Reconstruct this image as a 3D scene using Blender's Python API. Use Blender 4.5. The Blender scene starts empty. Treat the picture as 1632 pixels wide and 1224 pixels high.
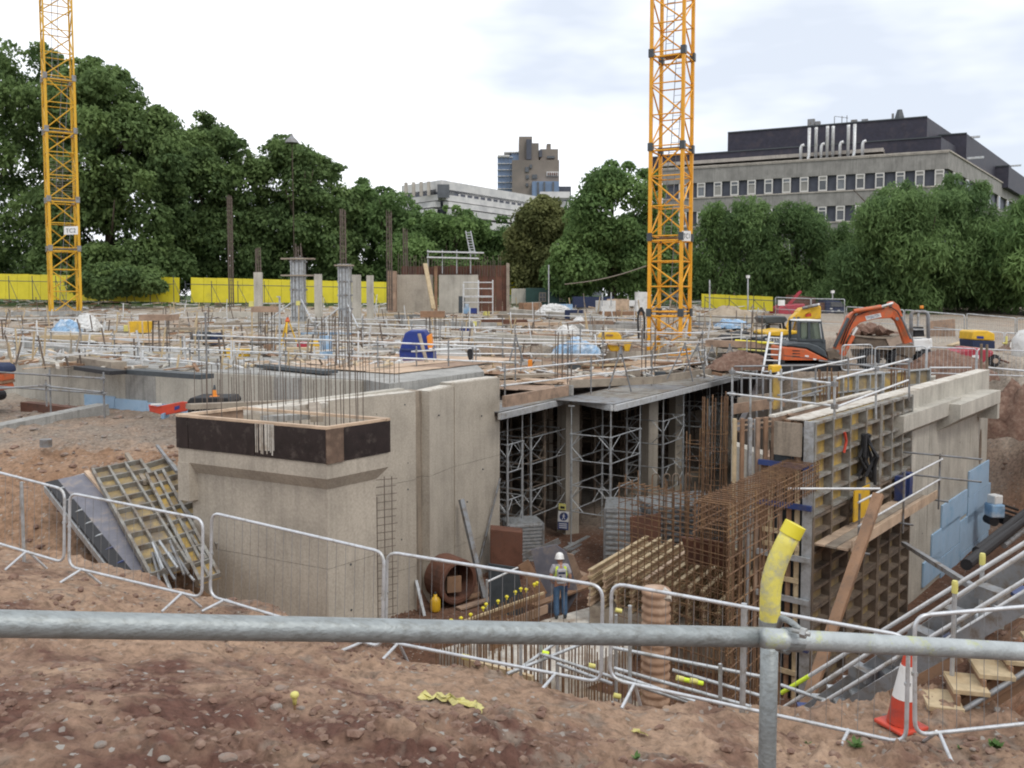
import bpy, math, random
import numpy as np
from mathutils import Vector, Matrix, noise
R = math.radians
random.seed(7)
rng = np.random.default_rng(7)
S = bpy.context.scene
COL = S.collection
# ------------------------------------------------------------------ camera, sky, sun, exposure
FPX, HZ = 1400.0, 472.0                      # focal length in photo pixels, horizon row
PY0 = HZ + 88.0                              # principal row: the photo is framed a little low
PITCH = math.atan((PY0 - HZ) / FPX)
cam_d = bpy.data.cameras.new('camera'); cam = bpy.data.objects.new('camera', cam_d); COL.objects.link(cam)
cam_d.sensor_width = 36; cam_d.lens = 36 * FPX / 1632
cam_d.shift_y = -(612 - PY0) / 1632
cam_d.clip_start = 0.05; cam_d.clip_end = 6000
cam.location = (0, 0, 0); cam.rotation_euler = (R(90) - PITCH, 0, 0)
S.camera = cam
W = bpy.data.worlds.new('World'); S.world = W; W.use_nodes = True
wn = W.node_tree.nodes; wl = W.node_tree.links; wn.clear()
SUN_EL, SUN_AZ = 52, 150                     # azimuth: clockwise from +Y, behind and right of the camera
sky = wn.new('ShaderNodeTexSky'); sky.sky_type = 'NISHITA'; sky.sun_disc = False
sky.sun_elevation = R(SUN_EL); sky.sun_rotation = R(SUN_AZ); sky.dust_density = 2
tc = wn.new('ShaderNodeTexCoord'); mp = wn.new('ShaderNodeMapping'); mp.inputs['Scale'].default_value = (1.0, 1.0, 3.2)
mp.inputs['Location'].default_value = (0.2, 0, 3.9)
n1 = wn.new('ShaderNodeTexNoise'); n1.inputs['Scale'].default_value = 1.7; n1.inputs['Detail'].default_value = 5; n1.inputs['Roughness'].default_value = .5
rp = wn.new('ShaderNodeValToRGB'); rp.color_ramp.elements[0].position = .455; rp.color_ramp.elements[1].position = .635
rp.color_ramp.elements[0].color = (8.0, 8.1, 8.35, 1); rp.color_ramp.elements[1].color = (4.35, 4.7, 5.3, 1)
mx = wn.new('ShaderNodeMix'); mx.data_type = 'RGBA'; mx.inputs[0].default_value = .93
bg = wn.new('ShaderNodeBackground'); bg.inputs['Strength'].default_value = .15; wo = wn.new('ShaderNodeOutputWorld')
wl.new(tc.outputs['Generated'], mp.inputs[0]); wl.new(mp.outputs[0], n1.inputs['Vector']); wl.new(n1.outputs[0], rp.inputs[0])
wl.new(sky.outputs[0], mx.inputs[6]); wl.new(rp.outputs[0], mx.inputs[7]); wl.new(mx.outputs[2], bg.inputs[0]); wl.new(bg.outputs[0], wo.inputs[0])
sun_d = bpy.data.lights.new('sun', 'SUN'); sun_d.energy = .9; sun_d.angle = R(14); sun_d.color = (1, .96, .9)
sun = bpy.data.objects.new('sun', sun_d); COL.objects.link(sun)
_a, _e = R(SUN_AZ), R(SUN_EL)
sdir = Vector((math.sin(_a) * math.cos(_e), math.cos(_a) * math.cos(_e), math.sin(_e)))
sun.rotation_euler = sdir.to_track_quat('Z', 'Y').to_euler()
S.view_settings.view_transform = 'Standard'; S.view_settings.look = 'None'; S.view_settings.gamma = 1
S.view_settings.exposure = .32; S.view_settings.use_curve_mapping = False
S.render.engine = 'CYCLES'; S.cycles.max_bounces = 5; S.cycles.diffuse_bounces = 3; S.cycles.glossy_bounces = 2
S.cycles.transparent_max_bounces = 6; S.cycles.filter_width = 2.0

# ------------------------------------------------------------------ where a pixel's ray meets the place
cp, sp_ = math.cos(PITCH), math.sin(PITCH)
def ray(px, py):
    u, v = (px - 816) / FPX, (PY0 - py) / FPX
    return Vector((u, cp + v * sp_, -sp_ + v * cp))
def P(px, py, Y):
    r = ray(px, py); return r * (Y / r.y)
def G(px, py, z):
    r = ray(px, py); return r * (z / r.z)
# ------------------------------------------------------------------ mesh building
class MB:
    def __init__(s): s.v = []; s.f = []
    def add(s, vs, fs):
        o = len(s.v); s.v.extend([tuple(v) for v in vs]); s.f.extend([tuple(i + o for i in f) for f in fs]); return s
    def box(s, c, d, rz=0, M=None):
        x, y, z = d[0] / 2, d[1] / 2, d[2] / 2
        m = Matrix.Translation(c) @ Matrix.Rotation(rz, 4, 'Z') if M is None else Matrix.Translation(c) @ M.to_4x4()
        vs = [m @ Vector(p) for p in [(-x,-y,-z),(x,-y,-z),(x,y,-z),(-x,y,-z),(-x,-y,z),(x,-y,z),(x,y,z),(-x,y,z)]]
        return s.add(vs, [(0,3,2,1),(4,5,6,7),(0,1,5,4),(1,2,6,5),(2,3,7,6),(3,0,4,7)])
    def beam(s, a, b, w, h, up=(0, 0, 1)):
        a, b = Vector(a), Vector(b); d = (b - a).normalized(); up = Vector(up)
        if abs(d.dot(up)) > .99: up = Vector((0, 1, 0)) if abs(d.y) < .9 else Vector((1, 0, 0))
        r = d.cross(up).normalized(); u = r.cross(d).normalized()
        vs = [p + r * (i * w / 2) + u * (j * h / 2) for p in (a, b) for i, j in ((-1,-1),(1,-1),(1,1),(-1,1))]
        return s.add(vs, [(0,1,2,3),(7,6,5,4),(0,4,5,1),(1,5,6,2),(2,6,7,3),(3,7,4,0)])
    def tube(s, pts, r, n=8, cap=True, r2=None):
        pts = [Vector(p) for p in pts]; k = len(pts); vs = []; pr = None
        for i, p in enumerate(pts):
            d = (pts[min(i + 1, k - 1)] - pts[max(i - 1, 0)]).normalized()
            if pr is None:
                pr = d.cross(Vector((0, 0, 1)) if abs(d.z) < .9 else Vector((1, 0, 0))).normalized()
            pr = (pr - d * pr.dot(d)).normalized(); q = d.cross(pr)
            rr = r[i] if isinstance(r, (list, tuple)) else r
            for j in range(n):
                a = 2 * math.pi * j / n
                vs.append(p + (pr * math.cos(a) + q * math.sin(a)) * rr)
        fs = [(i*n+j, i*n+(j+1)%n, (i+1)*n+(j+1)%n, (i+1)*n+j) for i in range(k-1) for j in range(n)]
        if cap: fs += [tuple(range(n))[::-1], tuple(range((k-1)*n, k*n))]
        return s.add(vs, fs)
    def prism(s, pts, z0, z1):
        """pts: plan polygon (x, y); z0, z1 numbers or per-vertex lists"""
        n = len(pts); a = z0 if isinstance(z0, (list, tuple)) else [z0] * n; b = z1 if isinstance(z1, (list, tuple)) else [z1] * n
        area = sum(pts[i][0]*pts[(i+1)%n][1] - pts[(i+1)%n][0]*pts[i][1] for i in range(n))
        vs = [(p[0], p[1], a[i]) for i, p in enumerate(pts)] + [(p[0], p[1], b[i]) for i, p in enumerate(pts)]
        fs = [tuple(range(n))[::-1], tuple(range(n, 2*n))] + [(i, (i+1)%n, n+(i+1)%n, n+i) for i in range(n)]
        if area < 0: fs = [f[::-1] for f in fs]
        return s.add(vs, fs)
    def extr(s, pts, vec):
        """any planar loop of 3D points pushed along vec"""
        n = len(pts); pts = [Vector(p) for p in pts]; vec = Vector(vec)
        return s.add(pts + [p + vec for p in pts], [tuple(range(n))[::-1], tuple(range(n, 2*n))] + [(i, (i+1)%n, n+(i+1)%n, n+i) for i in range(n)])
    def lathe(s, c, prof, n=16, M=None):
        vs = []
        for r, z in prof:
            for j in range(n):
                a = 2*math.pi*j/n; p = Vector((r*math.cos(a), r*math.sin(a), z))
                if M is not None: p = M @ p
                vs.append(Vector(c) + p)
        k = len(prof)
        return s.add(vs, [(i*n+j, i*n+(j+1)%n, (i+1)*n+(j+1)%n, (i+1)*n+j) for i in range(k-1) for j in range(n)] + [tuple(range(n))[::-1], tuple(range((k-1)*n, k*n))])
    def build(s, name, m, parent=None, label=None, smooth=False, bevel=0, kind=None):
        off = Vector((0, 0, 0)); q = parent
        while q is not None: off += q.location; q = q.parent
        me = bpy.data.meshes.new(name)
        me.from_pydata([(v[0]-off.x, v[1]-off.y, v[2]-off.z) for v in s.v], [], s.f)
        me.materials.append(m)
        if smooth: me.shade_smooth() if smooth is True else me.shade_smooth()
        o = bpy.data.objects.new(name, me); COL.objects.link(o)
        if smooth == 'auto' or bevel: pass
        if parent: o.parent = parent
        if bevel:
            b = o.modifiers.new('bevel', 'BEVEL'); b.width = bevel; b.segments = 2; b.limit_method = 'ANGLE'
        if label: o['label'] = label
        if kind: o['kind'] = kind
        return o
def tag(o, label, cat, group=None):
    o['label'] = label; o['category'] = cat
    if group: o['group'] = group
    return o
def thing(name, label, cat, loc=(0, 0, 0), group=None):
    o = bpy.data.objects.new(name, None); COL.objects.link(o); o.location = loc
    o.empty_display_size = .2
    return tag(o, label, cat, group)
_unit = {}
def unit(kind, m):
    """shared meshes of unit length along z: rod8, rod5, bar (square)"""
    k = (kind, m.name)
    if k not in _unit:
        b = MB()
        if kind == 'rod': b.tube([(0,0,0),(0,0,1)], 1, 10)
        elif kind == 'thin': b.tube([(0,0,0),(0,0,1)], 1, 5)
        else: b.box((0,0,.5), (1,1,1))
        me = bpy.data.meshes.new(kind); me.from_pydata([tuple(v) for v in b.v], [], b.f); me.materials.append(m)
        if kind != 'bar': me.shade_smooth()
        if kind != 'bar':
            # keep the flat ends crisp
            me.polygons[-1].use_smooth = False; me.polygons[-2].use_smooth = False
        _unit[k] = me
    return _unit[k]
def rod(name, a, b, r, m, parent=None, kind='rod', w=None, h=None, label=None, up=None):
    a, b = Vector(a), Vector(b); d = b - a; L = d.length
    o = bpy.data.objects.new(name, unit(kind, m)); COL.objects.link(o)
    z = d / L; upv = Vector(up) if up else Vector((0, 0, 1))
    if abs(z.dot(upv)) > .98: upv = Vector((0, 1, 0)) if abs(z.y) < .9 else Vector((1, 0, 0))
    x = z.cross(upv).normalized(); y = z.cross(x)
    sx, sy = (r, r) if w is None else (w, h)
    M = Matrix(((x.x*sx, y.x*sy, z.x*L, a.x), (x.y*sx, y.y*sy, z.y*L, a.y), (x.z*sx, y.z*sy, z.z*L, a.z), (0, 0, 0, 1)))
    off = Vector((0, 0, 0)); q = parent
    while q is not None: off += q.location; q = q.parent
    M.translation = a - off
    if parent: o.parent = parent
    o.matrix_local = M
    if label: o['label'] = label
    return o
# a rod with parents that are themselves scaled rods is never made: sub-parts hang from plain meshes or empties
def plank(name, a, b, w, h, m, parent=None, label=None, up=None):
    return rod(name, a, b, 1, m, parent, 'bar', w, h, label, up)
def bmod(o, w, seg=2):
    b = o.modifiers.new('bevel', 'BEVEL'); b.width = w; b.segments = seg; b.limit_method = 'ANGLE'; return o
def lerp(a, b, t): return a + (b - a) * t
def text(name, s, size, origin, right, up, m, parent=None, depth=.004, width=None):
    """flat lettering as a mesh, lower-left corner at origin"""
    cu = bpy.data.curves.new(name, 'FONT'); cu.body = s; cu.size = 1; cu.extrude = 0
    t = bpy.data.objects.new(name, cu); COL.objects.link(t)
    dg = bpy.context.evaluated_depsgraph_get(); me = bpy.data.meshes.new_from_object(t.evaluated_get(dg))
    bpy.data.objects.remove(t); bpy.data.curves.remove(cu)
    xs = [v.co.x for v in me.vertices]; ys = [v.co.y for v in me.vertices]
    w0, h0 = max(xs) - min(xs), max(ys) - min(ys)
    sx = (width / w0) if width else size / h0; sy = size / h0
    r, u = Vector(right).normalized(), Vector(up).normalized()
    off = Vector((0, 0, 0)); q = parent
    while q is not None: off += q.location; q = q.parent
    n = r.cross(u).normalized()
    for v in me.vertices:
        v.co = Vector(origin) - off + r * ((v.co.x - min(xs)) * sx) + u * ((v.co.y - min(ys)) * sy) + n * depth
    me.materials.clear(); me.materials.append(m)
    o = bpy.data.objects.new(name, me); COL.objects.link(o)
    if parent: o.parent = parent
    return o
# ------------------------------------------------------------------ materials
def nm(name):
    m = bpy.data.materials.new(name); m.use_nodes = True; nt = m.node_tree; b = nt.nodes['Principled BSDF']
    return m, nt.nodes, nt.links, b
def ramp(ns, stops):
    r = ns.new('ShaderNodeValToRGB'); e = r.color_ramp.elements
    while len(e) < len(stops): e.new(.5)
    for i, (p, c) in enumerate(stops):
        e[i].position = p; e[i].color = (c[0], c[1], c[2], 1) if not isinstance(c, (int, float)) else (c, c, c, 1)
    return r
def mat(name, base, rough=.6, metal=0, var=.18, scale=6, dirt=None, dirt_amt=.5, dirt_scale=2.5, bump=.15, bscale=30, stretch=None, spec=.4):
    """base colour with soft blotches, optional dirt patches, fine relief"""
    m, ns, ls, b = nm(name)
    tc = ns.new('ShaderNodeTexCoord'); geo = ns.new('ShaderNodeNewGeometry')
    src = geo.outputs['Position']
    if stretch:
        mpn = ns.new('ShaderNodeMapping'); mpn.inputs['Scale'].default_value = stretch; ls.new(src, mpn.inputs[0]); src = mpn.outputs[0]
    n = ns.new('ShaderNodeTexNoise'); n.inputs['Scale'].default_value = scale; n.inputs['Detail'].default_value = 6; n.inputs['Roughness'].default_value = .62
    ls.new(src, n.inputs['Vector'])
    lo = [c * (1 - var) for c in base]; hi = [min(1, c * (1 + var)) for c in base]
    r = ramp(ns, [(.3, lo), (.7, hi)]); ls.new(n.outputs[0], r.inputs[0]); out = r.outputs[0]
    if dirt:
        n2 = ns.new('ShaderNodeTexNoise'); n2.inputs['Scale'].default_value = dirt_scale; n2.inputs['Detail'].default_value = 8; n2.inputs['Roughness'].default_value = .7
        ls.new(src, n2.inputs['Vector']); r2 = ramp(ns, [(.62 - .3 * dirt_amt, 0), (.75 - .2 * dirt_amt, 1)]); ls.new(n2.outputs[0], r2.inputs[0])
        mxn = ns.new('ShaderNodeMix'); mxn.data_type = 'RGBA'; ls.new(r2.outputs[0], mxn.inputs[0]); ls.new(out, mxn.inputs[6]); mxn.inputs[7].default_value = (*dirt, 1); out = mxn.outputs[2]
    ls.new(out, b.inputs['Base Color'])
    b.inputs['Roughness'].default_value = rough; b.inputs['Metallic'].default_value = metal; b.inputs['Specular IOR Level'].default_value = spec
    if bump:
        n3 = ns.new('ShaderNodeTexNoise'); n3.inputs['Scale'].default_value = bscale; n3.inputs['Detail'].default_value = 4; ls.new(src, n3.inputs['Vector'])
        bp = ns.new('ShaderNodeBump'); bp.inputs['Strength'].default_value = bump; bp.inputs['Distance'].default_value = .02; ls.new(n3.outputs[0], bp.inputs['Height']); ls.new(bp.outputs[0], b.inputs['Normal'])
    return m
def concrete_mat(name, base, streak=.5, light=1.25):
    """cast concrete: cloudy patches, vertical run marks"""
    m, ns, ls, b = nm(name); geo = ns.new('ShaderNodeNewGeometry')
    def N(sc, det, stretch, rg=.6):
        mpn = ns.new('ShaderNodeMapping'); mpn.inputs['Scale'].default_value = stretch; ls.new(geo.outputs['Position'], mpn.inputs[0])
        n = ns.new('ShaderNodeTexNoise'); n.inputs['Scale'].default_value = sc; n.inputs['Detail'].default_value = det; n.inputs['Roughness'].default_value = rg; ls.new(mpn.outputs[0], n.inputs['Vector']); return n.outputs[0]
    c0 = [c * .8 for c in base]; c1 = [min(.8, c * light) for c in base]
    r = ramp(ns, [(.3, c0), (.5, base), (.72, c1)]); ls.new(N(1.1, 8, (1, 1, .8)), r.inputs[0])
    r2 = ramp(ns, [(.5, 1), (.64, 1 - .55 * streak)]); ls.new(N(3.2, 5, (2.2, 2.2, .12)), r2.inputs[0])
    mu = ns.new('ShaderNodeMix'); mu.data_type = 'RGBA'; mu.blend_type = 'MULTIPLY'; mu.inputs[0].default_value = 1
    ls.new(r.outputs[0], mu.inputs[6]); ls.new(r2.outputs[0], mu.inputs[7])
    r3 = ramp(ns, [(.35, .86), (.65, 1.08)]); ls.new(N(22, 5, (1, 1, 1)), r3.inputs[0])
    mu2 = ns.new('ShaderNodeMix'); mu2.data_type = 'RGBA'; mu2.blend_type = 'MULTIPLY'; mu2.inputs[0].default_value = 1
    ls.new(mu.outputs[2], mu2.inputs[6]); ls.new(r3.outputs[0], mu2.inputs[7]); ls.new(mu2.outputs[2], b.inputs['Base Color'])
    b.inputs['Roughness'].default_value = .88; b.inputs['Specular IOR Level'].default_value = .25
    bp = ns.new('ShaderNodeBump'); bp.inputs['Strength'].default_value = .25; bp.inputs['Distance'].default_value = .02; ls.new(N(9, 8, (1, 1, 1), .7), bp.inputs['Height']); ls.new(bp.outputs[0], b.inputs['Normal'])
    return m
M = {}
M['concrete'] = concrete_mat('cast_concrete', (.42, .375, .31), .2, 1.12)
M['concrete_light'] = concrete_mat('pale_concrete', (.43, .405, .35), .28)
M['concrete_grey'] = concrete_mat('grey_concrete', (.33, .325, .305), .5)
M['concrete_dirty'] = concrete_mat('muddy_concrete', (.30, .25, .195), .7)
M['cap'] = mat('chalky_concrete_top', (.55, .52, .46), .9, var=.2, scale=8, dirt=(.33, .27, .21), dirt_amt=.5)
M['galv'] = mat('galvanised_steel', (.47, .49, .50), .45, .55, .16, 9, dirt=(.30, .29, .26), dirt_amt=.45, dirt_scale=6, bump=.08)
M['barrier'] = mat('barrier_galvanised', (.55, .57, .59), .42, .5, .14, 10, dirt=(.36, .35, .32), dirt_amt=.35, dirt_scale=7, bump=.06)
M['galv_near'] = mat('weathered_tube', (.29, .315, .315), .5, .5, .16, 75, dirt=(.2, .21, .2), dirt_amt=.45, dirt_scale=60, bump=.15, bscale=120, stretch=(.35, 1, 1))
M['galv_dark'] = mat('dull_steel', (.26, .27, .28), .55, .4, .2, 8, dirt=(.15, .12, .09), dirt_amt=.5, dirt_scale=4)
M['rail'] = mat('pale_scaffold_tube', (.62, .63, .63), .45, .35, .12, 6, dirt=(.4, .37, .32), dirt_amt=.35, dirt_scale=5, bump=.05)
M['rebar'] = mat('rusty_rebar', (.165, .095, .055), .88, .1, .35, 8, dirt=(.25, .15, .075), dirt_amt=.5, dirt_scale=2, bump=.2, bscale=90)
M['rebar_dark'] = mat('dark_rebar', (.15, .12, .098), .85, .2, .3, 6, bump=.2, bscale=80)
M['rust'] = mat('rusty_steel_face', (.155, .07, .045), .75, .1, .3, 3, dirt=(.08, .045, .035), dirt_amt=.5, dirt_scale=1.5)
M['film_ply_and_shade'] = mat('dark_film_ply_and_shade', (.02, .0135, .013), .42, 0, .4, 5, dirt=(.075, .06, .052), dirt_amt=.25, dirt_scale=4)  # black shutter boards; also the painted shade under the deck
M['film_grey'] = mat('grey_film_ply', (.14, .14, .165), .5, 0, .2, 3, dirt=(.24, .2, .17), dirt_amt=.35, dirt_scale=3)
M['corner_ply'] = mat('stained_corner_ply', (.13, .085, .06), .7, 0, .3, 5, dirt=(.24, .17, .12), dirt_amt=.4)
M['ply'] = mat('pale_plywood', (.50, .37, .26), .75, 0, .2, 2.5, dirt=(.34, .25, .18), dirt_amt=.4, dirt_scale=2)
M['ply_dirty'] = mat('dirty_plywood', (.32, .22, .155), .8, 0, .25, 3, dirt=(.2, .14, .1), dirt_amt=.5)
M['timber'] = mat('pale_timber', (.47, .37, .23), .75, 0, .2, 7, dirt=(.38, .27, .15), dirt_amt=.4)
M['timber_red'] = mat('weathered_timber', (.27, .16, .095), .8, 0, .3, 5, dirt=(.15, .1, .07), dirt_amt=.4)
M['timber_grey'] = mat('grey_board', (.30, .255, .20), .85, 0, .25, 5, dirt=(.18, .14, .11), dirt_amt=.4)
M['yellow_ply'] = mat('yellow_formwork_face', (.43, .29, .075), .6, 0, .3, 4, dirt=(.26, .2, .14), dirt_amt=.62, dirt_scale=3)
M['yellow_ply2'] = mat('dusty_yellow_face', (.34, .25, .11), .65, 0, .3, 4, dirt=(.2, .165, .125), dirt_amt=.75, dirt_scale=3)
M['hoard'] = mat('hoarding_yellow', (.62, .54, .03), .5, 0, .1, 1.2, dirt=(.5, .44, .05), dirt_amt=.25, dirt_scale=.8)
M['crane'] = mat('crane_orange_yellow', (.74, .345, .018), .45, 0, .1, 2, dirt=(.5, .23, .04), dirt_amt=.2, dirt_scale=3, bump=.03)
M['crane2'] = mat('crane_deep_yellow', (.62, .35, .02), .45, 0, .1, 2, dirt=(.42, .26, .05), dirt_amt=.2, dirt_scale=2, bump=.03)
M['orange'] = mat('machine_orange', (.56, .115, .035), .45, 0, .15, 4, dirt=(.33, .15, .08), dirt_amt=.5, dirt_scale=3, bump=.03)
M['jcb'] = mat('machine_yellow', (.66, .40, .025), .42, 0, .12, 4, dirt=(.38, .25, .08), dirt_amt=.3, dirt_scale=3, bump=.03)
M['charcoal'] = mat('charcoal_paint', (.055, .065, .072), .45, 0, .2, 5, bump=.03)
M['black'] = mat('black_rubber', (.022, .022, .024), .7, 0, .2, 8)
M['mud'] = mat('muddy_metal_and_shade', (.17, .13, .095), .85, 0, .3, 6, dirt=(.1, .08, .065), dirt_amt=.5)  # real mud on steel; also painted shade of niche and back towers
M['white'] = mat('white_plastic', (.72, .72, .70), .45, 0, .06, 5, dirt=(.5, .47, .42), dirt_amt=.25, bump=.03)
M['blue'] = mat('blue_skip_paint', (.015, .035, .20), .5, 0, .2, 3, dirt=(.07, .08, .16), dirt_amt=.3)
M['blue_steel'] = mat('blue_steel', (.028, .05, .16), .5, 0, .25, 4, dirt=(.1, .09, .1), dirt_amt=.4)
M['board_blue'] = mat('pale_blue_insulation', (.33, .47, .62), .7, 0, .08, 3, dirt=(.22, .38, .54), dirt_amt=.35, dirt_scale=1.5, bump=.05)
M['tarp_blue'] = mat('blue_tarpaulin', (.22, .36, .52), .5, 0, .3, 3, dirt=(.55, .6, .64), dirt_amt=.5)
M['sheet_white'] = mat('white_sheeting', (.6, .6, .58), .6, 0, .15, 3, dirt=(.35, .33, .3), dirt_amt=.4)
M['red'] = mat('red_paint', (.52, .06, .03), .45, 0, .15, 4, dirt=(.3, .06, .05), dirt_amt=.3)
M['crimson'] = mat('crimson_paint', (.36, .035, .055), .45, 0, .15, 4, dirt=(.25, .07, .07), dirt_amt=.3)
M['yellow'] = mat('bright_yellow_plastic', (.70, .60, .04), .45, 0, .07, 6, bump=.03)
M['cap_yellow'] = mat('pale_yellow_cap', (.60, .55, .17), .5, 0, .05, 6, bump=0)
M['orange_plastic'] = mat('orange_plastic', (.75, .26, .03), .5, 0, .08, 6, bump=0)
M['brick_dark'] = mat('dark_engineering_brick', (.03, .029, .045), .6, 0, .25, 2.5, dirt=(.055, .045, .055), dirt_amt=.4, dirt_scale=1, bump=.1, bscale=6)
M['precast'] = concrete_mat('building_concrete', (.275, .265, .245), .35)
M['precast_light'] = concrete_mat('building_coping', (.45, .41, .36), .3)
M['precast_panel'] = mat('blue_grey_panel', (.072, .078, .10), .6, 0, .15, 1.5)
M['white_clad'] = mat('white_cladding', (.58, .57, .55), .7, 0, .12, .35, dirt=(.42, .42, .42), dirt_amt=.5, dirt_scale=.3, bump=0)
M['tower_conc'] = mat('brown_tower_concrete', (.21, .18, .155), .85, 0, .2, .12, dirt=(.15, .135, .12), dirt_amt=.5, dirt_scale=.08, bump=0)
M['tower_glass'] = mat('tower_blue_glazing', (.12, .19, .31), .22, 0, .3, .15, spec=.8, bump=0)
M['glass_dark'] = mat('dark_window_glass', (.05, .055, .06), .12, 0, .5, .9, spec=.9, bump=0)
M['blind'] = mat('pale_blind_behind_glass', (.26, .25, .22), .3, 0, .2, 1, spec=.7, bump=0)
M['glass_mid'] = mat('mid_window_glass', (.12, .13, .14), .15, 0, .4, .9, spec=.9, bump=0)
M['win_frame'] = mat('white_window_frame', (.62, .6, .56), .6, 0, .05, 2, bump=0)
M['bark'] = mat('bark', (.07, .055, .04), .9, 0, .3, 5)
M['skin'] = mat('skin', (.38, .2, .135), .6, 0, .08, 12, bump=0)
M['hivis'] = mat('hi_vis_yellow', (.62, .78, .05), .7, 0, .06, 10, bump=.1)
M['shirt'] = mat('grey_shirt', (.36, .35, .37), .85, 0, .12, 12)
M['jeans'] = mat('blue_jeans', (.06, .115, .20), .9, 0, .25, 12)
M['navy'] = mat('navy_cloth', (.02, .03, .07), .8, 0, .2, 12)
M['silo'] = mat('cream_silo', (.40, .31, .24), .6, 0, .12, 1, dirt=(.3, .23, .18), dirt_amt=.4)
M['green_cabin'] = mat('dark_green_cabin', (.015, .05, .042), .5, 0, .2, 2)
M['shutter_steel'] = mat('mud_caked_steel', (.27, .265, .24), .7, .25, .25, 5, dirt=(.17, .13, .095), dirt_amt=.6, dirt_scale=3)
M['stone'] = mat('grey_stone', (.25, .225, .2), .95, 0, .3, 10, dirt=(.23, .15, .11), dirt_amt=.68, dirt_scale=5, bump=.4, bscale=40)
M['sand'] = mat('sand', (.34, .28, .21), .95, 0, .15, 4, bump=.3)
M['clod'] = mat('red_clod', (.165, .098, .072), .97, 0, .3, 10, dirt=(.26, .18, .135), dirt_amt=.5, dirt_scale=6, bump=.5, bscale=40)
M['pipe_clay'] = mat('corrugated_terracotta_duct', (.34, .215, .14), .7, 0, .2, 6, dirt=(.5, .36, .26), dirt_amt=.45)
M['tape'] = mat('yellow_film', (.52, .47, .17), .5, 0, .2, 20, dirt=(.4, .33, .12), dirt_amt=.4, dirt_scale=14)
M['paint_yellow_worn'] = mat('worn_yellow_sleeve', (.66, .58, .12), .5, 0, .08, 14, dirt=(.34, .34, .30), dirt_amt=.5, dirt_scale=13, bump=.12, bscale=70)
M['tube_splash'] = mat('tube_with_yellow_splashes', (.40, .43, .43), .5, .4, .2, 14, dirt=(.45, .48, .10), dirt_amt=.2, dirt_scale=11, bump=.15, bscale=120)
# ------------------------------------------------------------------ ground heights
PIT, WT, DZ = -8.6, -2.6, -3.6
def vnoise(x, y, seed=0):
    xi, yi = np.floor(x).astype(np.int64), np.floor(y).astype(np.int64); xf, yf = x - xi, y - yi
    def h(a, b):
        n = (a * 374761393 + b * 668265263 + seed * 1442695041) & 0x7fffffff
        n = ((n ^ (n >> 13)) * 1274126177) & 0x7fffffff
        return ((n ^ (n >> 16)) & 0xffff) / 65535.0
    u, v = xf*xf*(3-2*xf), yf*yf*(3-2*yf)
    return (h(xi,yi)*(1-u)+h(xi+1,yi)*u)*(1-v) + (h(xi,yi+1)*(1-u)+h(xi+1,yi+1)*u)*v
def fbm(x, y, oc=4, seed=0, gain=.5):
    t = 0; a = 1; s = 0
    for o in range(oc):
        t = t + a * (vnoise(x * 2**o + 17.3*o, y * 2**o - 9.1*o, seed + o) - .5); s += a; a *= gain
    return t / s * 2
XB = np.array([-30, -14, -9, -5.9, -3.9, -1.4, .95, 3.5, 5.5, 8, 14, 30.])
YB = np.array([17, 15, 13.3, 11.9, 11.1, 9.9, 8.8, 7.8, 7.8, 8.4, 10, 14.])
ZB = np.array([-3.45, -3.65, -3.75, -3.92, -4.06, -4.12, -4.17, -4.2, -4.05, -3.72, -3.25, -2.8])
OFF = np.array([1., 1., 1.0, .8, .6, .5, .45, .6, 1.6, 3, 4, 4.])
POLY = np.array([(-1.4,12.9),(-2.3,16.4),(-4.6,20.6),(-4.73,21.5),(-2.6,23.7),(-.5,27.4),(-3,34),(1,47),(11.5,46),(15.5,37.5),(18.6,30.6),(12.5,22.6),(9.6,18.6),(7.4,15.2),(5.6,12.6),(3.6,11.2),(1.5,11.2),(0,11.8)])
def sdist(x, y, P_):
    d = np.full(x.shape, 1e9); ins = np.zeros(x.shape, bool); n = len(P_)
    for i in range(n):
        x1, y1 = P_[i]; x2, y2 = P_[(i+1) % n]; ex, ey = x2-x1, y2-y1
        t = np.clip(((x-x1)*ex + (y-y1)*ey) / (ex*ex+ey*ey), 0, 1)
        d = np.minimum(d, (x-x1-t*ex)**2 + (y-y1-t*ey)**2)
        c = (y1 > y) != (y2 > y)
        with np.errstate(divide='ignore', invalid='ignore'):
            ins ^= c & (x < (x2-x1) * (y-y1) / (y2-y1 if y2 != y1 else 1e-9) + x1)
    d = np.sqrt(d); return np.where(ins, -d, d)
def site(Y): return -2.9 + .043 * (np.minimum(Y, 83) - 30)
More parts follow.
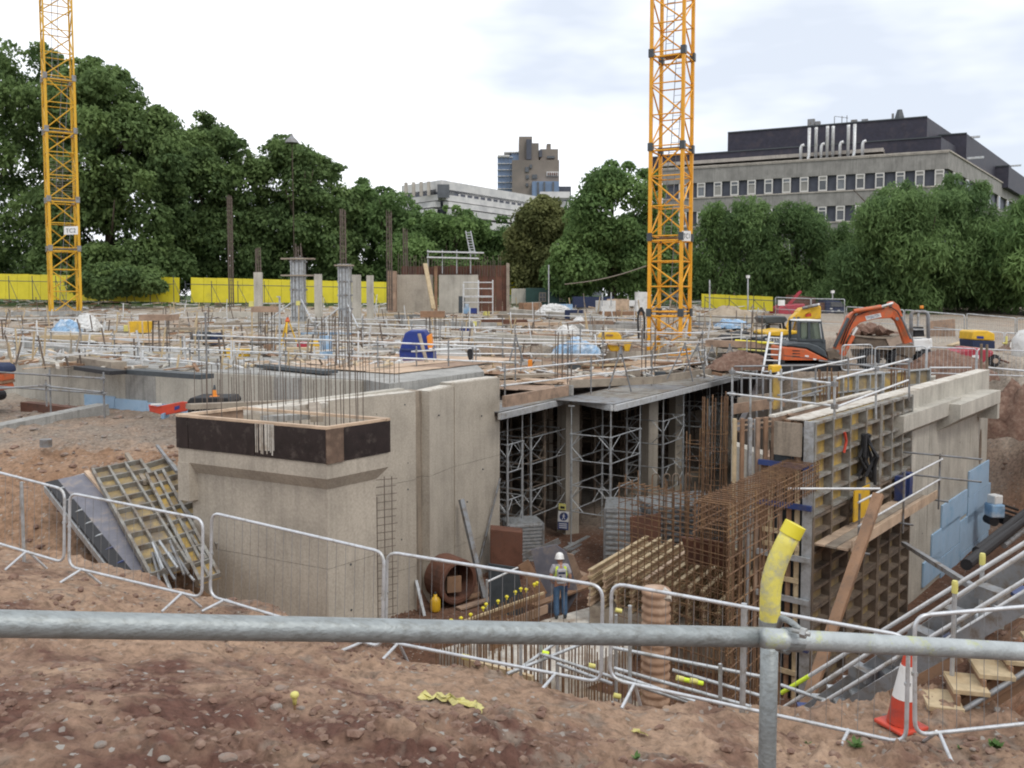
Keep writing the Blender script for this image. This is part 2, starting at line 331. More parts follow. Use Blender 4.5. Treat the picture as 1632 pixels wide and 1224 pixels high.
def base_height(X, Y):
    yb = np.interp(X, XB, YB); zb = np.interp(X, XB, ZB); off = np.interp(X, XB, OFF)
    t = np.clip((Y - .6) / (yb - .6), 0, 1)
    bank = -1.6 + (zb + 1.6) * (t ** .92) - .08 * np.clip(Y - yb, 0, 3)
    lip = yb + off
    # left side: hollow, slope, rubble terrace
    LF = np.interp(Y, [15, 16.5, 19.2, 20.6, 22.6, 27, 32, 34], [-6.2, -6.0, -4.35, -3.9, -3.72, -3.75, -3.95, -3.95])
    lw = np.clip((Y - lip) / 1.6, 0, 1)
    left = np.where(Y < lip, bank, np.where(Y < 15 + (lip - 12.5) * .4, bank * (1 - lw) + np.minimum(bank, -6.2) * lw, LF))
    left = np.where(Y > 40, site(Y), left)
    RF = np.interp(Y, [9, 12, 20, 28, 32], [-3.9, -3.5, -3.0, -2.85, -2.75])
    lw2 = np.clip((Y - lip) / 3, 0, 1)
    right = np.where(Y < lip, bank, bank * (1 - lw2) + RF * lw2)
    right = np.where(Y > 31, np.maximum(site(Y), -2.85), right)
    k = np.clip((X + 2) / 3, 0, 1)
    z = left * (1 - k) + right * k
    z = np.where(Y > 92, -.8 + np.clip((Y - 92) / 60, 0, 1) * .9, z)
    return z
def height(X, Y, detail=True):
    X = np.asarray(X, float); Y = np.asarray(Y, float)
    z = base_height(X, Y)
    rag = 0
    if detail:
        d0 = np.hypot(X, Y)
        rag = fbm(X * .8, Y * .8, 4, 5) * .5
    d = sdist(X, Y, POLY)
    slope = np.where(X > 5, 1.25, 1.9)
    inner = PIT + np.maximum(0, d) * slope * (1 + .18 * rag)
    pitmask = inner < z
    z2 = np.minimum(z, inner)
    if detail:
        near = np.clip(1 - (d0 - 3) / 60, .12, 1)
        rough = .2 + 1.15 * np.clip(fbm(X * .42 + 3, Y * .42, 3, 21) * 1.6 + .45 * np.clip((8.2 - Y - .4 * X) / 3, 0, 1) + .12, 0, 1)
        lump = fbm(X * 1.1, Y * 1.1, 3, 3) * .11 + fbm(X * 3.7, Y * 3.7, 4, 9) * .09 * rough
        r = fbm(X * 7.5, Y * 7.5, 3, 31); ridge = np.clip(r, 0, 1) ** 1.4
        lump = lump + ridge * .075 * rough
        rt = fbm(X * 17, Y * 17, 3, 77); lump = lump + rt * .016
        steep = np.where(pitmask & (d > .1), 1.9, 1)
        flat = np.where(d < 0, .25, 1)
        z2 = z2 + lump * steep * flat * np.clip(.55 + near, 0, 1.3)
        z2 = z2 + np.where(d > .3, 0, 0)
    return z2
def gz(x, y): return float(height(np.array([x]), np.array([y]))[0])
def ground_mesh():
    th = np.concatenate([np.linspace(-180, -42, 36)[:-1], np.linspace(-42, 42, 760), np.linspace(42, 180, 36)[1:-1]]) * math.pi / 180
    rr = np.concatenate([[.25, .7, 1.2, 1.7], np.geomspace(2.0, 34, 680), np.geomspace(34.3, 95, 110), np.geomspace(105, 4500, 26)])
    nt, nr = len(th), len(rr)
    T, RR = np.meshgrid(th, rr)
    X, Y = np.sin(T) * RR, np.cos(T) * RR
    Z = height(X.ravel(), Y.ravel()).reshape(X.shape)
    Z = np.where(Y < .3, -1.6 + 0 * Z, Z)
    me = bpy.data.meshes.new('ground')
    co = np.stack([X, Y, Z], -1).reshape(-1, 3)
    i = np.arange(nr - 1)[:, None] * nt + np.arange(nt)[None, :]; j = np.arange(nr - 1)[:, None] * nt + (np.arange(nt)[None, :] + 1) % nt
    q = np.stack([i, j, j + nt, i + nt], -1).reshape(-1, 4)[:, ::-1]
    n0 = len(co); co = np.vstack([co, [[0, 0, -1.6]]])
    tri = np.stack([np.arange(nt), np.full(nt, n0), (np.arange(nt) + 1) % nt], -1)[:, ::-1]
    me.vertices.add(len(co)); me.vertices.foreach_set('co', co.ravel())
    nl = q.size + tri.size; me.loops.add(nl); me.loops.foreach_set('vertex_index', np.concatenate([q.ravel(), tri.ravel()]).astype(np.int32))
    ls = np.concatenate([np.arange(len(q)) * 4, q.size + np.arange(len(tri)) * 3]).astype(np.int32)
    me.polygons.add(len(q) + len(tri)); me.polygons.foreach_set('loop_start', ls)
    me.update(calc_edges=True); me.validate(); me.shade_smooth()
    # soil colours: which earth lies where
    x, y, z = co[:, 0], co[:, 1], co[:, 2]
    pale = np.array([.36, .25, .175]); tan = np.array([.28, .187, .128]); red = np.array([.125, .066, .05]); grey = np.array([.225, .185, .148])
    pit_earth = np.array([.115, .06, .04]); grass = np.array([.05, .085, .025]); dust = np.array([.33, .29, .24])
    a = fbm(x * .45, y * .45, 5, 41); b = fbm(x * 1.6, y * 1.6, 5, 53); c_ = fbm(x * 5, y * 5, 4, 61)
    def mixc(A, B, t): t = np.clip(t, 0, 1)[:, None]; return A * (1 - t) + B * t
    col = mixc(np.tile(pale, (len(x), 1)), np.tile(tan, (len(x), 1)), .5 + a)
    nearl = np.clip((8.0 - y - .42 * (x + 1)) / 2.0, 0, 1)
    col = mixc(col, np.tile(red, (len(x), 1)), nearl * (.75 + 1.3 * b) + np.clip(b * 1.7 + c_ * .9 - .12, 0, 1) * .75)
    col = mixc(col, np.tile(grey, (len(x), 1)), np.clip(c_ * 2.0 + a - .55, 0, .7))
    terr = np.clip((y - 21) / 1.2, 0, 1) * (x < -2) * (y < 42)
    col = mixc(col, np.tile(grey, (len(x), 1)), terr * (.8 + .6 * b))
    slope_l = ((x < -2) & (y > 13) & (y < 21.5)).astype(float)
    col = mixc(col, np.tile(np.array([.25, .15, .09]), (len(x), 1)), slope_l * (.6 + .5 * b))
    dd = sdist(x, y, POLY)
    col = mixc(col, np.tile(pit_earth, (len(x), 1)), np.clip((-z - 7.4) / .9, 0, 1) * .9)  # pit floor earth, darker with depth
    bankr = ((dd > 0) & (z < -4.3) & (x > 3) & (z > -8.2)).astype(float)
    col = mixc(col, np.tile(np.array([.26, .125, .07]), (len(x), 1)), bankr * (.6 + .9 * b))
    far = np.clip((y - 31) / 4, 0, 1)
    col = mixc(col, np.tile(dust, (len(x), 1)), far * (.85 + .7 * a))
    col = mixc(col, np.tile(grass, (len(x), 1)), np.clip((y - 74) / 4 + b, 0, 1))
    ca = me.color_attributes.new('soil', 'FLOAT_COLOR', 'POINT')
    ca.data.foreach_set('color', np.hstack([np.clip(col, 0, 1), np.ones((len(x), 1))]).ravel())
    m, ns, ls_, bs = nm('site_soil')
    at = ns.new('ShaderNodeAttribute'); at.attribute_name = 'soil'; geo = ns.new('ShaderNodeNewGeometry')
    n1 = ns.new('ShaderNodeTexNoise'); n1.inputs['Scale'].default_value = 9; n1.inputs['Detail'].default_value = 9; n1.inputs['Roughness'].default_value = .72; ls_.new(geo.outputs['Position'], n1.inputs['Vector'])
    r1 = ramp(ns, [(.32, .5), (.5, 1.0), (.7, 1.4)]); ls_.new(n1.outputs[0], r1.inputs[0])
    mu = ns.new('ShaderNodeMix'); mu.data_type = 'RGBA'; mu.blend_type = 'MULTIPLY'; mu.inputs[0].default_value = 1
    ls_.new(at.outputs['Color'], mu.inputs[6]); ls_.new(r1.outputs[0], mu.inputs[7])
    vor = ns.new('ShaderNodeTexVoronoi'); vor.inputs['Scale'].default_value = 24; ls_.new(geo.outputs['Position'], vor.inputs['Vector'])
    r2 = ramp(ns, [(.86, 0), (.93, 1)]); ls_.new(vor.outputs['Color'], r2.inputs[0])
    m2 = ns.new('ShaderNodeMix'); m2.data_type = 'RGBA'; ls_.new(r2.outputs[0], m2.inputs[0]); ls_.new(mu.outputs[2], m2.inputs[6]); m2.inputs[7].default_value = (.33, .31, .28, 1)
    ls_.new(m2.outputs[2], bs.inputs['Base Color']); bs.inputs['Roughness'].default_value = .97; bs.inputs['Specular IOR Level'].default_value = .15
    n3 = ns.new('ShaderNodeTexNoise'); n3.inputs['Scale'].default_value = 26; n3.inputs['Detail'].default_value = 8; n3.inputs['Roughness'].default_value = .7; ls_.new(geo.outputs['Position'], n3.inputs['Vector'])
    bp = ns.new('ShaderNodeBump'); bp.inputs['Strength'].default_value = .7; bp.inputs['Distance'].default_value = .035; ls_.new(n3.outputs[0], bp.inputs['Height']); ls_.new(bp.outputs[0], bs.inputs['Normal'])
    me.materials.append(m)
    o = bpy.data.objects.new('ground', me); COL.objects.link(o); o['kind'] = 'structure'; o['label'] = 'churned reddish brown building site earth with excavated pit'
    return o
ground_mesh()
# loose stones and earth clods lying on the banks
def blob_template(seed, sub=1):
    t = (1 + 5 ** .5) / 2
    vs = [Vector(p).normalized() for p in [(-1,t,0),(1,t,0),(-1,-t,0),(1,-t,0),(0,-1,t),(0,1,t),(0,-1,-t),(0,1,-t),(t,0,-1),(t,0,1),(-t,0,-1),(-t,0,1)]]
    fs = [(0,11,5),(0,5,1),(0,1,7),(0,7,10),(0,10,11),(1,5,9),(5,11,4),(11,10,2),(10,7,6),(7,1,8),(3,9,4),(3,4,2),(3,2,6),(3,6,8),(3,8,9),(4,9,5),(2,4,11),(6,2,10),(8,6,7),(9,8,1)]
    rn = random.Random(seed)
    vs = [v * rn.uniform(.72, 1.2) for v in vs]
    return [tuple(v) for v in vs], fs
def scatter(name, label, m, n, area, smin, smax, seed, power=2.6, flat=.6, keep=None):
    rn = random.Random(seed); T = [blob_template(i + seed) for i in range(6)]; b = MB()
    pts = []
    while len(pts) < n:
        x0, x1, y0, y1 = area; y = rn.uniform(y0, y1); x = rn.uniform(x0, x1) * (y / y1 if y0 < 6 else 1)
        if keep and not keep(x, y, rn): continue
        pts.append((x, y))
    X = np.array([p[0] for p in pts]); Y = np.array([p[1] for p in pts]); Z = height(X, Y)
    for x, y, z in zip(X, Y, Z):
        s = smin + (smax - smin) * rn.random() ** power; vs, fs = rn.choice(T); a = rn.uniform(0, 6.28); c, sn = math.cos(a), math.sin(a)
        sx, sy, sz = s * rn.uniform(.7, 1.3), s * rn.uniform(.7, 1.3), s * flat * rn.uniform(.7, 1.2)
        b.add([(x + (v[0]*sx*c - v[1]*sy*sn), y + (v[0]*sx*sn + v[1]*sy*c), z + v[2]*sz + sz * .15) for v in vs], fs)
    return b.build(name, m, kind='stuff', label=label)
near_bank = lambda x, y, rn: y < np.interp(x, XB, YB) + .5 and abs(x) < y * .72 + 1
patchy = lambda x, y, rn: near_bank(x, y, rn) and float(fbm(np.array([x * .5]), np.array([y * .5]), 3, 91)[0]) + rn.uniform(-.3, .3) > .05
scatter('gravel', 'small grey stones strewn over the near earth bank', M['stone'], 620, (-9, 9, 2.6, 12), .006, .024, 3, 2.4, keep=patchy)
scatter('earth_clods', 'red brown clods of earth on the near bank', M['clod'], 3200, (-9, 9, 2.6, 12.6), .012, .065, 5, 2.6, keep=lambda x, y, rn: near_bank(x, y, rn) and float(fbm(np.array([x * .7]), np.array([y * .7]), 3, 12)[0]) + rn.uniform(-.35, .35) + (.25 if y < 6 else 0) > .08)
scatter('rubble', 'broken concrete and stones on the far left terrace', M['stone'], 700, (-19, -3, 20, 31), .03, .14, 8, 2.5)
scatter('bank_rubble', 'stones and clods on the right hand bank beside the stair', M['stone'], 420, (4.5, 12, 7.5, 18), .015, .07, 9, 2.2)
scatter('bank_clods', 'brown clods on the right bank', M['clod'], 600, (4, 20, 8, 34), .03, .16, 11, 2.5)
scatter('slope_clods', 'brown clods on the left slope', M['clod'], 420, (-14, -3, 14.5, 22), .03, .11, 12, 2.4)
big = [(160,1188,.10),(208,1092,.07),(325,1080,.075),(75,1103,.07),(110,1103,.06),(235,1160,.05),(290,1165,.05),(372,1103,.06),(448,1098,.12),(440,1128,.14),(480,1130,.09),(362,1210,.14),(520,1145,.07),(560,1170,.06),(612,1128,.05),(635,1142,.05),(576,1165,.07),(722,1185,.06),(755,1030,.04),(425,1145,.06),(30,1000,.05),(500,1210,.09),(262,1210,.09),(690,1195,.06),(1410,1140,.06),(1550,1195,.07),(1440,1180,.06)]
STL = ['pale stone alone near the bottom edge, left part of the bank', 'grey stone a little below the thick foreground tube, left part', 'pair mate stone below a brown lump, left of centre', 'leftmost grey stone of the bank', 'second stone from the left, beside a pale one', 'small pale stone amid red soil, lower left', 'small stone just left of the red clod patch', 'rounded stone left of the capped pin by a hand width',
 'large grey stone directly behind the yellow capped pin', 'largest flat stone at the foot of the yellow capped pin', 'pale stone to the right of the capped pin foot', 'wide stone on the bottom edge, left of centre', 'grey stone lower right of the capped pin', 'small stone on reddish earth right of the capped pin', 'stone left of the crumpled yellow film', 'second stone left of the crumpled yellow film', 'small stone below the crumpled yellow film', 'stone lowest below the yellow film end', 'small stone peeping out under the thick tube near the centre', 'tiny pale stone left of the yellow capped pin', 'small grey stone close under the thick tube at far left', 'stone on the bottom edge right of the widest one', 'stone on the bottom edge left of the widest one', 'stone on the lower bank near the picture middle', 'pale stone just left of the traffic cone foot', 'stone near the bottom edge in the right corner', 'pale stone between the cone and the last barrier foot']
for k, (px, py, s) in enumerate(big):
    Y = 6.0
    for _ in range(14):
        p = P(px, py, Y); z = gz(p.x, p.y); Y = Y * (z / p.z) ** .5 if p.z < 0 else Y
    p = P(px, py, Y)
    s *= .62; vs, fs = blob_template(400 + k); b = MB(); rn = random.Random(k)
    b.add([(p.x + v[0]*s*.95, p.y + v[1]*s*.8, gz(p.x, p.y) + v[2]*s*.5 + s*.08) for v in vs], fs)
    o = b.build('stone', M['stone'])
    sm = o.modifiers.new('round', 'SUBSURF'); sm.levels = sm.render_levels = 1
    tag(o, STL[k], 'stone', 'larger stones on the near bank')
# ------------------------------------------------------------------ concrete pier with shuttered head (left foreground)
def V2(p): return Vector((p[0], p[1]))
def off_poly(pts, d):
    """inset (d>0) a ccw plan polygon"""
    n = len(pts); out = []
    for i in range(n):
        p0, p1, p2 = V2(pts[i-1]), V2(pts[i]), V2(pts[(i+1) % n])
        e1, e2 = (p1-p0).normalized(), (p2-p1).normalized()
        n1, n2 = Vector((-e1.y, e1.x)), Vector((-e2.y, e2.x)); b = (n1+n2); b = b / b.dot(n1)
        out.append(tuple(p1 + b * d))
    return out
zt = -2.3
N_, L_, R_ = G(520, 683, zt), G(280, 662, zt), G(622, 668, zt)
B_ = L_ + (R_ - N_)
ring = [(L_.x, L_.y), (N_.x, N_.y), (R_.x, R_.y), (B_.x, B_.y)]
pier = thing('concrete_pier', 'massive buff concrete pier with dark shuttered head behind the pedestrian barriers', 'concrete pier', (N_.x, N_.y, PIT))
inn = off_poly(ring, .17)
band = MB().prism(off_poly(ring, .02), -3.2, -2.93)
for i in range(4):                                                     # sloping soffit down to the shaft
    a, b = off_poly(ring, .02)[i], off_poly(ring, .02)[(i+1) % 4]; c, d = inn[(i+1) % 4], inn[i]
    band.add([(*a, -3.2), (*b, -3.2), (*c, -3.42), (*d, -3.42)], [(0, 3, 2, 1)])
band.build('corbel_band', M['concrete'], pier)
inn2 = off_poly(ring, .175)
MB().prism(off_poly(ring, .19), -10.2, -3.1).build('shaft_core', M['concrete_dirty'], pier)
for z0_, z1_ in ((-10.2, -7.31), (-7.3, -4.87), (-4.86, -3.1)): MB().prism(inn2, z0_, z1_).build('shaft_lift', M['concrete'], pier)
nl = (V2(N_) - V2(L_)).normalized(); nr_ = (V2(R_) - V2(N_)).normalized(); bl = (V2(B_) - V2(L_)).normalized()
q = MB(); a0 = V2(L_) + nl * .02; q.prism([tuple(a0), tuple(a0 + nl * .3), tuple(a0 + nl * .3 + bl * .5), tuple(a0 + bl * .5)], -3.95, -3.201)
q.build('corbel_leg', M['concrete'], pier)
# shutter boards of the head, each a board of its own
def face_board(A, B, s0, s1, z0, z1, m, th, nrm, name, par, label=None, out=.0):
    e = (V2(B) - V2(A)); Lh = e.length; e.normalize(); p0 = V2(A) + e * (s0 * Lh) + nrm * out; p1 = V2(A) + e * (s1 * Lh) + nrm * out
    return MB().prism([tuple(p0), tuple(p1), tuple(p1 - nrm * th), tuple(p0 - nrm * th)], z0, z1).build(name, m, par, label)
nL = Vector((nl.y, -nl.x)); nR = Vector((nr_.y, -nr_.x)); nB = -nL
face_board(L_, N_, .0, .085, -2.92, -2.32, M['film_ply_and_shade'], .03, nL, 'shutter_board', pier, 'narrow black end board')
face_board(L_, N_, .09, .545, -2.92, -2.32, M['film_ply_and_shade'], .03, nL, 'shutter_board', pier)
face_board(L_, N_, .55, .995, -2.92, -2.32, M['film_ply_and_shade'], .03, nL, 'shutter_board', pier)
face_board(N_, R_, .0, .25, -2.93, -2.32, M['corner_ply'], .04, nR, 'corner_plate', pier, 'brown stained corner board', .012)
face_board(N_, R_, .26, 1.0, -2.92, -2.32, M['film_ply_and_shade'], .03, nR, 'shutter_board', pier)
face_board(B_, L_, .02, .98, -2.92, -2.34, M['ply_dirty'], .03, -nl, 'shutter_board', pier)
for A, B, nn in ((L_, N_, nL), (N_, R_, nR), (R_, B_, nB), (B_, L_, -nl)):
    a, b = V2(A) - nn * .05, V2(B) - nn * .05
    plank('rim_batten', (*a, -2.30), (*b, -2.30), .10, .05, M['ply'], pier)
# inner lining and concrete fill seen from above
MB().prism(off_poly(ring, .10), -2.95, -2.62).build('concrete_fill', M['cap'], pier)
# cement spill running down the boards
m_sp = M['cap']; rn = random.Random(4)
for k in range(11):
    s = .555 + k * .0115 + rn.uniform(-.003, .003); w = rn.uniform(.004, .010); z0 = -2.9 + rn.uniform(0, .12)
    face_board(L_, N_, s, s + w, z0, -2.31, m_sp, .01, nL, 'cement_run', pier, None, .006)
# tie holes: small dark plugs
def tie(par, pt, nrm, r=.022):
    p = Vector(pt); n = Vector((nrm[0], nrm[1], 0)); return rod('tie_hole', p - n * .02, p + n * .006, r, M['charcoal'], par)
shN, shL, shR = inn2[1], inn2[0], inn2[2]
for s, z in ((.28, -6.1), (.55, -6.15), (.80, -6.0), (.36, -6.3), (.12, -5.0), (.5, -7.2)):
    p = V2(shL).lerp(V2(shN), s); tie(pier, (p.x, p.y, z), nL)
for s, z in ((.45, -4.9), (.45, -5.75), (.45, -7)):
    p = V2(shN).lerp(V2(shR), s); tie(pier, (p.x, p.y, z), nR)
# ------------------------------------------------------------------ long wall behind the pier
wp = [G(508, 641, WT), G(662, 625, WT), G(680, 622.5, WT), G(720, 615, WT - .02), G(792, 604, WT)]
wall = thing('concrete_wall', 'long cast concrete retaining wall between the pier and the steel shoring', 'concrete wall', (wp[1].x, wp[1].y, PIT))
def wall_seg(a, b, th, z0, z1, m, name, par, label=None, push=0):
    a, b = V2(a), V2(b); e = (b - a).normalized(); n = Vector((e.y, -e.x)); a = a + n * push; b = b + n * push
    if z1 - z0 > 5 and par is wall:
        for j, (q0, q1) in enumerate(((z0, -7.4), (-7.39, -5.0), (-4.99, z1))):
            MB().prism([tuple(a + n * .003 * j), tuple(b + n * .003 * j), tuple(b - n * th), tuple(a - n * th)], q0, q1).build(name, m, par, label)
        return
    return MB().prism([tuple(a), tuple(b), tuple(b - n * th), tuple(a - n * th)], z0, z1).build(name, m, par, label)
wa0 = V2(wp[1]) + (V2(wp[0]) - V2(wp[1])).normalized() * 6.2
wall_seg((wa0.x, wa0.y), wp[1], .45, -10, WT, M['concrete'], 'wall_panel', wall)
wall_seg(V2(wp[1]), V2(wp[2]) , .45, -10, WT - .004, M['concrete_dirty'], 'pilaster', wall, 'brown stained narrow strip between the wall panels', -.16)
e_ = (V2(wp[4]) - V2(wp[2])).normalized()
wall_seg(wp[2], wp[3], .5, -10, WT - .03, M['concrete'], 'wall_panel', wall, None, .07)
wall_seg(V2(wp[3]) + e_ * .004, wp[4], .55, -10, WT + .05, M['concrete'], 'wall_panel', wall, None, .1)
for a, b, z in ((wp[1], wa0, WT), (wp[2], wp[3], WT - .03), (wp[3], wp[4], WT + .05)):
    a, b = V2(a), V2(b); e = (b - a).normalized(); n = Vector((e.y, -e.x)); n = n if n.y < 0 or n.x > 0 else -n
    plank('chalky_edge', (*(a - n * .2), z + .012), (*(b - n * .2), z + .012), .40, .016, M['cap'], wall)
n2 = Vector((e_.y, -e_.x))
for px, py in ((645, 645), (650, 738), (650, 780), (700, 662), (768, 663), (770, 748), (745, 800), (640, 860), (600, 660)):
    seg = (V2(wp[1]), (V2(wp[1]) - V2(wa0)).normalized()) if px < 660 else (V2(wp[2]), e_)
    r = ray(px, py); n = Vector((seg[1].y, -seg[1].x)); pp = seg[0] + n * (0 if px < 660 else (.07 if px < 720 else .1))
    t = pp.dot(n) / (r.x * n.x + r.y * n.y); h = r * t
    tie(wall, h, n, .025)
# ------------------------------------------------------------------ slab on the left with its edge wall
SL = -2.42
slab_front = [(-26, 41), (-15.8, 31.4), (-9.2, 27.9), (-4.3, 25.4)]
slab = thing('ground_slab', 'broad grey concrete slab with upstand wall on the left of the site', 'concrete slab', (-10, 30, -4))
MB().prism(slab_front + [(-3.4, 24.2), (-.9, 28.2), (-1.6, 34), (-2.5, 43), (-26, 43)], SL - .35, SL).build('slab_deck', M['concrete_grey'], slab)
for i in range(3):
    a, b = V2(slab_front[i]), V2(slab_front[i+1]); n = 5 if i else 6
    for k in range(n):
        p, q_ = a.lerp(b, k / n), a.lerp(b, (k + 1) / n); e = (q_ - p).normalized() * .006
        wall_seg(p + e, q_ - e, .3, -5.4, SL - .03, M['concrete_light'] if k % 4 != 2 else M['concrete_grey'], 'upstand_panel', slab, None, .12)
# dark ledges and boards along the slab edge
def slab_pt(px, py, z): return G(px, py, z)
for (x0, y0, x1, y1, m, h) in ((130, 586, 188, 594, 'black', .12), (212, 592, 330, 600, 'charcoal', .14), (420, 583, 528, 593, 'charcoal', .1), (30, 548, 118, 558, 'concrete_grey', .3), (100, 570, 190, 584, 'timber_grey', .3)):
    a, b = G(x0, y0, SL + .1), G(x1, y1, SL + .1)
    tag(MB().beam(a, b, .5, h).build('edge_board', M[m]), {130: 'black board lying on the slab edge at far left', 212: 'long charcoal board on the left slab edge above the blue strip', 420: 'dark strip board on the slab edge behind the starter bars', 30: 'grey concrete kerb block on the far left slab edge', 100: 'grey timber sole board stepping down the far left slab edge'}[x0], 'board', 'boards on the left slab edge')
st = thing('insulation_strip', 'pale blue insulation strip along the foot of the slab wall', 'insulation board', (-12, 29, -4))
a, b = V2(slab_front[1]).lerp(V2(slab_front[2]), .12), V2(slab_front[1]).lerp(V2(slab_front[2]), .98)
for k in range(4):
    p, q_ = a.lerp(b, k / 4), a.lerp(b, (k + 1) / 4); e = (q_ - p).normalized() * .01
    wall_seg(p + e, q_ - e, .05, -4.3, -3.45 - .06 * k, M['board_blue'], 'board', st, None, .19)
# concrete beam at the far left in front of the slab, with rusty dark hole behind it
tag(MB().beam(P(-40, 694, 24), P(165, 652, 27.5), .55, .35).build('ground_beam', M['concrete_grey']), 'low pale concrete kerb beam on the far left terrace', 'concrete beam')
tag(MB().beam(P(40, 652, 29), P(125, 662, 27.4), .3, .5).build('trench_sheet', M['rust']), 'rusty dark steel sheet lying beyond the low concrete beam', 'steel sheet')
# ------------------------------------------------------------------ shored deck in the middle
dk = [G(793, 657, DZ), G(910, 631, DZ), G(978, 644, DZ), G(1200, 591, DZ)]
deck = thing('shored_deck', 'temporary steel and plywood deck carried on shoring towers above the pit', 'temporary deck', (dk[2].x, dk[2].y, PIT))
uA = (V2(dk[3]) - V2(dk[2])).normalized(); uB = Vector((-uA.y, uA.x))
back = [(16, 50), (-2.4, 50), (-1.5, 34), (-.9, 27.6)]
MB().prism([tuple(V2(p)) for p in dk] + [(13.5, 44)] + back, DZ - .12, DZ - .02).build('soffit_sheet', M['film_ply_and_shade'], deck)  # soffit coloured near black to deepen the shade below
# steel deck tables along the front edge
def strip_tables(a, b, depth, n, par):
    a, b = V2(a), V2(b); e = (b - a).normalized(); nn = Vector((-e.y, e.x))
    for k in range(n):
        p, q_ = a.lerp(b, k / n) + e * .012, a.lerp(b, (k + 1) / n) - e * .012
        MB().prism([tuple(p), tuple(q_), tuple(q_ + nn * depth), tuple(p + nn * depth)], DZ - .015, DZ + random.uniform(0, .012)).build('deck_table', M['shutter_steel'] if k % 3 else M['galv_dark'], par)
strip_tables(dk[2], dk[3], 2.3, 9, deck)
strip_tables(dk[0], dk[1], 1.5, 3, deck)
for a, b in ((dk[0], dk[1]), (dk[2], dk[3]), (dk[1], dk[2])):
    e = (V2(b) - V2(a)).normalized(); n = Vector((e.y, -e.x)) * .06
    plank('edge_beam', (a.x + n.x, a.y + n.y, DZ - .13), (b.x + n.x, b.y + n.y, DZ - .13), .10, .2, M['rail'], deck)
# plywood sheets
PZ = -3.32
rn = random.Random(8)
pl = thing('plywood_floor', 'salmon and buff plywood sheets laid over the middle deck', 'plywood floor', (5, 38, PZ))
def in_tri(p, poly):
    return sdist(np.array([p[0]]), np.array([p[1]]), np.array(poly))[0] < 0
o0 = V2(dk[2]) + uB * 2.35
field = [tuple(o0 - uA * 1.4), tuple(o0 + uA * 15.5), (13, 47.5), (-1.9, 47.5), (-1.1, 34), (-.3, 29.6)]
c = 0
for i in range(-8, 16):
    for j in range(-9, 16):
        p = o0 + uA * (i * 2.44 + .9) + uB * (j * 1.22 + .61)
        if not in_tri(p, field): continue
        a = math.atan2(uA.y, uA.x) + rn.uniform(-.03, .03)
        m = M['ply'] if rn.random() < .62 else (M['ply_dirty'] if rn.random() < .5 else M['timber_red'])
        MB().box((p.x, p.y, PZ + rn.uniform(-.012, .012) + (.03 if rn.random() < .15 else 0)), (2.41, 1.195, .02), a).build('plywood_sheet', m, pl); c += 1
# second plywood field on the left slab (pale ply beyond the starter bars)
pl2 = thing('plywood_floor', 'strip of pale plywood sheets on the slab behind the starter bars', 'plywood floor', (-5, 28, SL))
a, b = G(415, 582, SL + .03), G(640, 596, SL + .03); e = (V2(b) - V2(a)).normalized(); nn = Vector((-e.y, e.x)); Lh = (V2(b) - V2(a)).length
for k in range(int(Lh / 1.22)):
    for j in range(3):
        p = V2(a) + e * (k * 1.22 + .6) + nn * (j * 2.44 + 1.2)
        MB().box((p.x, p.y, SL + .03 + rn.uniform(0, .03)), (1.2, 2.42, .02), math.atan2(e.y, e.x) + rn.uniform(-.04, .04)).build('plywood_sheet', rn.choice([M['ply'], M['ply'], M['ply_dirty']]), pl2)
# edge boards round the plywood
for (x0, y0, x1, y1, w_, m, lab) in ((908, 612, 1040, 606, .28, 'timber_grey', 'grey toe board along the near edge of the plywood'), (1040, 606, 1230, 578, .28, 'timber_grey', 'long toe board beside the steel deck tables'), (803, 640, 905, 622, .34, 'ply_dirty', 'dirty plywood upstand beside the concrete wall end'), (884, 622, 914, 622, .34, 'concrete_grey', 'short grey concrete kick at the deck notch'), (954, 572, 1148, 560, .55, 'concrete_light', 'pale concrete upstand beyond the plywood')):
    zz = PZ + .16
    p, q_ = G(x0, y0, zz), G(x1, y1, zz)
    tag(MB().beam(p, q_, .12, w_).build('toe_board', M[m]), lab, 'edge board', 'boards around the deck')
# concrete columns under the deck
for px, w_, yb, lab in ((906, .58, 31.6, 'thick square concrete column carrying the blue safety sign'), (1036, .45, 34, 'slim concrete column under the deck right of the notch'), (1078, .45, 38.5, 'farther slim concrete column under the deck'), (868, .5, 36, 'concrete column deep in the shade behind the sign column')):
    p = P(px, 640, yb)
    tag(MB().box((p.x, p.y, (PIT - .3 + DZ - .14) / 2), (w_, w_, DZ - .14 - PIT + .3), R(30)).build('concrete_column', M['concrete']), lab, 'column', 'concrete columns under the deck')
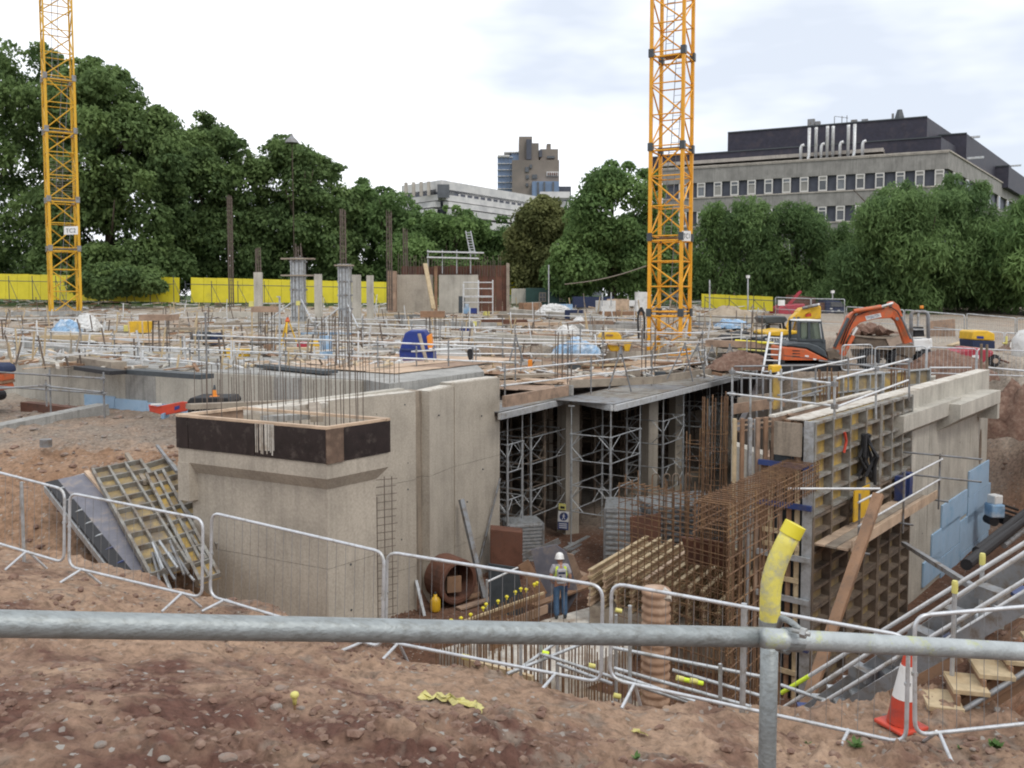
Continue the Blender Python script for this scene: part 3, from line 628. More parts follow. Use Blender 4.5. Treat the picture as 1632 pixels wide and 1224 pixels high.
# ------------------------------------------------------------------ shoring towers
def tower(p, w_, d_, top, lab, back=0):
    """four-legged shoring tower, p = front left foot, axes uA and uB"""
    t = thing('shoring_tower', lab, 'shoring tower', (p.x, p.y, PIT), 'shoring towers under the deck')
    m = M['galv'] if not back else M['mud']  # back rows get a darker colour that stands for deck shade
    c4 = [p, p + uA * w_, p + uA * w_ + uB * d_, p + uB * d_]
    for k, c_ in enumerate(c4):
        a, b = Vector((c_.x, c_.y, PIT)), Vector((c_.x, c_.y, top))
        lg = MB(); lg.tube([a, a + Vector((0, 0, .9))], .024, 8); lg.tube([a + Vector((0, 0, .85)), b - Vector((0, 0, 1.0))], .042, 8); lg.tube([b - Vector((0, 0, 1.05)), b], .022, 8)
        lg.build('leg', m, t, smooth=False)
        MB().box((c_.x, c_.y, PIT + .02), (.2, .2, .02)).build('base_plate', m, t)
        MB().box((c_.x, c_.y, top - .02), (.22, .16, .03)).build('head_plate', m, t)
        MB().lathe((c_.x, c_.y, top - 1.0), [(.03, -.03), (.075, -.02), (.075, .02), (.03, .03)], 8).build('collar', m, t)
    for k in range(4):
        a, b = c4[k], c4[(k + 1) % 4]
        for z in (PIT + 1.15, PIT + 2.05, PIT + 2.95, PIT + 3.85):
            rod('ledger', (*a, z), (*b, z), .02, m, t)
        if k % 2 == 0 or not back:
            md = a.lerp(b, .5)
            for z in (PIT + 1.15, PIT + 2.95):
                rod('brace', (*a, z + .45), (*a.lerp(b, .32), z), .013, m, t); rod('brace', (*b, z + .45), (*a.lerp(b, .68), z), .013, m, t)
                rod('brace', (*a, z + .45), (*a.lerp(b, .32), z + .9), .013, m, t); rod('brace', (*b, z + .45), (*a.lerp(b, .68), z + .9), .013, m, t)
def edge_at(px):
    for i in range(3):
        a, b = dk[i], dk[i + 1]; pa, pb = (793, 910, 978, 1200)[i], (793, 910, 978, 1200)[i + 1]
        if pa <= px <= pb:
            r = ray(px, 640); d2 = V2(b) - V2(a); nrm = Vector((d2.y, -d2.x)); t = V2(a).dot(nrm) / (r.x * nrm.x + r.y * nrm.y); return Vector((r.x * t, r.y * t))
fronts = [(813, .01, 'leftmost shoring tower beside the concrete wall end'), (851, 0, 'shoring tower just left of the sign column'), (979, 0, 'shoring tower at the projecting deck corner'), (1062, 0, 'shoring tower right of the deck corner one'), (1135, 0, 'shoring tower behind the tall rusty starter bars'), (1180, 0, 'rightmost shoring tower beside the right hand scaffold')]
for px, _, lab in fronts:
    e = edge_at(px) + uB * .12
    w_ = {813: .01, 851: 2.5, 979: 2.4, 1062: 2.1, 1135: 1.6, 1180: 1.6}[px]
    if px == 813: e = edge_at(813) + uB * .1; tower(e, .9, 1.4, DZ - .15, lab)
    else: tower(e, w_, 1.5, DZ - .15, lab)
k = 0
ordn = ['first', 'second', 'third', 'fourth', 'fifth', 'sixth', 'seventh', 'eighth', 'ninth']
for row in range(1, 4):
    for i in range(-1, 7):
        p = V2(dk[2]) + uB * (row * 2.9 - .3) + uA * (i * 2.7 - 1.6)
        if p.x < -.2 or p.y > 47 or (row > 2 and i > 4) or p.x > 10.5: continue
        tower(p, 1.5, 1.4, DZ - .15, 'shoring tower coloured dark for shade, in the %s row back, %s from its left end' % (ordn[row], ordn[i + 1]), 1)
# walls beneath the deck: dark colour stands for shade; right one added to block light
tag(MB().prism([(-2.6, 48), (17, 48), (17, 48.4), (-2.6, 48.4)], -9, DZ - .13).build('deck_shade_wall', M['film_ply_and_shade']), 'concrete basement wall coloured dark for shade, closing the space under the deck', 'concrete wall')
tag(MB().prism([(-2.2, 28.5), (-2.6, 48), (-3, 48), (-2.6, 28.5)], -9, DZ - .13).build('deck_shade_wall', M['film_ply_and_shade']), 'side wall coloured dark for shade under the deck beyond the long concrete wall', 'concrete wall')
tag(MB().prism([tuple(V2(P(1170, 700, 24.3))), (12.6, 44.2), (12.9, 44.0), tuple(V2(P(1178, 700, 24.2)))], -9, DZ - .13).build('deck_shade_wall', M['film_ply_and_shade']), 'added light-blocking wall, coloured dark for shade, under the right end of the deck', 'concrete wall')
# ------------------------------------------------------------------ right-hand wall in its formwork
r0, r1, r2 = G(1315, 674, WT), G(1443, 627, WT), G(1577, 590, WT)
ur = (V2(r2) - V2(r1)).normalized(); un = Vector((ur.y, -ur.x))          # outward, to the right
r0 = Vector((*(V2(r1) - ur * ((V2(r1) - V2(r0)).length)), WT))
def onwall(px, py, push=0):
    pp = V2(r1) + un * push; r = ray(px, py); t = pp.dot(un) / (r.x * un.x + r.y * un.y); h = r * t
    return (V2(h) - V2(r1)).dot(ur), h.z
def wpt(s, z, push=0): p = V2(r1) + ur * s + un * push; return Vector((p.x, p.y, z))
Lr = (V2(r2) - V2(r1)).length; L0 = -(V2(r1) - V2(r0)).length
rw = thing('concrete_wall', 'pale concrete basement wall on the right with ledges and blue boards against it', 'concrete wall', (r2.x, r2.y, PIT))
def wbox(s0, s1, z0, z1, p0, p1, m, name, par, label=None):
    a, b, c_, d = wpt(s0, 0, p0), wpt(s1, 0, p0), wpt(s1, 0, p1), wpt(s0, 0, p1)
    return MB().prism([(v.x, v.y) for v in (a, b, c_, d)], z0, z1).build(name, m, par, label)
for k in range(4): wbox(Lr * k / 4 - (1.2 if k == 0 else 0) + .004, Lr * (k + 1) / 4 - .004, -9.3, WT, -.42, 0 + .002 * (k % 2), M['concrete_light'], 'wall_panel', rw)
MB().beam(wpt(L0, WT + .012, -.2), wpt(Lr, WT + .012, -.2), .40, .022).build('chalky_edge', M['cap'], rw)
def ledge(px0, px1, y0, proj, h, name, lab):
    s0, z = onwall(px0, y0, proj); s1, _ = onwall(px1, y0, proj)
    pr = [(0, z - h - proj * .7), (0, z + .0), (proj, z - .0), (proj, z - h)]
    loop = [wpt(s0, zz, pp) for pp, zz in pr]
    MB().extr(loop, Vector((ur.x, ur.y, 0)) * (s1 - s0)).build(name, M['concrete_light'], rw, lab); return s0, s1, z
ledge(1441, 1531, 664, .32, .42, 'ledge', None)
s0, s1, zl = ledge(1531, 1594, 645, .62, .42, 'ledge', 'deeper corbelled ledge at the far end')
wbox(s1 - .3, s1 + .02, zl - .95, zl - .425, 0, .6, M['concrete_light'], 'corbel_leg', rw)
# round-headed niche: flat disc, dark colour stands for the recess shadow
sn, zn = onwall(1562, 712)
MB().extr([wpt(sn + .17 * math.cos(a), zn + .62 * math.sin(a), .012) for a in np.linspace(0, 2 * math.pi, 22)[:-1]], un.to_3d() * -.01).build('niche', M['mud'], rw, 'tall rounded niche, a flat disc coloured as its shadow')
for px, py in ((1470, 745), (1502, 722), (1530, 705), (1470, 850), (1505, 800)):
    s, z = onwall(px, py); tie(rw, wpt(s, z), un)
bl_ = [(1545, 752, 1576, 792), (1543, 794, 1578, 834), (1530, 832, 1578, 884), (1502, 806, 1541, 846), (1486, 853, 1529, 899), (1472, 898, 1500, 936), (1503, 849, 1528, 870)]
lb = ['small topmost blue insulation board at the far end of the wall', 'middle far blue insulation board under the topmost one', 'largest blue insulation board standing at the wall foot', 'upper blue insulation board left of the step', 'mid height blue insulation board near the wall foot', 'lowest and nearest blue insulation board touching the muddy floor', 'thin blue board tucked between two larger boards']
for (x0, y0, x1, y1), lab in zip(bl_[:6], lb):
    s0_, zt_ = onwall(x0, y0, .05); s1_, _ = onwall(x1, y0, .05); _, zb_ = onwall(x0, y1, .05)
    tag(wbox(s0_, s1_ - .02, zb_, zt_, .01, .06, M['board_blue'], 'insulation_board', None), lab, 'insulation board', 'blue boards on the right wall')
s0_, _ = onwall(1486, 899, .05); s1_, _ = onwall(1577, 884, .05); zb1 = onwall(1486, 900, .05)[1]; zb2 = onwall(1531, 884, .05)[1]
tag(wbox(onwall(1500, 900, .05)[0], onwall(1529, 900, .05)[0], PIT - .1, zb1 - .02, .01, .058, M['board_blue'], 'insulation_board', None), 'blue insulation board below the mid height one, down at the floor', 'insulation board', 'blue boards on the right wall')
tag(wbox(onwall(1531, 884, .05)[0], s1_ - .3, PIT - .1, zb2 - .02, .01, .056, M['board_blue'], 'insulation_board', None), 'bottom row blue insulation board below the largest one', 'insulation board', 'blue boards on the right wall')
# waffle formwork on the outside of the near part of the wall
def waffle(name, lab, org, eu, ev, n_out, W_, H_, nx, ny, face, par=None, th=.11, rib=.055, face_back=True, frame=None, grp='framed formwork panels'):
    """eu, ev: unit 3D axes in the panel plane; n_out towards the ribs"""
    org, eu, ev, n_out = Vector(org), Vector(eu), Vector(ev), Vector(n_out)
    t = thing(name, lab, 'formwork panel', org, grp) if par is None else par
    fm = frame or M['galv']
    b = MB(); b.extr([org, org + eu * W_, org + eu * W_ + ev * H_, org + ev * H_], n_out * -.02); b.build('facing_sheet', face, t)
    for i in range(nx + 1):
        a = org + eu * (W_ * i / nx); w = rib if 0 < i < nx else rib * 1.2
        if i == 0: a = a + eu * w / 2
        if i == nx: a = a - eu * w / 2
        plank('upright_rib', a + n_out * th / 2, a + ev * H_ + n_out * th / 2, w, th, fm, t, up=n_out)
    for j in range(ny + 1):
        a = org + ev * (H_ * j / ny)
        if j == 0: a = a + ev * rib / 2
        if j == ny: a = a - ev * rib / 2
        plank('cross_rib', a + n_out * th * .46, a + eu * W_ + n_out * th * .46, rib * .8, th * .9, fm, t, up=n_out)
    return t
uz = Vector((0, 0, 1)); u3 = ur.to_3d(); un3 = un.to_3d()
Lf = -L0
names = [('near upper', 0, 2), ('near middle', 0, 1), ('near lowest', 0, 0), ('far upper', 1, 2), ('far middle', 1, 1), ('far lowest', 1, 0)]
for nmz, i, j in names:
    wid = Lf * (.62 if i == 0 else .38) - .01
    oo = wpt(L0 + (0 if i == 0 else Lf * .62), PIT + j * 2.0, .03)
    H_ = 1.99
    waffle('formwork_panel', '%s steel framed formwork panel with yellow face, right hand wall shutter' % nmz, oo, u3, uz, un3, wid, H_, 4 if i == 0 else 3, 5, M['yellow_ply'] if (j == 2 and i == 0) else M['yellow_ply2'], th=.19, rib=.07, grp='formwork on the right hand wall', frame=M['shutter_steel'] if j == 2 else M['mud'])
# steel end column and stop-end
se = thing('stop_end', 'stained concrete filled stop end with steel edge post at the near wall end', 'stop end', wpt(L0, PIT))
wbox(L0 - .05, L0 + .02, -9, WT, -.0, .2, M['galv'], 'edge_post', se)
wbox(L0 - .12, L0 - .06, -3.35, WT - .05, -.62, -.03, M['concrete_dirty'], 'stop_board', se)
for z in (-3.55, -4.4, -5.5, -6.4, -7.4):
    plank('waling', wpt(L0 - .12, z, -.95), wpt(L0 - .12, z, .22), .08, .11, M['blue_steel'] if z in (-3.55, -4.4, -7.4) else M['galv'], se)
for k, pz in enumerate((-.9, -.72, -.5, -.3, -.12)):
    plank('soldier', wpt(L0 - .02, -9, pz), wpt(L0 - .02, -3.6, pz), .09, .07, (M['timber_red'], M['timber'], M['ply_dirty'])[k % 3], se)
for z in (-5.0, -5.3, -6.0, -6.9, -8.0):
    plank('cross_batten', wpt(L0 - .07, z, -.85), wpt(L0 - .07, z, -.05), .05, .1, M['timber'], se)
# inner shutter of the same wall, seen edge-on from above
ins = thing('inner_shutter', 'inner shutter of the right hand wall with timber soldiers at its near end', 'formwork', wpt(L0, PIT, -.8))
wbox(L0 + .1, -.3, -9, WT + .0, -.78, -.72, M['ply_dirty'], 'sheet', ins)
wbox(L0 + .1, -.3, WT + .002, WT + .05, -.84, -.70, M['cap'], 'top_rail', ins)
for k in range(5):
    plank('soldier', wpt(L0 + .0 - .02 * k, -9, -.86 - .17 * k), wpt(L0 - .02 * k, WT - .02 * k, -.86 - .17 * k), .07, .13, [M['timber_red'], M['ply_dirty'], M['galv'], M['timber_red'], M['timber']][k], ins)
# reinforcement seen in the top of the wall
wc = thing('wall_reinforcement', 'rusty reinforcement ladder filling the open top of the right hand wall form', 'rebar cage', wpt(L0, PIT, -.4))
for k in range(26):
    s = L0 + .3 + k * (Lf - .4) / 26; rod('link', wpt(s, WT - .12, -.68), wpt(s, WT - .12, -.06), .012, M['rebar'], wc, 'thin')
for pz in (-.6, -.35, -.12):
    rod('long_bar', wpt(L0 + .1, WT - .14, pz), wpt(-.3, WT - .14, pz), .012, M['rebar'], wc, 'thin')
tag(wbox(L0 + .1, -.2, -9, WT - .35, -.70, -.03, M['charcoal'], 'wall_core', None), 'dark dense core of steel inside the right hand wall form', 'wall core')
# access platform bracketed off the formwork
pf = thing('working_platform', 'timber working platform with tube guardrail bracketed to the right hand formwork', 'platform', wpt(L0 + .4, -5))
def PXY(px, py, push): s, z = onwall(px, py, push); return wpt(s, z, push)
pz_ = onwall(1460, 810, .9)[1]
s_a, s_b = onwall(1310, 850, .25)[0] , onwall(1500, 790, .9)[0]
s_a = L0 + .15; s_b = onwall(1475, 800, .7)[0]
for k in range(3):
    a, b = wpt(s_a, pz_, .3 + k * .24), wpt(s_b, pz_, .3 + k * .24); plank('scaffold_board', a, b, .225, .04, M['ply'] if k != 1 else M['timber_grey'], pf)
plank('toe_board', wpt(s_a, pz_ + .09, .97), wpt(s_b, pz_ + .09, .97), .035, .22, M['ply'], pf)
posts_s = [lerp(s_a + .25, s_b, k / 2) for k in range(3)]
for s in posts_s:
    rod('standard', wpt(s, pz_ - .3, 1.02), wpt(s, pz_ + 1.15, 1.02), .024, M['galv_dark'], pf)
    rod('transom', wpt(s, pz_ - .07, .05), wpt(s, pz_ - .07, 1.25), .024, M['galv_dark'], pf)
for dz in (.5, 1.0): rod('guard_rail', wpt(s_a + .1, pz_ + dz, 1.05), wpt(s_b + .1, pz_ + dz, 1.05), .024, M['rail'], pf)
for z_, p0 in ((pz_ + 1.12, 0), (pz_ + .55, .2)): rod('end_rail', wpt(s_b - .2, z_, p0), wpt(s_b - .0, z_, 2.0), .024, M['galv_dark'], pf)
tag(rod('scaffold_tube', P(1255, 779, 17.2), P(1402, 779, 18.0), .026, M['rail']), 'single level scaffold tube poking left across the formwork end', 'scaffold tube')
tag(plank('timber_raker', P(1400, 788, 17.5), P(1262, 1190, 14.6), .20, .10, M['timber_red']), 'long reddish timber raker leaning against the near formwork', 'timber prop')
tag(plank('steel_prop', P(1440, 866, 19.5), P(1548, 934, 13.2), .10, .08, M['galv_dark']), 'dark steel channel prop slanting down from the formwork to the bank', 'steel prop')
b = MB(); hh = [wpt(L0 + 1.9, -4.35, .38), wpt(L0 + 2.9, -4.35, .38), wpt(L0 + 2.9, -5.05, .38), wpt(L0 + 1.9, -5.05, .38)]; b.extr(hh, un3 * .03)
tag(b.build('yellow_sheet', M['jcb']), 'loose bright yellow sheet hung on the formwork above the platform', 'sheet')
# dark harness and red strap hanging on the formwork
b = MB(); c0 = wpt(L0 + 2.9, -3.2, .30); rn = random.Random(2)
for k in range(9):
    b.tube([c0 + Vector((rn.uniform(-.1, .1), rn.uniform(-.1, .1), 0)), c0 + Vector((rn.uniform(-.25, .25), rn.uniform(-.2, .2), -.5)), c0 + Vector((rn.uniform(-.3, .3), rn.uniform(-.25, .25), -.95 - rn.random() * .25))], .04, 5)
tag(b.build('harness_bundle', M['black']), 'tangle of dark slings hanging on the upper formwork', 'slings')
tag(MB().tube([wpt(L0 + 1.6, -3.0, .26), wpt(L0 + 1.66, -3.2, .28), wpt(L0 + 1.58, -3.45, .26)], .03, 6).build('red_strap', M['red']), 'small red clamp strap on the upper formwork', 'strap')
for k, s in enumerate((onwall(1430, 760, .3)[0], onwall(1441, 755, .3)[0])):
    tag(MB().box(wpt(s, -4.85, .38), (.28, .2, .62), math.atan2(ur.y, ur.x)).build('bracket_pack', M['blue_steel']), 'dark blue steel bracket pack on the platform, %s of two' % ('nearer' if k == 0 else 'farther'), 'bracket', 'blue brackets on the platform')
# yellow formwork at the back of the cell
bw0 = P(1272, 592, 26.5); bw1 = P(1480, 588, 30.5)
e = (bw1 - bw0); e.z = 0; Lb = e.length; e.normalize(); no = Vector((e.y, -e.x, 0))
for k in range(5):
    waffle('formwork_panel', 'back formwork panel facing the camera beyond the right cell, %s from the left' % ordn[k], (bw0.x + e.x * Lb * k / 5, bw0.y + e.y * Lb * k / 5, -4.6), e, uz, no, Lb / 5 - .03, 2.1, 2, 4, M['yellow_ply2'] if k % 2 == 0 else M['yellow_ply'], grp='yellow formwork behind the right cell')
tag(MB().prism([tuple(V2(p_)) for p_ in (P(1300, 640, 27.6), P(1490, 640, 31.5), P(1490, 640, 32.3), P(1300, 640, 28.4))], -8.6, -2.9).build('cell_wall', M['concrete_light']), 'pale concrete wall behind the yellow back formwork', 'concrete wall')
# inner wall of the cell on the left (pale, behind the rebar)
tag(MB().prism([tuple(V2(p_)) for p_ in (P(1166, 700, 23.5), P(1222, 700, 21.8), P(1226, 700, 22.4), P(1170, 700, 24.1))], -8.6, -4.0).build('cell_wall', M['concrete_light']), 'short pale concrete wall seen behind the rusty cage', 'concrete wall')
MBf = MB().prism([tuple(V2(p_)) for p_ in (P(1222, 700, 21.8), P(1292, 700, 20.5), P(1400, 700, 27), P(1240, 700, 27))], -4.1, -4.0)
tag(MBf.build('cell_floor', M['ply_dirty']), 'dirty plywood floor inside the right hand cell', 'plywood floor')
# ------------------------------------------------------------------ reinforcement
def bars_row(name, lab, pts, r, m, cat='starter bars', grp=None, kind='thin', cap=None, loc=None):
    t = thing(name, lab, cat, loc or pts[0][0], grp)
    for a, b in pts:
        rod('bar', a, b, r, m, t, kind)
    return t
rn = random.Random(21)
def jit(s): return rn.uniform(-s, s)
# starter bars rising out of the pier head, both faces
def along(a, b, n, z0, z1, lean=.02, hv=.12, inset=0):
    out = []
    for k in range(n):
        t = (k + .5) / n; p = V2(a).lerp(V2(b), t)
        h = z1 + jit(hv); out.append((Vector((p.x, p.y, z0)), Vector((p.x + jit(lean), p.y + jit(lean), h))))
    return out
ii = off_poly(ring, .28); i2 = off_poly(ring, .62)
bars_row('starter_bars', 'row of starter bars rising from the left face of the shuttered pier', along(ii[0], ii[1], 8, -2.7, -1.30), .009, M['rebar_dark'], grp='starter bars on the pier')
bars_row('starter_bars', 'close group of starter bars above the right corner of the pier', along(ii[1], ii[2], 6, -2.7, -1.05), .009, M['rebar_dark'], grp='starter bars on the pier')
bars_row('starter_bars', 'rear row of starter bars along the back of the pier', along(i2[3], ii[2], 8, -2.7, -1.5), .009, M['rebar_dark'], grp='starter bars on the pier')
# fence-like row behind, between pier and slab wall
A, B = P(318, 640, 23.2), P(640, 640, 24.6)
bars_row('starter_bars', 'long fence like row of starter bars in front of the pale slab wall', along(A, B, 40, -3.9, -1.75, hv=.10), .010, M['rebar_dark'], grp='starter bars by the slab wall')
A, B = P(300, 640, 21.8), P(560, 640, 19.5)
bars_row('starter_bars', 'nearer thin row of starter bars crossing behind the pier head', along(A, B, 12, -3.9, -1.9, hv=.15), .010, M['rebar_dark'], grp='starter bars by the slab wall')
cg = thing('concrete_capping', 'low concrete capping strips behind the pier with timber rails', 'concrete capping', P(420, 650, 19))
for (x0, y0, x1, y1, Ya, Yb, m) in ((400, 652, 640, 622, 20.5, 24, 'concrete_light'), (300, 648, 500, 640, 20, 22.5, 'timber_grey'), (345, 660, 520, 645, 18.8, 20.2, 'cap'), (500, 645, 505, 668, 20, 17.4, 'timber_grey'), (420, 668, 500, 662, 17.6, 18.4, 'concrete_grey')):
    plank('strip', P(x0, y0, Ya), P(x1, y1, Yb), .25, .12, M[m], cg)
MB().prism([tuple(V2(p)) for p in (P(300, 660, 20.2), P(560, 650, 20.6), P(560, 650, 23.5), P(300, 660, 23.5))], -4.2, -3.85).build('slab_strip', M['cap'], cg)
# mesh against the pier's right flank
t = thing('rebar_mesh', 'vertical strip of projecting rebar mesh on the right flank of the pier', 'rebar mesh', P(610, 980, 16.7))
for px in (600, 612, 624): 
    a = P(px, 716, 16.9); rod('upright_bar', (a.x, a.y, -9), (a.x, a.y, -3.5 if px > 602 else -3.9), .009, M['rebar_dark'], t, 'thin')
for k in range(34):
    z = -3.55 - k * .15; a, b = P(599, 716, 16.8), P(628, 716, 17.0); rod('tie_bar', (a.x - .02 + jit(.02), a.y, z), (b.x + .03 + jit(.03), b.y, z + jit(.01)), .007, M['rebar_dark'], t, 'thin')
# ---- wall cage running from the near right towards the camera
def cage(name, lab, a, b, z0, z1, sv, sh, gap, r, m, grp='rusty wall cages', hook=0):
    a, b = V2(a), V2(b); L = (b - a).length; e = (b - a).normalized(); n = Vector((-e.y, e.x))
    t = thing(name, lab, 'rebar cage', (a.x, a.y, z0), grp)
    for layer in range(2 if gap else 1):
        o = n * (gap * layer)
        k = 0
        while k * sv < L:
            p = a + e * (k * sv) + o; top = z1 + jit(.06) + (.25 if hook and k % 2 else 0)
            rod('upright_bar', (p.x, p.y, z0), (p.x + jit(.015), p.y + jit(.015), top), r, m, t, 'thin'); k += 1
        k = 0
        while z0 + k * sh < z1:
            z = z1 - .05 - k * sh; p, q_ = a + o - e * .05, b + o + e * .05
            rod('cross_bar', (p.x, p.y, z + jit(.01)), (q_.x, q_.y, z + jit(.015)), r * .9, m, t, 'thin'); k += 1
    if gap:
        k = 0
        while k * sv < L:
            p = a + e * (k * sv); q_ = p + n * gap
            rod('link_bar', (p.x, p.y, z1), (q_.x, q_.y, z1), r * .9, m, t, 'thin')
            if k % 2 == 0: rod('link_bar', (p.x, p.y, z1 - .45), (q_.x, q_.y, z1 - .45), r * .8, m, t, 'thin')
            k += 1
    return t
cB0 = V2(G(1162, 815, -3.55)); cB1 = V2(G(1306, 742, -3.55))
cage('beam_cage', 'deep rusty beam cage joining the formwork end to the cage corner', cB0, cB1, -4.05, -3.45, .15, .12, .62, .013, M['rebar'])
cage('wall_cage', 'open rusty wall cage under the beam cage nearest the camera', cB0, cB0.lerp(cB1, .5), PIT, -4.05, .24, .27, 0, .013, M['rebar'])
cage('wall_cage', 'wide rusty reinforcement cage standing in the middle of the pit', V2(P(986, 770, 20.6)), V2(P(1160, 790, 18.4)), PIT, -4.45, .2, .26, .5, .012, M['rebar'], hook=1)
cage('wall_cage', 'short rusty cage return between the two larger cages', V2(P(1162, 790, 18.3)), V2(P(1225, 740, 20.5)), PIT, -4.3, .2, .2, 0, .012, M['rebar'])
# tall bars at the cage corner
for (px, Y, n, zt_, lab) in ((1140, 20.5, 9, -2.3, 'tall cluster of rusty column bars before the right end of the deck'), (1112, 21.5, 5, -3.3, 'thin rusty bars left of the tall cluster')):
    c_ = P(px, 700, Y); t = thing('column_bars', lab, 'column bars', (c_.x, c_.y, PIT), 'rusty column bars in the pit')
    for k in range(n):
        a = 2 * math.pi * k / n; x, y = c_.x + .28 * math.cos(a), c_.y + .28 * math.sin(a); rod('bar', (x, y, PIT), (x + jit(.03), y, zt_ + jit(.2)), .016, M['rebar'], t, 'thin')
    for k in range(14): 
        z = PIT + .4 * k + .2
        if z > zt_: break
        MBh = MB(); MBh.tube([(c_.x + .3 * math.cos(a_), c_.y + .3 * math.sin(a_), z) for a_ in np.linspace(0, 6.283, 11)], .008, 4, False); MBh.build('hoop', M['rebar'], t)
# hooked bars in front of the stacked panels
t = thing('hooked_bars', 'three galvanised looking hooked bars sticking up among the shoring', 'hooked bars', P(1060, 800, 27))
for px in (1040, 1058, 1072, 1092):
    c_ = P(px, 760, 25.5); pts = [(c_.x, c_.y, PIT), (c_.x, c_.y, c_.z)] + [(c_.x + .09 * (1 - math.cos(a_)), c_.y, c_.z + .09 * math.sin(a_)) for a_ in (.6, 1.2, 1.8, 2.4, 3.0)] + [(c_.x + .18, c_.y, c_.z - .25)]
    MB().tube(pts, .022, 6).build('bar', M['mud'], t, smooth=True)
# rows of starter bars with yellow mushroom caps in the pit
def cap_part(p, par, m=None, r=.045):
    b = MB(); b.lathe(p, [(r * .45, -.05), (r * .5, 0), (r, .005), (r * .95, .03), (r * .45, .045)], 8); return b.build('cap', m or M['yellow'], par)
A, B = G(700, 1000, -6.9), G(862, 930, -6.9)
t = bars_row('starter_bars', 'row of pit starter bars with yellow safety caps beside the person', along(A, B, 34, PIT, -6.95, hv=.03), .012, M['rebar'], grp='starter bars in the pit')
for k in (1, 3, 6, 9, 13, 14, 18, 21, 24, 26, 28, 31, 32):
    p = V2(A).lerp(V2(B), (k + .5) / 34); cap_part(Vector((p.x, p.y, -6.88 + jit(.05))), t)
t = thing('kicker_boards', 'long brown kicker boards laid along the pit starter bars', 'timber boards', G(800, 1000, -7.5))
for (a, b, w_, m, dz) in ((G(690, 1016, -7.3), G(868, 948, -7.4), .16, 'timber_red', 0), (G(735, 1024, -7.6), G(872, 970, -7.7), .2, 'ply_dirty', 0), (G(780, 1034, -8.0), G(868, 1003, -8.1), .22, 'timber_red', 0), (G(700, 1004, -7.2), G(866, 945, -7.2), .05, 'timber', 0)):
    plank('board', a, b, .05, w_, M[m], t)
A, B = P(760, 1040, 16.2), P(1250, 1040, 14.6)
for j, (Y0, zt_, n, lab) in enumerate(((0, -6.35, 44, 'front row of rusty wall starter bars below the bank edge'), (.55, -6.2, 44, 'second row of rusty wall starter bars below the bank edge'))):
    bars_row('starter_bars', lab, along((A.x, A.y + Y0), (B.x, B.y + Y0), n, PIT, zt_, hv=.12), .013, M['rebar'], grp='starter bars in the pit')
A, B = P(690, 1040, 14.2), P(990, 1040, 13.2)
bars_row('starter_bars', 'nearest rusty starter bars just beyond the bank crest', along(A, B, 26, PIT - .3, -5.55, hv=.2), .012, M['rebar'], grp='starter bars in the pit')
# concrete blinding and slab in the pit, with timber edge
fl = tag(MB().prism([tuple(V2(P(*q_))) for q_ in ((690, 1000, 17), (900, 1000, 19), (1180, 1000, 17), (1250, 1000, 13.3), (760, 1000, 13.4))], PIT - .2, PIT + .03).build('blinding_slab', M['concrete_dirty']), 'pale concrete blinding on the pit floor under the starter bars', 'concrete slab')
PSZ = P(893, 984, 21.6).z
fl2 = tag(MB().prism([tuple(V2(G(*q_, PSZ))) for q_ in ((700, 1035), (985, 955), (1020, 985), (1000, 1035), (860, 1085))], PIT - .1, PSZ).build('base_slab', M['cap']), 'pale concrete base slab the person stands on', 'concrete slab')
tag(MB().beam(G(740, 1054, -6.6), G(850, 1084, -6.4), .08, .14).build('edge_form', M['timber']), 'pale timber edge form beyond the crest of the bank', 'edge form')
# tall bundled column cages in the background
for (px, yt, yb, Y, w_, lab) in ((369, 312, 490, 62, .34, 'tallest column cage standing alone against the dark left trees'), (547, 332, 425, 44, .30, 'tall column cage rising from the right steel column form'), (621, 338, 495, 55, .36, 'tall column cage at the left end of the rusty back wall'), (647, 366, 498, 59, .32, 'shorter column cage behind the left end of the rusty back wall'), (412, 398, 436, 50, .3, 'short bars above the left concrete column'), (476, 392, 412, 45, .34, 'short bars above the left steel column form')):
    a, b = P(px, yt, Y), P(px, yb, Y); t = thing('column_cage', lab, 'column cage', b, 'column cages')
    for k in range(8):
        an = k * math.pi / 4 + .2; o = Vector((math.cos(an) * w_ / 2, math.sin(an) * w_ / 2, 0)); rod('bar', b + o, Vector((b.x, b.y, a.z)) + o * .9 + Vector((jit(.03), 0, jit(.15))), .022, M['rebar_dark'], t, 'thin')
    n = int((a.z - b.z) / .3)
    for k in range(n):
        z = b.z + .3 * k + .1; MB().tube([(b.x + w_ * .52 * math.cos(a_), b.y + w_ * .52 * math.sin(a_), z) for a_ in np.linspace(0, 6.283, 9)], .012, 4, False).build('hoop', M['rebar_dark'], t)
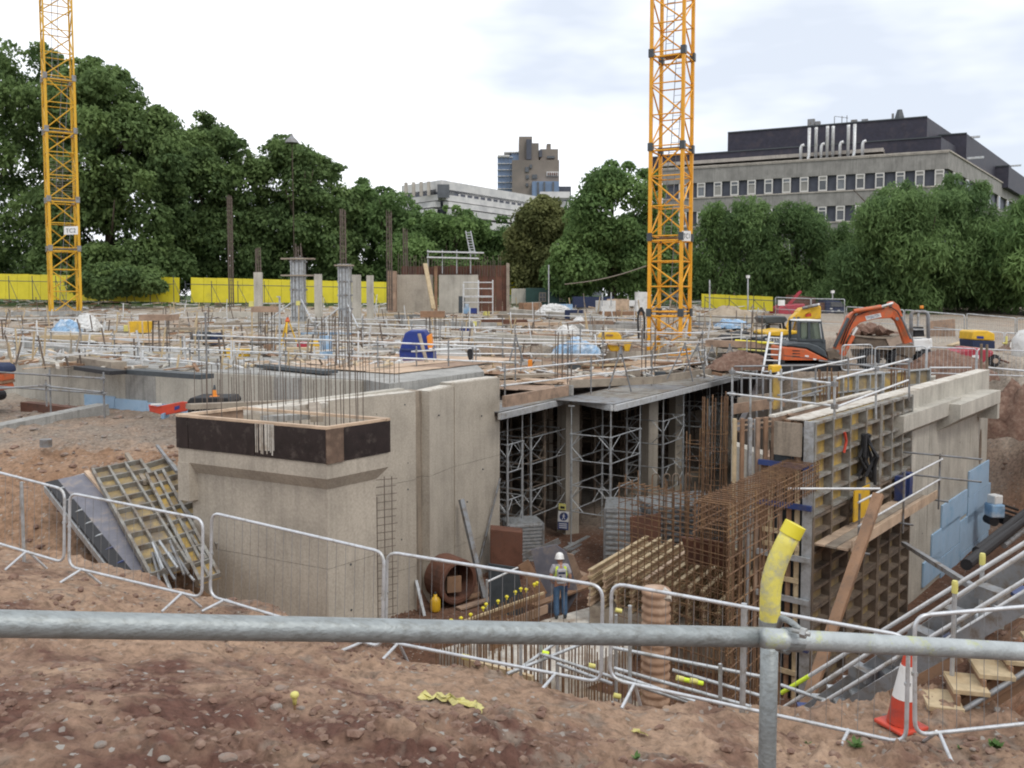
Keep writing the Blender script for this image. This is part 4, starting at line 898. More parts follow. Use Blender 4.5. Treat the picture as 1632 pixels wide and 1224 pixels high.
# column starter groups on the deck
for (px, yt, yb, Y, w_, n, lab) in ((898, 530, 618, 33, .42, 9, 'starter bar cluster on the deck left of the orange crane'), (1033, 522, 612, 36, .38, 8, 'starter bar cluster on the deck in front of the orange crane'), (548, 500, 590, 29, .35, 8, 'starter bar cluster above the long starter row'), (522, 505, 560, 31, .3, 6, 'smaller starter cluster beside the yellow tripod stand'), (690, 500, 560, 36, .4, 8, 'starter cluster with an orange plate on its top'), (425, 492, 560, 34, .4, 8, 'starter cluster under an orange timber plate on the left'), (255, 505, 560, 33, .5, 8, 'starter cluster under a tan plate on the far left slab'), (1205, 500, 560, 36, .35, 6, 'thin bar cluster before the black skip'), (1320, 592, 640, 22.5, .3, 8, 'starter cluster in the right hand cell, left one'), (1432, 584, 630, 25, .3, 8, 'starter cluster in the right hand cell, right one'), (1236, 700, 745, 19, .3, 8, 'starter cluster beside the timber soldiers')):
    a, b = P(px, yt, Y), P(px, yb, Y); t = thing('starter_cluster', lab, 'starter bars', b, 'column starter clusters')
    for k in range(n):
        an = 6.283 * k / n + .3; o = Vector((math.cos(an) * w_, math.sin(an) * w_ * .6, 0)); rod('bar', b + o * .75, Vector((b.x, b.y, a.z)) + o * .75 + Vector((jit(.05), 0, jit(.12))), .016, M['rebar_dark'] if px < 1300 else M['rebar'], t, 'thin')
    if px in (690, 425, 255): 
        MB().box(Vector((b.x, b.y, a.z - .02)), (w_ * 2.4, w_ * 1.6, .22 if px != 690 else .26)).build('cover_plate', {690: M['orange_plastic'], 425: M['ply_dirty'], 255: M['ply_dirty']}[px] if px != 690 else M['timber_red'], t)
# ------------------------------------------------------------------ near things on the bank
def hitY(px, py, Y=6.0, dz=0):
    lo, hi = 1.2, 60.0; prev = None; y = lo
    while y < hi:
        p = P(px, py, y)
        if p.z <= gz(p.x, p.y) + dz: return y
        y += .04 + y * .004
    return hi
def arc_path(pts, rad, n=5):
    out = [Vector(pts[0])]
    for i in range(1, len(pts) - 1):
        p0, p1, p2 = Vector(pts[i-1]), Vector(pts[i]), Vector(pts[i+1]); a = (p0-p1).normalized(); b = (p2-p1).normalized()
        s, e = p1 + a * rad, p1 + b * rad
        for k in range(n + 1):
            t = k / n; out.append(s.lerp(p1, t).lerp(p1.lerp(e, t), t))
    out.append(Vector(pts[-1])); return out
def barrier(bl, br, htl, lab, posts=(), feet=(.1, .88), hgt=1.0):
    """bl, br bottom corners of the frame"""
    e = (br - bl); Lw = e.length; e.normalize(); up = Vector((0, 0, 1)); n = Vector((-e.y, e.x, 0)).normalized(); mid = (bl + br) / 2
    lean = (n * htl + up).normalized()
    t = thing('pedestrian_barrier', lab, 'barrier', (mid.x, mid.y, mid.z - .12), 'grey steel pedestrian barriers along the pit edge')
    tl, tr = bl + lean * hgt, br + lean * hgt
    loop = [(bl + br) / 2, br, tr, tl, bl, (bl + br) / 2]
    MB().tube(arc_path(loop, .14), .0195, 8, False).build('frame', M['barrier'], t, smooth=True)
    nb = int(Lw / .135)
    for k in range(1, nb):
        a = bl + e * (Lw * k / nb); rod('infill_bar', a, a + lean * hgt, .0028, M['galv_dark'], t, 'thin')
    for f in feet:
        a = bl + e * (Lw * f); g = Vector((0, 0, 1))
        MB().tube([a + n * -.02, Vector((a.x - n.x * .30 - e.x * .06, a.y - n.y * .30 - e.y * .06, gz(a.x - n.x * .30, a.y - n.y * .30) + .01))], .017, 8).build('foot', M['barrier'], t)
        MB().tube([a + n * .02, Vector((a.x + n.x * .28 + e.x * .05, a.y + n.y * .28 + e.y * .05, gz(a.x + n.x * .28, a.y + n.y * .28) + .0))], .017, 8).build('foot', M['barrier'], t)
    for f in (.0, 1.0):
        a = bl + e * (Lw * f) + lean * .55; MB().box(a, (.05, .03, .03)).build('clip', M['galv'], t)
    return t
def FB(px, py): 
    """bottom frame corner 0.13 m above the earth"""
    Y = hitY(px, py, dz=.13); return P(px, py, Y)
bspec = [((-175, 815, 12.9), (102, 897, 11.75), 'first pedestrian barrier, cut by the left picture edge', (.02, .80)),
 ((110, 903, 11.7), (322, 953, 10.9), 'second pedestrian barrier from the left, before the tilted formwork panels', (.1, .86)),
 ((335, 950, 11.1), (609, 1032, 9.7), 'third pedestrian barrier from the left, in front of the concrete pier', (.09, .9)),
 ((615, 1022, 9.75), (958, 1088, 9.0), 'middle pedestrian barrier, before the long wall and the person', (.06, .8)),
 ((972, 1082, 8.8), (1444, 1185, 7.85), 'wide pedestrian barrier behind the bent yellow tube', (.09, .82)),
 ((1458, 1172, 7.6), (1760, 1140, 7.9), 'last pedestrian barrier, cut by the right picture edge', (.12, .9))]
for (a, b, lab, ft) in bspec:
    hg = {0: 1.0, 1: 1.0, 2: 1.08, 3: 1.02, 4: .99, 5: 1.07}[bspec.index((a, b, lab, ft))]
    barrier(P(*a), P(*b), .05, lab, feet=ft, hgt=hg)
def gpost(px, y0, Y, lab, m='galv', r=.024, yb=None, cap=None):
    a = P(px, y0, Y); z = gz(a.x, a.y) if yb is None else P(px, yb, Y).z
    t = thing('scaffold_post', lab, 'scaffold post', (a.x, a.y, z))
    rod('tube', (a.x, a.y, z - .2), a, r, M[m], t)
    if cap: cb = MB(); cb.lathe((a.x, a.y, a.z - .1), [(r * 1.3, 0), (r * 1.35, .1), (r * 1.1, .13)], 10); cb.build('cap', M[cap], t)
    return t
gpost(34, 768, 12.4, 'upright tube standing inside the first barrier at far left')
gpost(1186, 962, 8.7, 'upright grey tube behind the wide barrier', r=.03)
# ---- the big foreground guard rail
def near_tube(name, a, b, m, lab, grp='foreground guard rail tubes', r=.0242):
    a, b = Vector(a), Vector(b); pts = [a.lerp(b, k / 12) for k in range(13)]
    t = MB(); t.tube(pts, r, 28); o = t.build(name, m, smooth=True); tag(o, lab, 'scaffold tube', grp); return o
lt = near_tube('scaffold_tube', P(-160, 991, 1.46), P(1236, 1016, 2.12), M['galv_near'], 'long weathered grey tube across the foreground, left of the coupler')
rt = near_tube('scaffold_tube', P(1217, 1017, 2.06), P(1790, 1047, 2.42), M['tube_splash'], 'grey tube splashed with yellow, right of the coupler')
post_a, post_b = P(1227, 985, 2.33), P(1225, 1300, 2.33)
sp = thing('scaffold_post', 'upright foreground scaffold post wearing a bent worn yellow plastic sleeve', 'scaffold post', (post_a.x, post_a.y, -1.9))
b = MB(); b.tube([Vector((post_a.x, post_a.y, -2.1)), Vector((post_a.x, post_a.y, -1.5)), Vector((post_a.x, post_a.y, -1.2)), post_a], .0238, 28); b.build('tube', M['galv_near'], sp, smooth=True)
path = [(1227, 1012), (1227, 985), (1227.5, 955), (1229.5, 930), (1234, 910), (1241, 890), (1251, 868), (1262, 847)]
cs = [P(x, y, 2.33) for x, y in path]
b = MB(); b.tube(cs, [.0272, .0275, .0275, .0278, .0278, .0275, .027, .0265], 28, False); o = b.build('sleeve', M['paint_yellow_worn'], sp, smooth=True)
so = o.modifiers.new('wall', 'SOLIDIFY'); so.thickness = .003
e = (cs[-1] - cs[-2]).normalized()
b = MB(); b.tube([cs[-1] - e * .012, cs[-1] + e * .022], .0292, 28); b.build('end_cap', M['yellow'], sp, smooth=False)
# coupler: two curved jaws, bolt and nut
cc = P(1246, 1008, 2.16)
cl = thing('tube_coupler', 'galvanised swivel coupler clamping the foreground tubes to the post', 'coupler', cc)
td = (P(1790, 1047, 2.42) - P(1217, 1017, 2.06)).normalized()
b = MB()
ax = td; pr = ax.cross(Vector((0, 0, 1))).normalized(); qq = ax.cross(pr)
c0 = P(1262, 1019.5, 2.088)
for w0, w1, rr in ((-.022, .022, .0285),):
    n = 18; vs = []
    for s_ in (w0, w1):
        for rad in (.0246, rr):
            for k in range(n + 1):
                a = 2 * math.pi * k / n * .92; vs.append(c0 + ax * s_ + (pr * math.cos(a) + qq * math.sin(a)) * rad)
    m_ = n + 1; f = []
    for k in range(n): f += [(m_+k, m_+k+1, 3*m_+k+1, 3*m_+k), (k, 2*m_+k, 2*m_+k+1, k+1), (k, k+1, m_+k+1, m_+k), (2*m_+k, 3*m_+k, 3*m_+k+1, 2*m_+k+1)]
    b.add(vs, f)
b.build('jaw', M['galv_near'], cl, smooth=False)
c1 = P(1227, 1000, 2.33)
MB().tube([Vector((c1.x, c1.y, c1.z - .032)), Vector((c1.x, c1.y, c1.z + .022))], .030, 20).build('post_jaw', M['galv_near'], cl)
f0, f1, f2 = P(1243, 985, 2.16), P(1262, 1002, 2.08), P(1283, 1008, 2.05)
MB().tube(arc_path([P(1240, 1002, 2.2), P(1246, 984, 2.13), P(1262, 992, 2.07), P(1276, 1004, 2.05)], .012), .0075, 10).build('flap', M['galv_near'], cl, smooth=True)
MB().tube([P(1262, 1004, 2.055), P(1291, 1011, 2.03)], .0055, 10).build('bolt', M['galv'], cl, smooth=True)
nt = MB(); nt.tube([P(1276, 1007.5, 2.043), P(1285, 1010, 2.035)], .0125, 6); nt.build('nut', M['galv'], cl)
MB().tube([P(1240, 1030, 2.10), P(1256, 1036, 2.07)], .012, 10).build('hinge', M['galv_near'], cl, smooth=True)
MB().tube([P(1252, 1004, 2.1), P(1250, 1036, 2.07)], .014, 8).build('body', M['galv_near'], cl, smooth=True)
# yellow mushroom cap on a pin
Yp = hitY(470, 1136); a = P(470, 1136, Yp); 
t = thing('capped_pin', 'pale yellow mushroom cap on a short rusty pin stuck in the near bank', 'capped pin', a)
rod('pin', a - Vector((0, 0, .1)), a + Vector((0, 0, .08)), .011, M['rebar'], t)
s_ = Yp / 1400
b = MB(); b.lathe(a + Vector((0, 0, .0)), [(.016, .07), (.018, .11), (.024, .125), (.033, .135), (.036, .15), (.03, .166), (.016, .174), (.002, .176)], 16); b.build('cap', M['cap_yellow'], t, smooth=True)
# crumpled yellow film
rn = random.Random(31)
def film(pts, w, name, lab):
    vs = []; fs = []; n = len(pts); k = 5
    for i, (px, py) in enumerate(pts):
        Y = hitY(px, py); p = P(px, py, Y); g = gz(p.x, p.y)
        for j in range(k):
            vs.append((p.x + rn.uniform(-.035, .035), p.y + (j - 2) * w / 4 + rn.uniform(-.015, .015), g + .012 + rn.uniform(0, .028)))
    for i in range(n - 1):
        for j in range(k - 1): fs.append((i*k+j, (i+1)*k+j, (i+1)*k+j+1, i*k+j+1))
    b = MB(); b.add(vs, fs); o = b.build(name, M['tape']); so = o.modifiers.new('thick', 'SOLIDIFY'); so.thickness = .006; return tag(o, lab, 'plastic film', 'scraps of yellow film')
film([(668, 1116), (676, 1112), (686, 1118), (697, 1112), (708, 1120), (718, 1117), (728, 1124), (738, 1122), (748, 1126), (757, 1125), (765, 1133), (768, 1139)], .12, 'yellow_film', 'long crumpled strip of yellow film lying on the bank')
film([(1009, 1170), (1015, 1171), (1021, 1175), (1028, 1178)], .05, 'yellow_film', 'small scrap of yellow film near the wide barrier foot')
# weeds
def weed(px, py, n, s, lab, seed):
    rn_ = random.Random(seed); Y = hitY(px, py); p = P(px, py, Y); g = gz(p.x, p.y); b = MB()
    for _ in range(n):
        a = rn_.uniform(0, 6.28); L = s * rn_.uniform(.5, 1.1); d = Vector((math.cos(a), math.sin(a), rn_.uniform(.2, 1.3))).normalized(); w = d.cross(Vector((0, 0, 1))).normalized() * L * .22
        o0 = Vector((p.x, p.y, g)) + Vector((rn_.uniform(-.3, .3) * s, rn_.uniform(-.3, .3) * s, 0)); b.add([o0, o0 + d * L * .5 + w, o0 + d * L, o0 + d * L * .5 - w], [(0, 1, 2, 3)])
    tag(b.build('weed', M['weed']), lab, 'weed', 'small weeds on the bank')
M['weed'] = mat('weed_leaf', (.07, .14, .03), .7, 0, .3, 20, bump=0)
for k, (px, py, n, s, lab) in enumerate([(1362, 1196, 26, .09, 'leafy green weed under the wide barrier end'), (1585, 1195, 30, .10, 'flat green weed near the right picture edge'), (1012, 1215, 14, .06, 'tiny weed at the bottom edge below the yellow scrap'), (1022, 1112, 20, .08, 'weed at the crest beside the barrier corner'), (982, 1106, 14, .06, 'tiny weed at the crest left of the barrier corner'), (1285, 1188, 12, .05, 'tiny weed beside a yellow bloom'), (1530, 1196, 12, .05, 'tiny weed between the cone and the corner')]): weed(px, py, n, s, lab, k)
# traffic cone
Yc = 8.35; cb_ = P(1436, 1166, Yc)
gzc = gz(cb_.x, cb_.y); cb_ = Vector((cb_.x, cb_.y, max(gzc, cb_.z)))
tp = P(1450, 1035, Yc)
t = thing('traffic_cone', 'red traffic cone with a broad white sleeve between the last two barriers', 'traffic cone', cb_)
tilt = Matrix.Rotation(R(4), 3, 'Y'); Hc = tp.z - cb_.z
def cr(z): return lerp(.145, .035, z / Hc)
bs = MB(); bs.box(cb_ + Vector((0, 0, .02)), (.36, .36, .04), R(24)); bmod(bs.build('base', M['red'], t), .015)
for z0, z1, m in ((.04, Hc * .24, 'red'), (Hc * .24, Hc * .38, 'red'), (Hc * .38, Hc * .80, 'white'), (Hc * .80, Hc, 'red')):
    ad = .006 if z0 > .1 and m == 'white' else (.004 if abs(z0 - Hc * .24) < .01 else 0)
    MB().lathe(cb_, [(cr(z0) + ad, z0), (cr(z1) + ad, z1)], 24, tilt).build('sleeve' if m == 'white' else 'cone_body', M[m], t, smooth=False)
# ------------------------------------------------------------------ scaffold stair down into the pit
sm_ = thing('scaffold_stair', 'scaffold tube stair with twin handrails descending the right bank into the pit', 'scaffold stair', P(1560, 1060, 9.8))
def tb(x0, y0, Y0, x1, y1, Y1, m='rail', r=.0242, nmz='rail_tube', ext=.35):
    a, b = P(x0, y0, Y0), P(x1, y1, Y1); b = b + (b - a) * ext; return rod(nmz, a, b, r, M[m], sm_)
tb(1248, 1103, 11.2, 1632, 866, 9.2); tb(1244, 1131, 11.0, 1632, 882, 9.0)
tb(1268, 1146, 10.8, 1632, 926, 8.8); tb(1292, 1153, 10.5, 1632, 944, 8.6)
a, b = P(1248, 1103, 11.2), P(1632, 866, 9.2); rod('yellow_end', a - (b-a).normalized() * .03, a.lerp(b, .13), .028, M['hivis'], sm_)
for x0, y0, Y0, x1, y1, Y1, w_, m in ((1300, 1156, 10.4, 1640, 958, 8.55, .16, 'galv_dark'), (1255, 1160, 11.1, 1632, 905, 9.5, .22, 'galv_dark'), (1330, 1158, 10.0, 1480, 1075, 9.3, .10, 'timber_red')):
    a, b = P(x0, y0, Y0), P(x1, y1, Y1); plank('stringer', a, b + (b - a) * .3, .05, w_, M[m], sm_)
for k in range(13):
    t_ = (k + .5) / 13; a = P(1270, 1150, 10.9).lerp(P(1640, 940, 9.4), t_); MB().box(a + Vector((.1, .1, -.02)), (.22, .62, .04), R(-8)).build('tread', M['galv'] if k % 4 else M['blue_steel'], sm_)
for k in range(5):
    t_ = .35 + .14 * k; a = P(1268, 1146, 10.8).lerp(P(1632, 926, 8.8), t_)
    MB().box(a + Vector((.12, .35, -.1)), (.18, .3, .14), R(20)).build('bracket', M['galv_dark'], sm_)
for (px, y0, yb, Y, lab) in ((1566, 886, 1075, 9.7, 'stair post with a yellow cap, farther right'), (1522, 930, 1150, 9.0, 'stair post with a yellow cap, nearer the cone')):
    t = gpost(px, y0, Y, lab, yb=yb, cap='cap_yellow')
# timber steps on the bank
ts = thing('timber_steps', 'flight of raw timber steps set in the right bank', 'timber steps', P(1540, 1110, 8.7))
for k, (x, y, Y) in enumerate(((1478, 1142, 8.75), (1500, 1116, 8.8), (1540, 1090, 8.85), (1580, 1066, 8.95), (1622, 1045, 9.05), (1664, 1024, 9.15))):
    c_ = P(x, y, Y)
    bmod(MB().box(c_, (.34, .46, .05), R(-14)).build('tread', M['timber'], ts), .006); MB().box(c_ + Vector((-.14, -.02, -.11)), (.035, .44, .17), R(-14)).build('riser', M['timber_red'], ts)
rod('side_tube', P(1490, 1160, 8.5), P(1700, 1030, 8.9), .028, M['galv_dark'], ts)
for j in range(2):
    a, b = P(1456 + 30 * j, 1158, 8.6 + .4 * j), P(1690, 1012 + 12 * j, 9.1); plank('side_board', a + Vector((0, 0, -.12)), b + Vector((0, 0, -.12)), .04, .2, M['timber_red'], ts)
# scaffold tubes criss-crossing just beyond the crest
pt = thing('pit_handrail', 'criss-crossed handrail tubes with yellow end caps beyond the bank crest', 'handrail', P(1000, 1080, 11.5))
for (x0, y0, Y0, x1, y1, Y1) in ((928, 1026, 12.5, 808, 1074, 11.6), (862, 1042, 12, 1100, 1120, 10.8), (888, 1058, 12, 976, 1090, 11.5), (976, 1032, 11.6, 1216, 1079, 11.0), (979, 1065, 11.4, 1209, 1130, 10.6), (980, 1074, 11, 1130, 1126, 10.4), (1072, 1068, 11.4, 1215, 1110, 10.8), (895, 1018, 13, 822, 1070, 12.2), (1245, 1092, 11, 1320, 1118, 10.5)):
    a, b = P(x0, y0, Y0), P(x1, y1, Y1); rod('tube', a, b, .0242, M['galv'], pt)
for (px, y0, y1, Y) in ((862, 1010, 1095, 12.1), (888, 1000, 1085, 12.4), (830, 1020, 1080, 12), (1004, 965, 1110, 11), (1148, 1058, 1145, 10.6), (982, 980, 1100, 12.8)):
    rod('tube', P(px, y0, Y), P(px, y1 + 30, Y), .0242, M['galv'], pt)
for (px, py, Y) in ((864, 1040, 12), (938, 1060, 11.8), (1078, 1080, 10.7), (978, 1108, 11), (736, 1046, 10.6), (981, 972, 12.6), (1100, 1084, 10.6)):
    a = P(px, py, Y); rod('yellow_cap', a, a + Vector((.09, .0, -.02)), .034, M['cap_yellow'] if px != 864 else M['hivis'], pt)
a = P(1085, 1082, 10.8); rod('yellow_cap', a, a + Vector((.28, 0, -.06)), .03, M['hivis'], pt)
# corrugated duct standing in the pit
c_ = P(1046, 945, 13.2); t = thing('corrugated_duct', 'terracotta ribbed duct standing upright in the pit with concrete in its mouth', 'duct', (c_.x, c_.y, PIT))
prof = []; z = PIT
while z < c_.z: prof += [(.205, z), (.225, z + .03), (.225, z + .07), (.205, z + .10)]; z += .13
MB().lathe((c_.x, c_.y, 0), prof, 24).build('ribbed_tube', M['pipe_clay'], t, smooth=True)
bb = MB(); bb.lathe((c_.x, c_.y, 0), [(.20, c_.z - .03), (.19, c_.z + .03), (.1, c_.z + .06), (.002, c_.z + .05)], 18); bb.build('concrete_plug', M['cap'], t)
vs, fs = blob_template(5); MB().add([(c_.x + .12 + v[0]*.1, c_.y - .1 + v[1]*.1, c_.z + v[2]*.13 - .02) for v in vs], fs).build('cement_lump', M['cap'], t)
# dark pipes lying on the right bank
for k, (x0, y0, Y0, x1, y1, Y1, r, lab) in enumerate(((1540, 900, 19.5, 1660, 806, 26, .13, 'thick black pipe lying along the right bank foot'), (1556, 878, 20.5, 1670, 788, 27, .10, 'thinner black pipe lying above the thick one'), (1600, 870, 22, 1690, 800, 28, .07, 'grey pipe on the right bank beside the black ones'))):
    tag(MB().tube([P(x0, y0, Y0), P(x1, y1, Y1)], r, 12).build('drain_pipe', M['black'] if k < 2 else M['galv_dark'], smooth=False), lab, 'pipe', 'pipes on the right bank')
t = thing('small_pump', 'small blue pump with a white lid at the far end of the blue boards', 'pump', P(1588, 830, 29))
c_ = P(1585, 815, 29)
bmod(MB().box(c_ + Vector((0, 0, .05)), (.45, .5, .45)).build('body', M['tarp_blue'], t), .05); bmod(MB().box(c_ + Vector((0, 0, .42)), (.35, .35, .3), .3).build('lid', M['white'], t), .04)
for dx in (-.1, .35): MB().tube([c_ + Vector((dx, -.2, -.3)), c_ + Vector((dx, .25, -.3))], .16, 14).build('wheel', M['black'], t)
for dz in (.1, .25, -.05): rod('hose', c_ + Vector((.2, -.1, dz)), c_ + Vector((.9, .2, dz - .25)), .04, M['black'], t)
# ------------------------------------------------------------------ tilted formwork panels on the left slope
def quad_panel(lab, c, nx, ny, face, grp='formwork panels dumped on the left slope', th=.12, frame=M['shutter_steel'], rib=.045):
    """c: three corners top-left, top-right, bottom-left"""
    tl, tr, bl_ = c; eu = (tr - tl); W_ = eu.length; eu.normalize(); ev = (tl - bl_); ev = ev - eu * ev.dot(eu); H_ = ev.length; ev.normalize(); n = eu.cross(ev).normalized()
    if n.y > 0: n = -n
    return waffle('formwork_panel', lab, tl - ev * H_, eu, ev, n, W_, H_, nx, ny, face, th=th, rib=rib, grp=grp, frame=frame)
def PS(px, py, Y): return P(px, py, Y)
tlA, trA, blA = PS(92, 764, 18.6), PS(138, 754, 19.0), PS(215, 915, 15.6)
gp = thing('formwork_panel', 'plain grey faced formwork panel lying leftmost on the slope', 'formwork panel', blA, 'formwork panels dumped on the left slope')
brA = trA + (blA - tlA)
n = (trA - tlA).cross(tlA - blA).normalized(); n = n if n.y < 0 else -n
wide = (trA - tlA) * .35
MB().extr([tlA - wide * .0, trA, brA, blA], n * -.03).build('grey_sheet', M['film_grey'], gp)
plank('edge_batten', trA + n * .03, brA + n * .03, .10, .07, M['ply'], gp, up=n)
tl2 = tlA + (tlA - trA) * .42; bl2 = blA + (tlA - trA) * .42
plank('side_rail', tl2 - n * .15, bl2 - n * .15, .07, .14, M['galv'], gp, up=n)
plank('top_rail', tl2 - n * .1, trA - n * .05, .06, .1, M['galv'], gp, up=n)
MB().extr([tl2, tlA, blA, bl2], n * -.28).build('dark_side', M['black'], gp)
ev = (blA - tlA)
for k in range(7): plank('stiffener', tl2 + ev * (.1 + .13 * k) - n * .06, tlA + ev * (.1 + .13 * k) - n * .02, .05, .08, M['blue_steel'] if k > 4 else M['galv'], gp)
tlB, trB, blB = PS(146, 754, 18.9), PS(226, 738, 19.5), PS(268, 915, 15.5)
quad_panel('yellow backed waffle formwork panel in the middle of the slope pile', (tlB, trB, blB), 3, 9, M['yellow_ply2'])
tlC, trC, blC = PS(228, 738, 19.45), PS(268, 726, 19.8), PS(318, 876, 16.4)
quad_panel('rightmost yellow formwork panel on the slope, next to the pier', (tlC + n * -.15, trC + n * -.15, blC + n * -.15), 1, 9, M['yellow_ply2'], th=.14)
quad_panel('narrow second formwork panel overlapping the rightmost one', (PS(232, 760, 18.6), PS(262, 752, 18.8), PS(322, 930, 15.3)), 2, 8, M['yellow_ply'], th=.1)
tag(plank('prop_tube', P(202, 724, 20.5), P(232, 770, 18.5), .09, .09, M['timber_grey']), 'short grey timber end sticking up behind the slope pile', 'timber')
tag(plank('prop_tube', P(250, 710, 20.6), P(282, 752, 18.7), .06, .06, M['galv_dark']), 'thin dark prop sticking up next to the pier', 'prop')
for k in range(10):
    a = P(238 + 4 * k + rn.uniform(-4, 4), 862 + 6 * k, 15.9 - .05 * k)
tg = thing('prop_bundle', 'tangle of steel props lying on the lower slope panels', 'steel props', P(270, 900, 15.6))
for k in range(9):
    a = P(236 + rn.uniform(0, 40), 858 + rn.uniform(0, 30), 15.8); b_ = a + Vector((rn.uniform(.3, .7), -.55, rn.uniform(-.5, -.3))); rod('prop', a, b_, .025, M['galv_dark'] if k % 2 else M['galv'], tg)
MB().tube([P(73, 700, 21.2), P(73, 712, 21.2)], .14, 10).build('post_stub', M['galv_dark'], None); bpy.data.objects['post_stub']['label'] = 'small concrete filled tube stub with a pale cap on the left terrace'; bpy.data.objects['post_stub']['category'] = 'stub'
# ------------------------------------------------------------------ tower cranes
def crane(lab, cx, cy, w, rot, z0, joints, m, sect, z_top, sign, signface, sign_z, thin_above=None):
    t = thing('tower_crane', lab, 'tower crane', (cx, cy, z0))
    ca, sa = math.cos(rot), math.sin(rot)
    cor = [Vector((cx + ca * i * w/2 - sa * j * w/2, cy + sa * i * w/2 + ca * j * w/2, 0)) for i, j in ((-1,-1),(1,-1),(1,1),(-1,1))]
    js = [z0] + joints + [z_top]
    for k in range(len(js) - 1):
        za, zb = js[k], js[k+1]; s = bpy.data.objects.new('mast_section', None); COL.objects.link(s); s.parent = t
        cr_ = .085 if not (thin_above and za > thin_above) else .055
        for c_ in cor: plank('chord', c_ + Vector((0, 0, za)), c_ + Vector((0, 0, zb)), cr_ * 2, cr_ * 2, m, s, up=(ca, sa, 0))
        bays = max(1, round((zb - za) / (w * .82))); h = (zb - za) / bays
        for f in range(4):
            a, b = cor[f], cor[(f+1) % 4]
            for q in range(bays):
                zz = za + q * h
                pa, pb = (a, b) if (q + f) % 2 == 0 else (b, a)
                rod('diagonal', pa + Vector((0, 0, zz + .06)), pb + Vector((0, 0, zz + h - .06)), .042, m, s)
                if q < bays - 0: rod('horizontal', a + Vector((0, 0, zz + .05)), b + Vector((0, 0, zz + .05)), .036, m, s)
        # ladder and rest platform
        c0 = Vector((cx, cy, 0)) + Vector((ca, sa, 0)) * w * (.1 if k % 2 else -.1)
        for dx in (-.2, .2): rod('ladder_rail', c0 + Vector((ca * dx, sa * dx, za)), c0 + Vector((ca * dx + .25 * ca, sa * dx + .25 * sa, zb)), .02, M['galv_dark'], s)
        for q in range(int((zb - za) / .35)): 
            zz = za + .3 + q * .35; o_ = c0 + Vector((ca, sa, 0)) * (.25 * (zz - za) / (zb - za)); rod('rung', o_ + Vector((-ca * .2, -sa * .2, zz)), o_ + Vector((ca * .2, sa * .2, zz)), .012, M['galv_dark'], s, 'thin')
        if k and k < len(js) - 1:
            for c_ in cor: MB().box(c_ + Vector((0, 0, za)), (.27, .27, .42), rot).build('splice', M['charcoal'] if sect else M['galv_dark'], t)
            for f in range(4): rod('splice_bar', cor[f] + Vector((0, 0, za - .2)), cor[(f+1)%4] + Vector((0, 0, za - .2)), .05, m, t)
            MB().box((cx + .12, cy, za - .02), (w * .7, w * .5, .05), rot).build('rest_platform', M['timber_red' if sect else 'galv_dark'], t)
    a, b = signface
    A, B = cor[a], cor[b]; e = (B - A).normalized(); n = Vector((e.y, -e.x, 0)); 
    if n.y > 0: n = -n
    return t, cor
cx1 = P(1067, 500, 47.3)
j1 = [P(1067, y, 47).z for y in (498, 378, 235, 86)]
c1, cor1 = crane('tall orange yellow lattice crane mast rising out of the frame right of centre', cx1.x, cx1.y, 1.72, R(-27), P(1067, 566, 47).z, j1, M['crane'], True, 21.5, 'TC1', (0, 1), 0)
cx2 = P(104, 490, 64.5)
j2 = [P(104, y, 64).z for y in (396, 318, 208, 124)]
c2, cor2 = crane('left deep yellow lattice crane mast before the tall trees', cx2.x, cx2.y, 1.86, R(33), P(104, 500, 64).z, j2, M['crane2'], False, 27, 'TC2', (1, 2), 0, thin_above=13)
def signboard(par, x0, y0, x1, y1, Y, s, lab, skew=0):
    a, b, c_, d = P(x0, y1, Y), P(x1, y1 + skew, Y), P(x1, y0 + skew, Y), P(x0, y0, Y)
    MB().extr([a, b, c_, d], (0, .03, 0)).build('sign_plate', M['white'], par, lab)
    W_ = b.x - a.x; H_ = c_.z - b.z
    text('sign_lettering', s, H_ * .5, a + Vector((W_ * .14, -.012, H_ * .24)), (b - a), (0, 0, 1), M['charcoal'], par, .006, width=W_ * .72)
signboard(c1, 1087, 368, 1101, 384, 46.0, 'TC1', 'white number plate', 0)
signboard(c2, 102, 361, 124, 374, 63.0, 'TC2', 'white number plate', -.5)
for y in (240, 262, 300): pass
# netting band on the left crane
nb_ = MB()
zt0, zt1 = P(104, 312, 64).z, P(104, 258, 64).z
for f in range(4):
    a, b = cor2[f] * .995 + Vector((cx2.x, cx2.y, 0)) * .005, cor2[(f+1) % 4] * .995 + Vector((cx2.x, cx2.y, 0)) * .005
    for k in range(8):
        zz = lerp(zt0, zt1, k / 7); rod('wire', Vector((a.x, a.y, zz)), Vector((b.x, b.y, zz)), .012, M['timber_grey'], c2, 'thin')
# concrete base of crane 1
tag(MB().box((cx1.x, cx1.y, P(1067, 575, 47).z - .3), (4.2, 4.2, .8), R(-27)).build('crane_base', M['concrete_grey']), 'concrete foundation block under the orange yellow crane', 'crane base')
tag(MB().box((cx2.x, cx2.y, P(104, 505, 64).z - .3), (5, 5, .8), R(33)).build('crane_base', M['concrete_grey']), 'concrete foundation block under the left crane', 'crane base')
